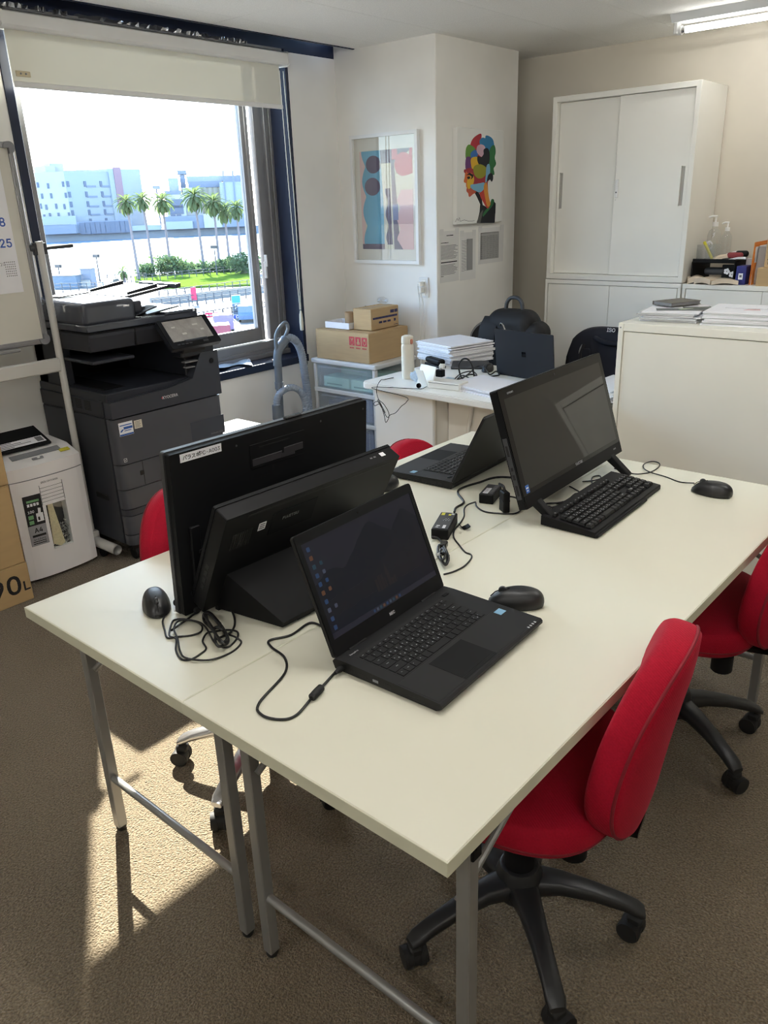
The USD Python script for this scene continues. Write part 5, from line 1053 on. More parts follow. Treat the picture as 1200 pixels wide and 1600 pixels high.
put('body', [rbx(.15, .045, .03, .014, (0, 0, .03), 2), rbx(.16, .04, .012, .004, (0, 0, .006), 2)], MAT['black'], t, smooth=60)
t = thing('desk_phone', 'dark grey calculator slab lying behind the cables on the white desk', 'calculator', (*onD(735, 575)[:2], dz), .55)
put('case', hull(bx(.20, .075, .012, (0, 0, .006), .003), bx(.19, .02, .02, (0, .028, .022), .003)), MAT['dgrey'], t, smooth=20)
put('display', tf(bx(.06, .02, .002, (.05, .012, .0225), .0005), RX(.2)), MAT['blackg'], t, smooth=False)
make_mouse('black mouse standing on the white desk beside the dark laptop', (*onD(762, 576, .012)[:2], dz), math.radians(-160), s=1.0)
for k, (lab, pts, r) in enumerate([('black cable arching up beside the charger on the white desk', [(729, 600, -2.42), (720, 588, -2.42), (717, 572, -2.42), (722, 562, -2.42), (730, 561, -2.42), (737, 570, -2.42), (741, 588, -2.42)], .0042), ('black cables tangled on the white desk behind the fanned papers', [(712, 598, .006), (730, 590, .01), (745, 580, .02), (757, 582, .02), (765, 590, .012), (775, 585, .012), (780, 588, .004), (760, 592, .004), (735, 600, .006), (718, 604, .004), (725, 594, .012), (740, 590, .012), (750, 598, .004), (735, 606, .004)], .0034), ('thin black cables coiled in front of the desk calculator', [(705, 600, .004), (720, 588, .01), (738, 585, .012), (745, 592, .008), (730, 600, .008), (712, 602, .008), (722, 592, .014), (738, 596, .006)], .003)]):
    o = thing('desk_cable', lab, 'cable'); put('wire', tube(spline([(on((x, y), 1, -z_) if z_ < 0 else onD(x, y) + (0, 0, z_ + r)) for x, y, z_ in pts], 8), r, 7), MAT['cable'], o, smooth=60)
o = thing('desk_cable', 'thin black lead with a round control hanging off the white desk corner', 'cable')
hang = [onD(673, 600, .003), onD(660, 607, .003), onD(645, 607, .003), (-.815, 2.165, .70), on((633, 620), 1, 2.16), on((635, 628), 1, 2.16), on((627, 635), 1, 2.16), on((618, 645), 1, 2.16), on((610, 648), 1, 2.16), on((605, 652), 1, 2.16), on((598, 640), 1, 2.16), on((590, 625), 1, 2.16), on((600, 632), 1, 2.15), on((608, 648), 1, 2.16), on((603, 660), 1, 2.16), on((600, 648), 1, 2.15), on((594, 632), 1, 2.16), on((586, 634), 1, 2.15), on((584, 630), 1, 2.15), on((592, 628), 1, 2.16), on((602, 645), 1, 2.16), on((590, 620), 1, 2.17), on((589, 605), 1, 2.18), on((595, 594), 1, 2.20), onD(600, 593, .003), onD(615, 590, .003)]
put('wire', tube(spline(hang, 8), .0016, 6), MAT['cable'], o, smooth=60)
put('control', tf(lathe([(0, 0), (.010, 0), (.012, .003), (.012, .010), (.009, .013), (0, .013)], n=20), RX(-math.pi / 2), T(*onD(653, 603, .014))), MAT['blackg'], o)
o = thing('desk_cable', 'white cord hanging down the corner between chest and desk', 'cable')
put('wire', tube(spline([(-.95, 2.75, .69), (-.96, 2.72, .60), (-.95, 2.70, .3), (-.95, 2.7, .02)], 8), .004, 7), DSK, o, smooth=60)
# dark laptop, lid towards us
BLp, BRp = onD(776.7, 585), onD(866, 600)
lc = (BLp + BRp) / 2; la = math.atan2((BRp - BLp)[1], (BRp - BLp)[0]); lw = np.linalg.norm((BRp - BLp)[:2])
t = thing('laptop', 'dark laptop with its lid towards the camera on the white desk', 'laptop', (lc[0], lc[1], dz), la)
SF = mat('dark_alloy', C(18, 20, 28), .45, metal=.3)
put('base', rbx(lw, .225, .012, .004, (0, .115, .007)), SF, t)
lt = .12
LMs = np.array([[1, 0, 0, 0], [0, -math.sin(lt), -math.cos(lt), .002], [0, math.cos(lt), -math.sin(lt), .010], [0, 0, 0, 1.]])
ld = put('lid', tf(ext(rrect(lw, .222, .006, 0, .111), .006, -.003), LMs), SF, t, smooth=25)
put('square_logo', [tf(ext(rrect(.0115, .0115, .0004, x, .112 + y), .0006, .003), LMs) for x in (-.0065, .0065) for y in (-.0065, .0065)], MAT['blackg'], ld, smooth=False)
put('keyboard', [bx(.0155, .0145, .0012, (-.112 + .0187 * i, .06 + .0182 * j, .0138), .0004) for i in range(13) for j in range(5)], MAT['black'], t, smooth=False, kind='stuff')

# ---- chairs behind the desk
CHB = mat('dark_mesh_cloth', C(25, 27, 32), .8, var=.1, vscale=60)
def desk_chair(label, loc, rz, w=.44, top=.90):
    t = thing('desk_chair', label, 'chair', loc, rz)
    o = egg(w, .46, top=.95, p=4.)
    M = T(0, -.20, top - .23) @ RX(-.10) @ np.array([[1, 0, 0, 0], [0, 0, 1, 0], [0, 1, 0, 0], [0, 0, 0, 1.]])
    put('backrest', tf(cushion(o, .05, lambda x, y: .06 * (x / .2) ** 2, bulge=.006), M), CHB, t, smooth=50)
    put('back_frame', tf(tube([(q[0] * 1.01, q[1] * 1.01, .06 * (q[0] / .2) ** 2) for q in o], .010, 8, True), M), MAT['grey'], t)
    put('seat', rbx(.46, .44, .07, .03, (0, .06, .42), 2), CHB, t, smooth=50)
    put('seat_post', [cyl(.03, .3, (0, .05, .24), n=16), bx(.05, .03, .3, (0, -.17, .5), .006)], MAT['black'], t)
    for k in range(5): put('base_leg', tf(hull(bx(.05, .04, .03, (.03, 0, .09), .006), bx(.03, .025, .02, (.27, 0, .065), .005)), RZ(k * 2 * math.pi / 5), T(0, .05, 0)), MAT['black'], t)
    for k in range(5): put('caster', tf(cyl(.026, .04, (.27, 0, .028), 'y', 16), RZ(k * 2 * math.pi / 5), T(0, .05, 0)), MAT['rubber'], t)
    return t
desk_chair('dark chair with a light edge behind the desk, carrying the black backpack', (-.915, 3.42, 0), math.pi, .50, .835)
desk_chair('dark chair behind the desk with a navy jacket hung over its back', (-.205, 3.42, 0), math.pi, .44, .80)
BP = mat('black_nylon', C(13, 14, 18), .7, var=.12, vscale=30, bump=.3, bscale=500, bdist=.0006)
t = thing('backpack', 'black backpack with a top handle hanging on the left chair behind the desk', 'backpack', (-.74, 3.35, .50))
bp = rbx(.36, .20, .44, .085, (0, 0, .22), 3); bp.vertices[:, 0] *= 1 - .18 * (bp.vertices[:, 2] / .44) ** 2
put('bag', bp, BP, t, smooth=60)
fl = rbx(.30, .06, .26, .028, (.01, -.10, .15), 3); put('front_pocket', fl, BP, t, smooth=60)
fp = [(-.10, -.070, .40), (-.11, -.112, .33), (-.11, -.13, .20), (-.115, -.128, .06)]
put('flap', loft([[(x + s * .055, y - (.006 if s in (-.5, .5) else 0), z_) for s in (-1, -.5, .5, 1)] + [(x + s * .055, y + .012, z_) for s in (1, .5, -.5, -1)] for x, y, z_ in spline(fp, 5)]), BP, t, smooth=60)
put('side_bulge', rbx(.16, .18, .26, .07, (.14, 0, .25), 3), BP, t, smooth=60)
put('handle', tube(spline([(-.055, 0, .425), (-.05, 0, .47), (-.03, 0, .497), (.0, 0, .505), (.03, 0, .497), (.05, 0, .47), (.055, 0, .425)], 6), .011, 10), mat('handle_leather', C(52, 53, 56), .45), t, smooth=60)
put('buckle', tube(spline([(-.02, -.12, .36), (-.012, -.125, .375), (.006, -.128, .365), (.022, -.13, .34)], 5, ), .004, 7), MAT['chrome'], t)
JK = mat('navy_jacket', C(17, 19, 31), .85, var=.15, vscale=18, bump=.3, bscale=300, bdist=.001)
t = thing('jacket', 'dark navy jacket with a white collar tag draped over the right chair behind the desk', 'jacket', (-.205, 3.60, 0))
S = []
for i in range(25):
    u = i / 24; x = -.29 + .56 * u; e = 1 - abs(2 * u - 1) ** 3.5
    zt_ = .70 + .135 * max(0, e) ** .55; wv = .008 * math.sin(u * 23) + .006 * math.sin(u * 41)
    S.append([(x - .02, -.075 + wv, .46), (x, -.070 + wv * .8, .60), (x, -.058 + wv * .4, zt_ - .04), (x, -.035, zt_ - .004), (x, .0, zt_ + .004), (x, .05, zt_ - .03), (x, .062 - wv, .6), (x, .066 - wv, .46), (x, .055 - wv, .46), (x, .04, zt_ - .04), (x, .0, zt_ - .008), (x, -.03, zt_ - .025), (x, -.05 + wv, .58), (x, -.06 + wv, .46)])
put('cloth', loft(S), JK, t, smooth=60)
put('collar', [tube(spline([(-.12, -.055, .78), (-.06, -.075, .765), (0, -.08, .76), (.05, -.075, .765), (.09, -.055, .78)], 6), .014, 10), rbx(.05, .02, .24, .009, (-.16, -.075, .60), 2), rbx(.05, .02, .22, .009, (.18, -.075, .60), 2)], JK, t, smooth=60)
put('collar_tag_print', tf(text('ISO', .020, .0008, True), RZ(0), FACE_MY, RX(-.25), T(-.03, -.046, .828)), MAT['whitetext'], t, smooth=False)

# ---- framed abstract print on the pillar
t = thing('picture_frame', 'white framed abstract print with blue scallops and purple discs', 'picture', (0, 3.295, 0))
fx0, fx1, fz0, fz1 = -1.884, -1.362, 1.178, 1.918
def FP(p, h, z0=0.): return tf(ext(p, h, z0), FACE_MY)
fo = sbox(fx0, fz0, fx1, fz1)
put('frame', FP(fo.difference(fo.buffer(-.020, join_style=2)), .028), MAT['white'], t, smooth=False)
put('mount_board', FP(fo.buffer(-.018, join_style=2), .004, .004), mat('mount_cream', C(222, 212, 200), .9), t, smooth=False)
w0, w1, h0, h1 = fx0 + .062, fx1 - .050, fz0 + .085, fz1 - .092
U = lambda u, v: (w0 + (w1 - w0) * u, h0 + (h1 - h0) * v)
def flat(name, col, pts, k): 
    m_ = mat('art_' + name, C(*col), .9) if not stage.GetPrimAtPath('/World/Looks/art_' + name) else UsdShade.Material.Get(stage, '/World/Looks/art_' + name)
    put('colour_field', FP(pts if not isinstance(pts, list) else Polygon([U(*p) for p in pts]), .0004, .008 + .0004 * k), m_, t, smooth=False)
flat('ground', (216, 206, 184), [(0, 0), (1, 0), (1, 1), (0, 1)], 0)
flat('pink', (222, 186, 180), [(0, .05), (.06, .05), (.12, 1), (0, 1)], 1)
flat('plum', (112, 98, 112), [(0, 0), (.44, 0), (.44, .055), (0, .055)], 1)
flat('plum', (112, 98, 112), [(.40, .87), (.66, .87), (1, 1), (.40, 1)], 1)
edge = []
for i in range(60):
    v = .055 + .945 * i / 59; ph = v * 3.3 + .2; edge.append((.035 + .075 * (1 - abs(math.sin(ph * math.pi))) , v))
flat('blue', (124, 172, 192), edge + [(.40, 1), (.44, .5), (.44, .055)], 2)
flat('plum', (112, 98, 112), Polygon([U(.265 + .145 * math.cos(a), .865 + .088 * math.sin(a)) for a in np.linspace(0, 6.283, 32)]), 3)
flat('plum', (112, 98, 112), Polygon([U(.235 + .150 * math.cos(a), .645 + .090 * math.sin(a)) for a in np.linspace(0, 6.283, 32)]), 3)
flat('plum', (112, 98, 112), [(.49, .05)] + [(.50 + .025 * math.cos(v * 26), v) for v in np.linspace(.06, .62, 30)] + [(.57, .62), (.60, .05)], 2)
flat('plum', (112, 98, 112), [(.63, 0), (.80, 0), (.72, .2), (.70, .45), (.66, .87), (.60, .87)], 2)
flat('rose', (196, 92, 104), Polygon([U(.83 + .16 * math.cos(a), .85 + .115 * math.sin(a)) for a in np.linspace(0, 6.283, 30)]), 4)
flat('rose', (196, 92, 104), [(.62, .90), (.74, .90), (.72, 1), (.62, 1)], 3)
flat('rose', (196, 92, 104), [(.90, .74), (1, .76), (1, 1), (.95, 1)], 3)
flat('palepink', (218, 176, 172), [(.80, 0), (1, 0), (1, .60), (.78, .60)] + [(.72 + .03 * math.cos(v * 30), v) for v in np.linspace(.5, .1, 16)], 3)
flat('greypurple', (132, 132, 160), [(.62, .30), (.72, .30), (.72, .46), (.62, .46)], 4)
put('glazing', FP(fo.buffer(-.019, join_style=2), .0015, .018), glass, t, smooth=False)

# ---- canvas with a many-coloured head in profile
t = thing('canvas_painting', 'white canvas painted with a many-coloured head in profile', 'painting', (-1.246, 0, 0))
cy0, cy1, cz0, cz1 = 3.455, 3.955, 1.395, 1.925
MPX = FACE_PX
put('canvas', bb(0, .032, cy0, cy1, cz0, cz1, .003), mat('canvas_white', C(238, 238, 233), .85, bump=.2, bscale=600, bdist=.0005), t, smooth=False)
# drawing coordinates: picture pixels of the zoomed crop (u from 715..1075 wide, v from 70..640) mapped to the canvas
def KU(px): 
    P = on((520 + px[0] / 3.75, 180 + px[1] / 3.75), 0, -1.214); return (P[1], P[2])
NB = [0]
def blob(name, col, pts, k=0, smooth=True):
    NB[0] += 1; k = k + NB[0] * .04
    p = np.array([KU(q) for q in pts]); q = spline(np.c_[p, np.zeros(len(p))], 4, True)[:, :2] if smooth else p
    g = Polygon(q).buffer(.0045); m_ = mat('paint_' + name, C(*col), .6) if not stage.GetPrimAtPath('/World/Looks/paint_' + name) else UsdShade.Material.Get(stage, '/World/Looks/paint_' + name)
    put('paint_patch', tf(ext(g, .0004, .032 + .0004 * k), MPX), m_, t, smooth=False)
K1 = (28, 30, 38)
blob('crimson', (160, 48, 58), [(812, 182), (838, 165), (862, 160), (905, 165), (935, 195), (940, 260), (928, 330), (905, 395), (908, 470), (912, 530), (888, 512), (860, 452), (820, 452), (800, 440), (790, 415), (780, 330), (786, 250)], -1, False)
blob('black', K1, [(848, 628), (862, 570), (866, 520), (846, 476), (832, 450), (850, 455), (868, 480), (876, 530), (905, 545), (930, 520), (940, 505), (952, 520), (950, 570), (946, 626)], 0, False)
blob('olive', (96, 96, 92), [(845, 628), (866, 575), (878, 560), (862, 628)], 1, False)
blob('red', (178, 50, 62), [(808, 180), (820, 145), (845, 122), (868, 114), (866, 145), (860, 172), (838, 188), (820, 200)])
blob('blue', (52, 128, 176), [(862, 150), (878, 136), (895, 140), (898, 124), (920, 130), (938, 150), (942, 185), (930, 210), (905, 205), (885, 180), (866, 172)])
blob('green', (52, 118, 70), [(925, 195), (945, 180), (952, 215), (946, 250), (954, 285), (940, 310), (944, 345), (925, 335), (916, 300), (912, 250)])
blob('lime', (98, 146, 62), [(782, 200), (795, 178), (812, 182), (832, 200), (825, 225), (805, 245), (782, 252)])
blob('bluelow', (54, 112, 184), [(810, 225), (832, 208), (848, 222), (838, 245), (815, 250)], 1)
blob('palepink', (212, 176, 190), [(848, 185), (870, 176), (890, 190), (886, 225), (892, 245), (870, 240), (846, 215)], 1)
blob('black', K1, [(850, 245), (870, 250), (885, 230), (885, 205), (905, 198), (915, 225), (912, 280), (895, 300), (868, 300), (850, 270)], 2)
blob('purple', (104, 60, 118), [(783, 252), (812, 255), (815, 290), (812, 318), (782, 320)])
blob('yellow', (222, 178, 52), [(813, 256), (845, 250), (852, 285), (835, 320), (820, 318), (812, 290)], 1)
blob('olivegreen', (150, 150, 48), [(828, 305), (860, 292), (890, 305), (900, 330), (880, 360), (850, 365), (828, 340)], 2)
blob('crimson', (160, 48, 58), [(785, 318), (820, 320), (850, 365), (885, 355), (900, 320), (905, 350), (895, 385), (870, 400), (830, 405), (820, 360), (790, 345)], 1)
blob('orange', (216, 112, 58), [(778, 330), (790, 345), (815, 345), (822, 380), (805, 415), (785, 420), (782, 395), (770, 388), (775, 365)], 1)
blob('yellow', (222, 178, 52), [(792, 372), (812, 350), (825, 375), (815, 410), (795, 428), (788, 405)], 2)
blob('skyblue', (124, 178, 206), [(808, 412), (835, 408), (865, 402), (886, 400), (885, 425), (862, 448), (838, 440), (815, 428)], 3)
blob('skyblue', (124, 178, 206), [(902, 300), (915, 292), (918, 335), (905, 370), (895, 390), (898, 345)], 2)
blob('black', K1, [(905, 382), (912, 352), (930, 345), (936, 365), (930, 385), (920, 372)], 3)
blob('terracotta', (196, 92, 66), [(790, 425), (808, 420), (836, 446), (820, 458), (800, 474), (795, 455), (785, 442)], 1)
blob('redneck', (190, 66, 56), [(862, 452), (880, 440), (895, 480), (915, 525), (905, 542), (885, 510), (868, 480)], 2)
blob('amber', (216, 146, 62), [(885, 420), (898, 400), (905, 440), (912, 490), (920, 520), (905, 530), (893, 480)], 3)
blob('crimson', (160, 48, 58), [(772, 322), (778, 324), (776, 334), (770, 330)], 1)
blob('green', (52, 118, 70), [(880, 590), (910, 555), (935, 525), (942, 500), (930, 498), (918, 535), (890, 565)], 1)
put('eye', [tf(ext(Polygon([KU(q) for q in [(778, 352), (800, 338), (822, 350), (818, 366), (806, 378), (812, 360), (798, 350)]]), .0006, .0344), MPX), tf(ext(Polygon([KU(q) for q in [(784, 362), (800, 358), (804, 370), (790, 376)]]), .0006, .0344), MPX)], MAT['ink'], t, smooth=False)
put('signature', [tf(ext(LineString([KU(q) for q in [(718, 625), (728, 605), (734, 618), (742, 600), (746, 622), (770, 614), (800, 622), (830, 618)]]).buffer(.0011), .0004, .032), MPX)], MAT['greyink'], t, smooth=False)
# taped sheets
def sheet(label, tl, br, prints):
    A, B = on(tl, 0, -1.244), on(br, 0, -1.244)
    t = thing('paper_sheet', label, 'paper sheet', (-1.2455, (A[1] + B[1]) / 2, B[2])); w = B[1] - A[1]; h = A[2] - B[2]
    put('sheet', bb(0, .0008, -w / 2, w / 2, 0, h, 0), mat('sheet_white', C(226, 225, 222), .9) if not stage.GetPrimAtPath('/World/Looks/sheet_white') else UsdShade.Material.Get(stage, '/World/Looks/sheet_white'), t, smooth=False)
    for m_, rects in prints: put('print', [bb(.0006, .0012, -w / 2 + w * a, -w / 2 + w * b, h * c_, h * d_, 0) for a, b, c_, d_ in rects], m_, t, smooth=False)
    put('tape', [bb(.0007, .0014, y - .02, y + .02, h - .022, h + .012, 0) for y in (-w / 2 + .02, w / 2 - .02)], mat('clear_tape', C(222, 221, 218), .35) if not stage.GetPrimAtPath('/World/Looks/clear_tape') else UsdShade.Material.Get(stage, '/World/Looks/clear_tape'), t, smooth=False)
rr = random.Random(9)
lines = lambda n, a, b, v0, v1, th: [(a, b - rr.uniform(0, .25), v0 + (v1 - v0) * k / n, v0 + (v1 - v0) * k / n + th) for k in range(n)]
sheet('leftmost of the three taped sheets, with paragraphs of text, below the canvas', (687, 362), (717, 438), [(MAT['ink'], [(.35, .70, .905, .92), (.06, .45, .77, .782), (.06, .9, .385, .405), (.06, .2, .12, .13)]), (MAT['greyink'], lines(12, .06, .95, .46, .74, .009) + lines(9, .06, .95, .15, .36, .009))])
sheet('narrow middle sheet with a grey table, taped below the canvas', (719, 364), (743, 435), [(mat('table_grey', C(150, 150, 150), .9), [(.42, .80, .2, .86)]), (MAT['greyink'], [(.1, .40, .2 + .033 * k, .208 + .033 * k) for k in range(20)])])
sheet('rightmost taped sheet with a boxed dark table, below the canvas', (748, 357), (786, 408), [(mat('table_light', C(184, 184, 182), .9), [(.08, .80, .12, .86)]), (MAT['greyink'], [(.08 + .12 * (k % 6), .08 + .12 * (k % 6) + rr.uniform(.04, .10), .15 + .055 * (k // 6), .175 + .055 * (k // 6)) for k in range(72)] + [(.08, .80, .85, .87), (.08, .095, .12, .86), (.785, .80, .12, .86)])])
# wall socket
P = on((663, 449), 1, 3.294)
t = thing('wall_socket', 'white wall socket with plugged-in white cords on the pillar', 'socket', (P[0], 3.295, P[2]))
put('plate', rbx(.07, .010, .120, .004, (0, -.005, 0)), MAT['white'], t)
put('socket_face', [bb(-.016, .016, -.0118, -.009, .008, .048, .001), bb(-.016, .016, -.0118, -.009, -.048, -.008, .001)], MAT['offwhite'], t, smooth=False)
put('slot', [bb(x - .001, x + .001, -.0125, -.0115, z_ - .004, z_ + .004, 0) for x in (-.006, .006) for z_ in (.028, -.03)], MAT['dgrey'], t, smooth=False)
put('plug', [rbx(.022, .04, .026, .005, (-.004, -.030, .022)), rbx(.020, .036, .034, .005, (.0, -.030, -.012))], MAT['offwhite'], t)
put('cord', tube(spline([(-.006, -.05, .022), (-.024, -.035, .0), (-.03, -.012, -.1), (-.028, -.010, -.4), (-.03, -.012, -.7)], 8), .0035, 7), MAT['offwhite'], t, smooth=60)
put('cord', tube(spline([(.002, -.045, -.03), (.002, -.03, -.06), (.0, -.010, -.15), (.002, -.010, -.45), (.0, -.012, -.75)], 8), .0035, 7), MAT['offwhite'], t, smooth=60)

# ================================================================ cabinets
OW = MAT['offwhite']; SEAM = mat('seam_dark', C(86, 84, 78), .8)
def cabinet_low(label, x0, x1, h, y0=4.04, y1=4.455, split=None, name='low_cabinet'):
    t = thing(name, label, 'cabinet', ((x0 + x1) / 2, y0, 0)); w = x1 - x0; d = y1 - y0
    put('carcass', [bb(-w / 2, w / 2, .018, d, .0, h - .002, .002), bb(-w / 2, w / 2, 0, .02, h - .026, h, .002), bb(-w / 2, -w / 2 + .018, 0, .02, .0, h - .026, .002), bb(w / 2 - .018, w / 2, 0, .02, .0, h - .026, .002), bb(-w / 2, w / 2, 0, d, h - .004, h, .002), bb(-w / 2, w / 2, .0, .02, 0, .06, .002)], OW, t, smooth=False)
    put('door_gap', bb(-w / 2 + .018, w / 2 - .018, .012, .0185, .06, h - .026, 0), SEAM, t, smooth=False)
    n = 2 if split is None else split
    for k in range(n):
        a = -w / 2 + .0205 + (w - .041) * k / n + .001; b = -w / 2 + .0205 + (w - .041) * (k + 1) / n - .001
        dr = put('door', bb(a, b, .0015, .016, .063, h - .0285, .0015), OW, t, smooth=False)
    return t
cabinet_low('white low cabinet under the sliding-door cabinet on the back wall', -.928, -.046, 1.04)
cabinet_low('white low cabinet at the right of the back wall, topped with supplies', -.038, .842, 1.04)
# upper cabinet with sliding doors
x0, x1, z0, z1 = -.924, -.043, 1.043, 2.086
t = thing('upper_cabinet', 'tall white upper cabinet with two sliding doors on the back wall', 'cabinet', ((x0 + x1) / 2, 4.04, z0)); w = x1 - x0; h = z1 - z0
put('carcass', [bb(-w / 2, -w / 2 + .028, 0, .41, 0, h, .002), bb(w / 2 - .028, w / 2, 0, .41, 0, h, .002), bb(-w / 2, w / 2, 0, .41, h - .030, h, .002), bb(-w / 2, w / 2, 0, .41, 0, .032, .002), bb(-w / 2, w / 2, .39, .41, 0, h, .0)], OW, t, smooth=False)
def sliding(xa, xb, y, pull_x):
    g = bb(xa, xb, y, y + .018, .034, h - .032, .002)
    put('door', diff(g, bb(pull_x - .011, pull_x + .011, y - .01, y + .010, h * .40, h * .60, 0)), OW, t, smooth=False)
    return None
sliding(-w / 2 + .030, .0, .040, -w / 2 + .055); sliding(-.022, w / 2 - .030, .016, w / 2 - .062)
put('pull_recess', [bb(-w / 2 + .0445, -w / 2 + .0655, .049, .052, h * .402, h * .598, 0), bb(w / 2 - .0725, w / 2 - .0515, .025, .028, h * .402, h * .598, 0)], mat('recess_grey', C(176, 174, 168), .5), t, smooth=False)
lk = put('lock_plate', rbx(.020, .008, .10, .004, (-.005, .012, h * .5)), MAT['white'], t)
put('keyhole', [tf(cyl(.004, .003, n=14), RX(math.pi / 2), T(-.005, .0075, h * .5 - .02)), tf(cyl(.0015, .003, n=8), RX(math.pi / 2), T(-.008, .013, h * .5 - .062))], MAT['dgrey'], lk)
put('screw_dot', [tf(cyl(.004, .003, n=12), RY(math.pi / 2), T(w / 2, .30, .08))], MAT['dgrey'], t)
# front low cabinet, its plain back towards us
t = thing('low_cabinet', 'cream low cabinet with a plain back panel just beyond the tables', 'cabinet', (.312, 2.41, 0)); w, d, h = .88, .40, 1.05
put('carcass', [bb(0, w, .014, d, 0, h - .001, .002), bb(0, .022, 0, .016, 0, h, .002), bb(w - .022, w, 0, .016, 0, h, .002), bb(.022, w - .022, 0, .016, h - .032, h, .002), bb(0, w, 0, d, h - .004, h, .002)], mat('cream_steel', C(240, 237, 224), .42, var=.015, vscale=2), t, smooth=False)
put('back_panel', bb(.024, w - .024, .003, .0145, .03, h - .0345, .0015), UsdShade.Material.Get(stage, '/World/Looks/cream_steel'), t, smooth=False)
put('panel_gap', bb(.022, w - .022, .010, .0148, .02, h - .0325, 0), SEAM, t, smooth=False)
put('rivet', [tf(cyl(.003, .002, n=10), RX(math.pi / 2), T(.010, 0, h - .018)), tf(cyl(.003, .002, n=10), RX(math.pi / 2), T(.62, .0, h - .008))], MAT['grey'], t)
# magazines on it
HT = 1.05
def pile(label, c, size, n, th, rz, mats, seed, jit=.012, name='magazine_pile', cat='magazines', group=None):
    r = random.Random(seed); t = thing(name, label, cat, (*c, HT), rz, group); z = 0
    for k in range(n):
        hh = th * r.uniform(.5, 1.5); put('booklet', tf(bx(size[0] * r.uniform(.97, 1), size[1] * r.uniform(.97, 1), hh * .95, (0, 0, 0), min(.001, hh * .2)), RZ(r.uniform(-.05, .05)), T(r.uniform(-jit, jit), r.uniform(-jit, jit), z + hh / 2)), mats[k % len(mats)], t, smooth=False); z += hh
    return t, z
MP = [MAT['paper'], mat('page_grey', C(196, 198, 200), .7), MAT['paper']]
t, z1_ = pile('pile of magazines under the dark notebook on the cream cabinet', (.455, 2.64), (.225, .29), 6, .0065, .12, MP, 2)
put('dark_cover', [tf(bx(.20, .06, .0016, (.02, -.06, z1_ + .001), .0004), RZ(.3)), tf(bx(.11, .05, .0016, (.08, -.02, z1_ + .0026), .0004), RZ(.35))], mat('cover_slate', C(76, 84, 84), .5), t, smooth=False)
put('light_stripe', tf(bx(.06, .02, .0016, (.0, -.06, z1_ + .0022), .0004), RZ(.9)), mat('cover_olive', C(176, 186, 160), .5), t, smooth=False)
t = thing('notebook', 'dark taupe pocket notebook lying on the magazine pile', 'notebook', (.425, 2.72, HT + z1_ + .004), -.45)
put('cover', [bx(.11, .16, .002, (0, 0, .001), .0005), bx(.11, .16, .002, (0, 0, .014), .0005), bx(.003, .16, .015, (-.055, 0, .0075), .0005)], mat('taupe_cover', C(98, 94, 86), .6), t, smooth=False)
put('pages', bx(.105, .154, .011, (0, 0, .0075), .0005), MAT['greyink'], t, smooth=False)
t, z2_ = pile('thick pile of printed booklets at the right end of the cream cabinet', (.755, 2.62), (.30, .26), 9, .0055, .10, MP, 6, .006)
put('cover_tint', [tf(ext(Polygon([(0, 0), (.06, .01), (.05, .05), (.01, .04)]), .0006, z2_), T(-.02, -.05, 0)), tf(ext(Polygon([(0, 0), (.05, -.01), (.06, .03)]), .0006, z2_), T(.05, .02, 0))], mat('cover_rose', C(216, 184, 186), .7), t, smooth=False)
t = thing('envelope', 'white card lying on the thick pile of booklets', 'card', (.73, 2.66, HT + z2_ + .001), .1)
put('card', bx(.15, .09, .0016, (0, 0, .0008), .0004), MAT['paper'], t, smooth=False)

# ---- supplies on the right low cabinet
HT2 = 1.04
t = thing('letter_tray', 'black wire letter tray with supplies beside the upper cabinet', 'letter tray', (.105, 4.24, HT2))
put('tray_shelf', bx(.235, .30, .010, (0, 0, .118), .002), MAT['blackm'], t, smooth=False)
put('tray_frame', [bx(.006, .30, .12, (s * .118, 0, .06), .002) for s in (-1, 1)] + [bx(.235, .006, .020, (0, -.148, .125), .002)], MAT['blackm'], t, smooth=False)
acr = pane_glass('clear_acrylic', (.94, .95, .95), .05, .05, (C(220, 222, 222), .06))
t = thing('pen_box', 'clear box with a yellow pen on top of the letter tray', 'box', (.045, 4.17, HT2 + .124))
put('wall', [bx(.002, .10, .085, (-.05, 0, .0425), 0), bx(.002, .10, .085, (.05, 0, .0425), 0), bx(.10, .002, .085, (0, -.05, .0425), 0), bx(.10, .002, .085, (0, .05, .0425), 0), bx(.10, .10, .002, (0, 0, .001), 0)], acr, t, smooth=False)
o = thing('marker', 'yellow marker leaning in the clear box', 'marker', (.045, 4.17, HT2 + .127)); put('barrel', tube(np.array([(.03, -.02, .006), (-.03, 0, .095)]), .008, 12), MAT['yellow'], o)
# pump bottle
t = thing('pump_bottle', 'clear pump bottle with a white round mark standing on the clear box', 'bottle', (.03, 4.28, HT2 + .124), -.3)
put('bottle', lathe([(0, 0), (.037, 0), (.038, .01), (.038, .13), (.030, .155), (.014, .168), (.014, .18), (0, .18)], n=28), acr, t, smooth=40)
put('pump_head', [cyl(.016, .024, (0, 0, .19), n=20), cyl(.005, .03, (0, 0, .215), n=10), tube(spline([(.008, 0, .232), (-.02, 0, .234), (-.045, 0, .228)], 5), .006, 10)], MAT['white'], t)
put('round_mark', tf(ext(Point(0, 0).buffer(.025).difference(Point(.003, .002).buffer(.014)).union(Point(0, 0).buffer(.008).difference(Point(.002, 0).buffer(.004))), .0008), FACE_MY, T(0, -.038, .075)), MAT['paper'], t, smooth=False)
put('curl_mark', tf(ext(LineString([(-.004, 0), (.006, .01), (-.002, .018), (.008, .026)]).buffer(.002), .0008), FACE_MY, T(.02, -.036, .12)), MAT['paper'], t, smooth=False)
t = thing('pump_bottle', 'small white pump top behind the clear pump bottle', 'bottle', (.085, 4.33, HT2 + .124), .4)
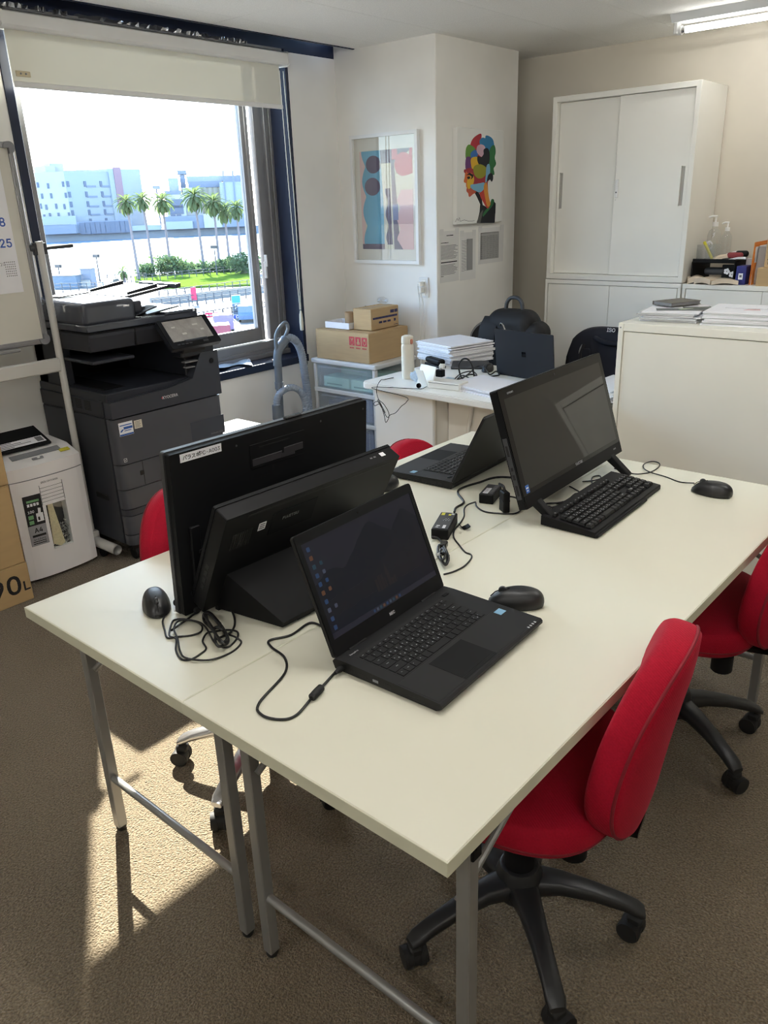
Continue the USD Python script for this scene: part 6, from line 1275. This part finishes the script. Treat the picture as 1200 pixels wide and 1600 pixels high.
put('bottle', lathe([(0, 0), (.03, 0), (.03, .12), (.012, .15), (0, .15)], n=24), acr, t, smooth=40)
put('pump_head', [cyl(.013, .02, (0, 0, .16), n=18), cyl(.004, .03, (0, 0, .18), n=10), tube(spline([(.006, 0, .196), (-.015, 0, .197), (-.032, 0, .190)], 5), .005, 10)], MAT['white'], t)
CREAMP = mat('kraft_envelope', C(216, 200, 178), .85, var=.04)
def floppy(name, label, c, s, rz, m, cat, tilt=0., bend=.01):
    t = thing(name, label, cat, c, rz); S = []
    for i in range(9):
        u = i / 8 - .5; zc = bend * math.cos(u * 3.1) + tilt * u
        S.append([(s[0] * u, -s[1] / 2, zc), (s[0] * u, s[1] / 2, zc), (s[0] * u, s[1] / 2, zc + s[2]), (s[0] * u, -s[1] / 2, zc + s[2])])
    put('body', loft(S), m, t, smooth=40); return t
floppy('envelope_pack', 'cream folded envelopes at the left of the shelf beside the upper cabinet', (.005, 4.12, HT2), (.09, .13, .03), .4, CREAMP, 'envelopes')
floppy('envelope_pack', 'cream folded envelopes in the middle below the letter tray', (.085, 4.10, HT2), (.10, .13, .028), -.2, CREAMP, 'envelopes')
floppy('envelope_pack', 'cream folded envelopes at the right below the letter tray', (.175, 4.10, HT2), (.14, .12, .022), .35, CREAMP, 'envelopes')
t = thing('black_pouch', 'grey-black pouch in clear wrap inside the letter tray', 'pouch', (.10, 4.17, HT2 + .052))
put('pouch', rbx(.12, .08, .038, .018, (0, 0, .012), 3), MAT['dgrey'], t, smooth=60)
t = thing('flower_ornament', 'black and white flower ornament at the right inside the letter tray', 'ornament', (.185, 4.13, HT2 + .055))
for k in range(2):
    c_ = (-.012 + .03 * k, .012 - .016 * k)
    put('petals', tf(ext(unary_union([Point(c_[0] + .010 * math.cos(a), c_[1] + .010 * math.sin(a)).buffer(.0075) for a in np.linspace(0, 5.03, 5)]), .004), FACE_MY), MAT['paper'], t, smooth=False)
    put('petal_outline', tf(ext(unary_union([Point(c_[0] + .010 * math.cos(a), c_[1] + .010 * math.sin(a)).buffer(.0105) for a in np.linspace(0, 5.03, 5)]), .003), FACE_MY), MAT['ink'], t, smooth=False)
put('backing', bx(.085, .01, .10, (0, .012, -.003), .002), MAT['black'], t, smooth=False)
floppy('card_packet', 'cream printed card packets lying on top of the letter tray', (.12, 4.16, HT2 + .125), (.11, .08, .014), .55, CREAMP, 'cards', .03)
t = floppy('card_packet', 'cream card with grey print leaning over the letter tray', (.145, 4.20, HT2 + .140), (.13, .06, .006), .5, MAT['paper'], 'cards', .05)
floppy('paper_plate', 'pale curled paper under the red and black pouch on the letter tray', (.205, 4.16, HT2 + .124), (.11, .11, .008), .2, MAT['paper'], 'paper', .02)
t = thing('coin_pouch', 'red and black soft pouch on the letter tray', 'pouch', (.195, 4.17, HT2 + .142), .3)
put('pouch', rbx(.085, .05, .03, .014, (0, 0, .010), 3), mat('dark_red', C(120, 40, 44), .7), t, smooth=60)
put('black_half', rbx(.07, .06, .034, .016, (.035, .02, .016), 3), MAT['black'], t, smooth=60)
t = thing('ring_binder', 'small dark blue binder standing beside the letter tray', 'binder', (.262, 4.14, HT2))
put('cover', bx(.055, .10, .10, (0, 0, .05), .003), mat('binder_blue', C(38, 44, 116), .5), t, smooth=False)
put('spine_label', bb(-.012, .012, -.0512, -.0495, .028, .062, 0), MAT['paper'], t, smooth=False)
put('label_mark', bb(-.006, .006, -.0516, -.0508, .04, .052, 0), MAT['greyink'], t, smooth=False)
t = thing('paper_note', 'small white note standing behind the blue binder', 'note', (.262, 4.21, HT2)); put('note', bx(.03, .004, .135, (0, 0, .0675), .001), MAT['paper'], t, smooth=False)
t = thing('orange_folder', 'bright orange folder standing at the right of the blue binder', 'folder', (.308, 4.22, HT2))
OR = mat('orange_folder', C(226, 132, 46), .55)
put('cover', [tf(bx(.003, .24, .225, (0, 0, .1125), .001), RY(.02)), tf(bx(.003, .24, .215, (.012, 0, .1075), .001), RY(-.03))], OR, t, smooth=False)
put('papers', bx(.008, .22, .20, (.006, .005, .10), .001), MAT['paper'], t, smooth=False)
t = thing('grey_folder', 'grey paper folder leaning behind the orange folder', 'folder', (.345, 4.25, HT2)); put('cover', tf(bx(.06, .22, .205, (0, 0, .1025), .004), RY(.05)), mat('folder_grey', C(176, 172, 170), .8), t, smooth=False)
small_box('cardboard_box', 'low plain brown box at the right end of the right cabinet', (.45, 4.17, HT2), (.19, .22, .095), MAT['card'])
small_box('cardboard_box', 'brown box with dark print stacked on the low plain box', (.46, 4.19, HT2 + .096), (.17, .18, .155), MAT['card'], [(MAT['ink'], [(.08, .2, .82, .92), (.08, .4, .62, .66), (.08, .45, .54, .58), (.08, .42, .46, .49), (.1, .18, .1, .2), (.08, .4, .24, .28)])])
small_box('yellow_box', 'pale yellow and white box on the printed brown box', (.44, 4.20, HT2 + .252), (.10, .10, .032), mat('pale_yellow', C(226, 204, 140), .7), [(MAT['paper'], [(.1, .9, .3, .6)])])
# ================================================================ outside: harbour seen from the fourth floor
ZG, ZWA = -9.0, -10.2
def far(px, D):
    """The point at horizontal distance D from the camera on the ray through px."""
    v = R_.T @ np.array([(px[0] - 600) / FPX, (px[1] - 800) / FPX, 1.0]); return EYE + v * D / math.hypot(v[0], v[1])
def gp(x, y, z=ZG): return on((x, y), 2, z)
def slabp(pts, z, th): return ext(Polygon([(p[0], p[1]) for p in pts]), th, z - th)
WDIR = np.array([-.855, .519]); NRM = np.array([.519, .855])
def strip(d0, d1, half=420): return [np.r_[WDIR * d + NRM * s, 0] for d, s in ((d0, -half), (d0, half), (d1, half), (d1, -half))]
concrete = mat('quay_concrete', C(126, 124, 120), .9, var=.05, vscale=.3)
water = usdkit.material(stage, '/World/Looks/sea_water', {'t': ('texture_coordinate', {}), 'n': ('noise_texture', {'scale': .35, 'detail': 5.}), 'b': ('bump', {'strength': .6, 'distance': .5}), 'p': ('principled_bsdf', {'base_color': C(96, 128, 150), 'roughness': .22, 'specular_ior_level': .6})},
                        [('t.object', 'n.vector'), ('n.fac', 'b.height'), ('b.normal', 'p.normal')], surface='p.BSDF')
put('ground_near', slabp(strip(5, 152), ZG, 2.), concrete, kind=ST, smooth=False)
put('sea', slabp(strip(140, 410, 900), ZWA, .5), water, smooth=False, kind='stuff', label='bright glittering harbour water between the quay and the warehouses', cat='water')
put('ground_far', slabp(strip(405, 900, 1200), ZWA + 3.4, 4.), mat('far_quay', C(118, 124, 132), .9, var=.05, vscale=.05), kind=ST, smooth=False)
WHT = mat('far_white_and_haze', C(166, 164, 160), .8); PALE = mat('far_pale_wall', C(146, 150, 154), .8); GREYB = mat('far_grey_blue', C(116, 122, 134), .8); WIN = mat('far_window', C(88, 94, 108), .5); CREAMF = mat('far_cream', C(168, 160, 142), .8)
ZF = ZWA + 3.4
def block(pxl, pxr, ptop, D0, D1, depth, m, parent, name='wall', zb=ZF):
    """A building block whose front foot runs from pxl to pxr (image columns) and whose top meets image row ptop."""
    A, B = far((pxl, 340), D0), far((pxr, 340), D1); zt = far(((pxl + pxr) / 2, ptop), (D0 + D1) / 2)[2]
    u = (B - A)[:2]; L = np.linalg.norm(u); u = u / L; n = np.array([-u[1], u[0]])
    if np.dot(n, WDIR) < 0: n = -n
    P = [A[:2], B[:2], B[:2] + n * depth, A[:2] + n * depth]
    put(name, ext(Polygon(P), zt - zb, zb), m, parent, smooth=False)
    return A[:2], u, n, L, zb, zt
def wins(f, spots, m, parent, w, h, name='window'):
    """Windows set into the front face of block f: spots are (share along, share up)."""
    A, u, n, L, zb, zt = f
    for a, b in spots:
        c = A + u * L * a; z = zb + (zt - zb) * b
        M = np.eye(4); M[:2, 0] = u; M[:2, 1] = n; M[:3, 3] = (c[0], c[1], z)
        put(name, tf(bx(w, .5, h, (0, -.05, 0), 0), M), m, parent, smooth=False)
t = thing('warehouse', 'big pale blue harbour warehouse, left face whitened for haze, with rows of tiny windows across the water', 'building')
f1 = block(40, 111, 269, 420, 412, 60, WHT, t); f2 = block(111, 180, 268, 412, 425, 60, PALE, t); f3 = block(180, 228, 264, 424, 436, 70, GREYB if False else PALE, t)  # haze brightness of the left face is put into its lighter colour
wins(f1, [(.25, .82), (.40, .80), (.62, .78), (.95, .80), (.45, .62), (.65, .62), (.97, .62), (.38, .46), (.5, .44), (.72, .45), (.9, .44), (.55, .30), (.74, .30), (.97, .30), (.42, .28)], WIN, t, .9, 2.2)
wins(f2, [(.05, .80), (.05, .63), (.05, .47), (.05, .33), (.05, .18), (.42, .80), (.42, .63), (.42, .47), (.42, .33), (.42, .18), (.78, .80), (.78, .63), (.78, .47), (.78, .33), (.78, .18)], WIN, t, 1.2, 2.4)
wins(f2, [(x, y) for x in (.55, .88) for y in (.76, .59, .43, .29, .14)], GREYB, t, 5., .8, 'ledge')
wins(f3, [(.26, .66)], mat('far_red_stripe', C(140, 112, 118), .8), t, 4.2, 20., 'wall_stripe')
block(84, 99, 259, 432, 434, 12, PALE, t, 'roof_house'); block(92, 112, 255, 436, 438, 12, PALE, t, 'roof_house')
block(62, 84, 270.5, 418, 418, 4, WIN, t, 'roof_railing'); block(111, 180, 265.5, 440, 440, 30, PALE, t, 'parapet')
t = thing('low_shed', 'low grey-blue sheds along the far quay before the big warehouse', 'building')
b1 = block(60, 118, 338, 405, 404, 10, PALE, t); b2 = block(118, 205, 345, 404, 404, 8, GREYB, t); block(64, 116, 352, 402, 401, 6, GREYB, t); b3 = block(205, 250, 352, 404, 404, 10, PALE, t)
wins(b2, [(.1 + .09 * k, .4) for k in range(10)], WIN, t, 2.4, 5., 'shed_door'); wins(b1, [(.15 + .2 * k, .35) for k in range(4)], WIN, t, 3., 2.5)
t = thing('grain_plant', 'white four-storey harbour building with towers right of the big warehouse', 'building')
g1 = block(262, 292, 304, 410, 410, 30, WHT, t); wins(g1, [(.25, .74), (.5, .74), (.75, .74), (.25, .56), (.5, .56), (.75, .56), (.3, .30), (.6, .30)], WIN, t, 2.2, 3.8)
block(270, 285, 278, 425, 425, 14, PALE, t, 'tower'); block(262, 288, 298, 418, 418, 12, GREYB, t, 'roof_house'); block(288.5, 296, 268, 430, 430, 6, GREYB, t, 'tower'); block(285.5, 299, 266, 429, 429, 9, GREYB, t, 'tower_head', far((290, 272), 429)[2]); block(245, 256, 290, 440, 440, 6, PALE, t, 'tank', far((250, 295), 440)[2]); block(249, 251, 294, 441, 441, 2, GREYB, t, 'tank_leg')
block(290, 318, 293, 420, 420, 24, WHT, t, 'wall'); 
t = thing('silo_block', 'cream grain silos under a long grey conveyor house at the right of the skyline', 'building')
for k in range(5):
    c = far((316 + k * 8.6, 340), 428); zt = far((330, 293), 428)[2]; put('silo', cyl(1.75 + 0, zt - ZF, (c[0], c[1], (zt + ZF) / 2), n=20), CREAMF, t)
block(300, 352, 283, 426, 426, 12, GREYB, t, 'conveyor_house', far((320, 293), 426)[2]); block(299, 356, 275, 430, 430, 10, PALE, t, 'conveyor_roof', far((320, 284), 430)[2]); s1 = block(348, 385, 284, 416, 416, 24, PALE, t); block(356, 385, 274, 428, 428, 14, GREYB, t, 'roof_house')
wins(s1, [(.2, .5), (.6, .5)], GREYB, t, .6, 30., 'wall_joint')
block(255, 395, 336, 405, 405, 8, GREYB, t, 'low_shed'); block(318, 346, 334, 404, 404, 8, WHT, t, 'low_shed'); block(255, 300, 346, 402, 402, 6, PALE, t, 'low_shed')
# ---- lawn, hedge, palms
LEAF = lambda n, c, tr: usdkit.material(stage, '/World/Looks/' + n, {'t': ('texture_coordinate', {}), 'n': ('noise_texture', {'scale': 1.5, 'detail': 2.}), 'r': ('rgb_ramp', {'ramp': [(.3, tuple(q * .7 for q in c)), (.7, c)]}), 'd': ('principled_bsdf', {'roughness': .8, 'specular_ior_level': .0}), 'l': ('translucent_bsdf', {'color': tr}), 'm': ('mix_closure', {'fac': .35})},
    [('t.object', 'n.vector'), ('n.fac', 'r.fac'), ('r.color', 'd.base_color'), ('d.BSDF', 'm.closure1'), ('l.BSDF', 'm.closure2')], surface='m.closure')
GRASS = LEAF('lawn_grass', C(104, 134, 54), C(116, 144, 56)); PALML = LEAF('palm_leaf', C(96, 112, 84), C(110, 130, 80)); BUSHL = LEAF('bush_leaf', C(88, 110, 84), C(100, 124, 82)); TRUNK = mat('palm_trunk', C(120, 112, 116), .9, var=.1, vscale=3)  # palm leaf colour is paled in place of real haze
put('lawn', slabp([gp(210, 434), gp(392, 424), gp(394, 447), gp(250, 452), gp(212, 447)], ZG + .25, .5), GRASS, label='bright green lawn strip along the promenade behind the railings', cat='lawn', kind='stuff', smooth=False)
r4 = np.random.default_rng(11)
def leaves(c, rad, n, size, flat=1.):
    d = r4.normal(size=(n, 3)); d /= np.linalg.norm(d, axis=1, keepdims=True); p = c + d * rad * (r4.uniform(.45, 1, n)[:, None]) * (1, 1, flat)
    a = r4.normal(size=(n, 3)); b = np.cross(a, d); a /= np.linalg.norm(a, axis=1, keepdims=True); b /= np.linalg.norm(b, axis=1, keepdims=True)
    s = size * r4.uniform(.6, 1.3, n)[:, None]
    v = np.stack([p - a * s, p + b * s * .5, p + a * s, p - b * s * .5], 1).reshape(-1, 3); i = np.arange(n)[:, None] * 4
    return v, np.vstack([i + [0, 1, 2], i + [0, 2, 3]])
def foliage(cs, n, size, flat=1.):
    V, F, o = [], [], 0
    for c, r in cs:
        v, f = leaves(np.array(c), r, n, size, flat); V.append(v); F.append(f + o); o += len(v)
    return trimesh.Trimesh(np.vstack(V), np.vstack(F), process=False)
def palm(label, pxb, pxt, D, rad, z0=ZG, nf=52):
    b, tp = far(pxb, D), far(pxt, D); h = tp[2] - z0
    t = thing('palm_tree', label, 'palm tree', (b[0], b[1], z0)); off = (tp - b)[:2]
    top = np.array([off[0], off[1], h])
    put('trunk', tube(spline([(0, 0, 0), (off[0] * .25, off[1] * .25, h * .35), (off[0] * .6, off[1] * .6, h * .7), top], 5), np.linspace(.24, .15, 16), 9), TRUNK, t, smooth=60)
    V, F = [], []
    for k in range(nf):
        a = k * 2.399; e = math.radians(75 - 130 * (k / nf)); L = rad * (.85 + .3 * r4.random()); P = [];
        for s in np.linspace(0, 1, 6):
            el = e - s * 1.0; P.append(None)
        pos = top.copy(); dirs = []
        pts = [pos.copy()]
        for s in range(5):
            el = e - s * .30; pos = pos + np.array([math.cos(a) * math.cos(el), math.sin(a) * math.cos(el), math.sin(el)]) * L / 5; pts.append(pos.copy())
        side = np.array([-math.sin(a), math.cos(a), 0]); o = len(V)
        for i, p in enumerate(pts):
            wd = (.05, .14, .34, .42, .36, .10)[i] * rad * .26; dr = np.array([0, 0, -.35 * wd]); V += [p - side * wd + dr, p, p + side * wd + dr]
        for i in range(5):
            q = o + i * 3; F += [(q, q + 1, q + 4), (q, q + 4, q + 3), (q + 1, q + 2, q + 5), (q + 1, q + 5, q + 4)]
    put('fronds', trimesh.Trimesh(np.array(V), np.array(F), process=False), PALML, t, smooth=False)
    put('dead_frond_skirt', foliage([(top - (0, 0, rad * .35), rad * .35)], 60, rad * .16, 1.3), PALML, t, smooth=False)
for i, (bx_, tx_, D, lab) in enumerate([((218, 440), (197, 316), 140, 'leftmost of the row of tall palms'), ((240, 424), (222, 312), 148, 'second tall palm from the left of the row'), ((266, 414), (253, 314), 152, 'third tall palm from the left, before the gap in the skyline'), ((319, 420), (303, 307), 146, 'fourth and broadest tall palm from the left of the row'), ((343, 414), (333, 316), 148, 'fifth tall palm from the left of the row'), ((359, 414), (350, 328), 150, 'sixth tall palm from the left, lower than its neighbours'), ((379, 428), (369, 324), 146, 'rightmost tall palm of the row, near the window frame')]):
    palm(lab, bx_, tx_, D, (2.2, 2.2, 2.6, 2.9, 2.6, 2.5, 2.3)[i])
palm('short young palm standing left of the lawn near the quay', (196, 446), (192, 424), 138, 1.5, nf=26)
for i, (x, y, D, w_, n) in enumerate([(232, 420, 146, 2.0, 6), (264, 410, 147, 2.5, 8), (284, 416, 150, 2.0, 5), (308, 422, 146, 2.4, 7), (338, 416, 147, 2.5, 8), (360, 414, 148, 2.4, 7), (384, 406, 140, 2.3, 7)]):
    c = far((x, y), D); t = thing('shrub', ('low loose shrub at the left end of the hedge below the palms', 'bushy tall shrub between the second and third palms', 'thin see-through shrub in the middle of the hedge', 'dense shrub left of the fourth palm foot', 'broad shrub between the fourth and fifth palm feet', 'broad dark shrub below the sixth palm', 'tall shrub at the right end of the hedge by the window frame')[i], 'shrub', (c[0], c[1], ZG))
    cs = [((r4.uniform(-1.6, 1.6), r4.uniform(-1.6, 1.6), (c[2] - ZG) * r4.uniform(.5, 1.12)), w_ * r4.uniform(.45, .8)) for k in range(n)]
    put('leaves', foliage(cs, 130, .34), BUSHL, t, smooth=False); put('stems', [tube(np.array([(0, 0, 0), q]), .06, 5) for q, _ in cs], TRUNK, t)
# ---- lamps, railings, signs, parked things
POST = mat('railing_metal', C(66, 70, 76), .6, metal=.0)
def lamp_post(label, x, yb, yt, D):
    b, tp = far((x + 5, yb), D), far((x, yt), D); t = thing('street_lamp', label, 'street lamp', (b[0], b[1], ZG)); h = tp[2] - ZG
    put('pole', tube(np.array([(0, 0, 0), (0, 0, h)]), np.array([.11, .07]), 8), POST, t); put('lamp_head', [bx(1.5, .4, .5, (0, 0, h + .2), .05)], MAT['dgrey'], t)
lamp_post('street lamp with a broad double head on the quay left of the palms', 152, 444, 402, 138); lamp_post('thin street lamp post behind the lawn', 334, 428, 388, 140); lamp_post('small street lamp at the left end of the quay', 90, 440, 418, 138)
def rail(label, pts, h=1.1, n=12, bars=2):
    A, B = gp(*pts[0]), gp(*pts[1]); L = np.linalg.norm(B - A); u = (B - A) / L
    t = thing('railing', label, 'railing', (A[0], A[1], ZG), math.atan2(u[1], u[0]))
    for k in range(n + 1): put('rail_post', bx(.09, .09, h, (L * k / n, 0, h / 2), .0), POST, t, smooth=False)
    for k in range(bars): put('hand_rail', bx(L, .06, .07, (L / 2, 0, h - k * .45), .0), POST, t, smooth=False)
for k, (a, b, n_) in enumerate([((60, 446), (230, 440), 14), ((215, 444), (410, 424), 18), ((250, 470), (420, 447), 14), ((240, 486), (420, 462), 14), ((290, 512), (430, 488), 10), ((60, 458), (240, 452), 14)]):
    rail(('railing along the quay edge left of the palms', 'long railing in front of the lawn', 'upper railing of the car park ramp', 'middle railing of the car park ramp', 'lowest railing, above the parked cars', 'near railing left, just above the copier lid')[k], (a, b), 1.3 if k < 2 else 1.2, n_)
t = thing('car_park_wall', 'pale ramp wall of the car park below the lawn', 'wall', (0, 0, 0))
A, B = gp(235, 478), gp(420, 455); put('wall', trimesh.convex.convex_hull(np.array([(p[0] + dx, p[1], z) for p in (A, B) for dx in (0, .3) for z in (ZG, ZG + .9)])), concrete, t, smooth=False)
def board(name, label, px, py, w, h, D, m, posts=True, prints=()):
    c = far((px, py), D); t = thing(name, label, 'sign', (c[0], c[1], ZG), math.atan2(-NRM[0], NRM[1]) + math.pi)
    a = math.atan2(EYE[1] - c[1], EYE[0] - c[0]) + math.pi / 2
    UsdGeom.Xformable(stage.GetPrimAtPath(t)).GetOrderedXformOps()[1].Set(math.degrees(a)); zc = c[2] - ZG
    put('board', bx(w, .12, h, (0, 0, zc), .01), m, t, smooth=False)
    put('sign_post', [bx(.1, .1, zc, (s * w * .4, .0, zc / 2), 0) for s in (-1, 1)], POST, t, smooth=False)
    for pm, s, x, z, hh in prints: put('lettering', tf(text(s, hh, .05, True), FACE_MY, T(x, -.07, zc + z)), pm, t, smooth=False)
REDS = mat('sign_red', C(196, 50, 86), .6); BLUES = mat('sign_blue', C(48, 84, 200), .6); GREENS = mat('sign_green', C(60, 200, 90), .6); TEAL = mat('sign_teal', C(60, 140, 168), .6); SLATE = mat('sign_slate', C(96, 112, 128), .6)
board('notice_board', 'upright red board standing on the car park ramp', 302.5, 459, .62, 1.45, 98, REDS)
board('banner', 'low pink-red banner with white lettering on the lowest railing', 331, 492, 1.35, .46, 84, REDS, prints=[(MAT['paper'], 'P-LOCK', 0, 0, .2)])
c = far((372, 500), 84); t = thing('parking_sign', 'tall slim parking sign with a white P on blue over a green panel', 'sign', (c[0], c[1], ZG), math.atan2(EYE[1] - c[1], EYE[0] - c[0]) + math.pi / 2)
zz = lambda y: far((372, y), 84)[2] - ZG
put('mast', bx(.9, .25, zz(461), (0, .15, zz(461) / 2), .02), MAT['paper'], t, smooth=False)
for nm, m_, y0, y1 in (('panel', TEAL, 462, 473), ('panel', SLATE, 474, 491), ('panel', BLUES, 492, 500), ('panel', GREENS, 501, 506)): put(nm, bx(.84, .06, zz(y0) - zz(y1), (-.02, -.0, (zz(y0) + zz(y1)) / 2), .01), m_, t, smooth=False)
put('lettering', [tf(text('P', .42, .05, True), FACE_MY, T(-.02, -.04, zz(496))), tf(text('P', .45, .05, True), FACE_MY, T(-.02, -.04, zz(479)))], MAT['paper'], t, smooth=False)
def car(label, px, py, m, a=.5, s=1.):
    c = gp(px, py); t = thing('parked_car', label, 'car', (c[0], c[1], ZG), a)
    side = Polygon([(-2.1, .3), (2.1, .3), (2.15, .75), (1.5, .95), (.9, 1.5), (-1.3, 1.52), (-2.0, 1.0), (-2.15, .7)]).buffer(-.05).buffer(.05)
    put('car_body', tf(ext(side, 1.7, -.85), np.array([[1, 0, 0, 0], [0, 0, 1, 0], [0, 1, 0, 0], [0, 0, 0, 1.]])), m, t, smooth=20)
    put('car_window', [tf(ext(Polygon([(-1.2, 1.02), (1.1, 1.0), (.75, 1.42), (-1.1, 1.44)]), 1.74, -.87), np.array([[1, 0, 0, 0], [0, 0, 1, 0], [0, 1, 0, 0], [0, 0, 0, 1.]]))], MAT['dgrey'], t, smooth=False)
    for x in (-1.35, 1.35):
        for y in (-.75, .75): put('wheel', cyl(.32, .2, (x, y, .32), 'y', 16), MAT['rubber'], t)
car('blue car parked at the right below the parking sign', 388, 500, mat('car_blue', C(84, 108, 138), .3), 2.4); car('purple-grey car parked left of the parking sign', 350, 516, mat('car_plum', C(120, 104, 136), .3), 2.5); car('red car parked below the pink banner', 345, 534, mat('car_red', C(136, 56, 66), .3), 2.5); car('white car parked on the ramp seen above the copier', 175, 452, mat('car_white', C(228, 230, 232), .3), 2.2)
for k, (x, y, w_, h_) in enumerate([(100, 432, 5., 1.8), (140, 434, 1.6, 2.6), (130, 440, 3., 1.0)]):
    c = far((x, y + 8), 134); t = thing('quay_container', ('long blue-grey shelter at the left end of the quay', 'narrow blue kiosk on the quay left of the street lamp', 'low pale crate on the quay edge')[k], 'container', (c[0], c[1], ZG), .55)
    put('box', bx(w_, 1.6, h_, (0, 0, h_ / 2), .03), (SLATE, BLUES if False else GREYB, WHT)[k], t, smooth=False); put('roof', bx(w_ + .2, 1.8, .12, (0, 0, h_ + .06), .02), MAT['grey'], t, smooth=False)
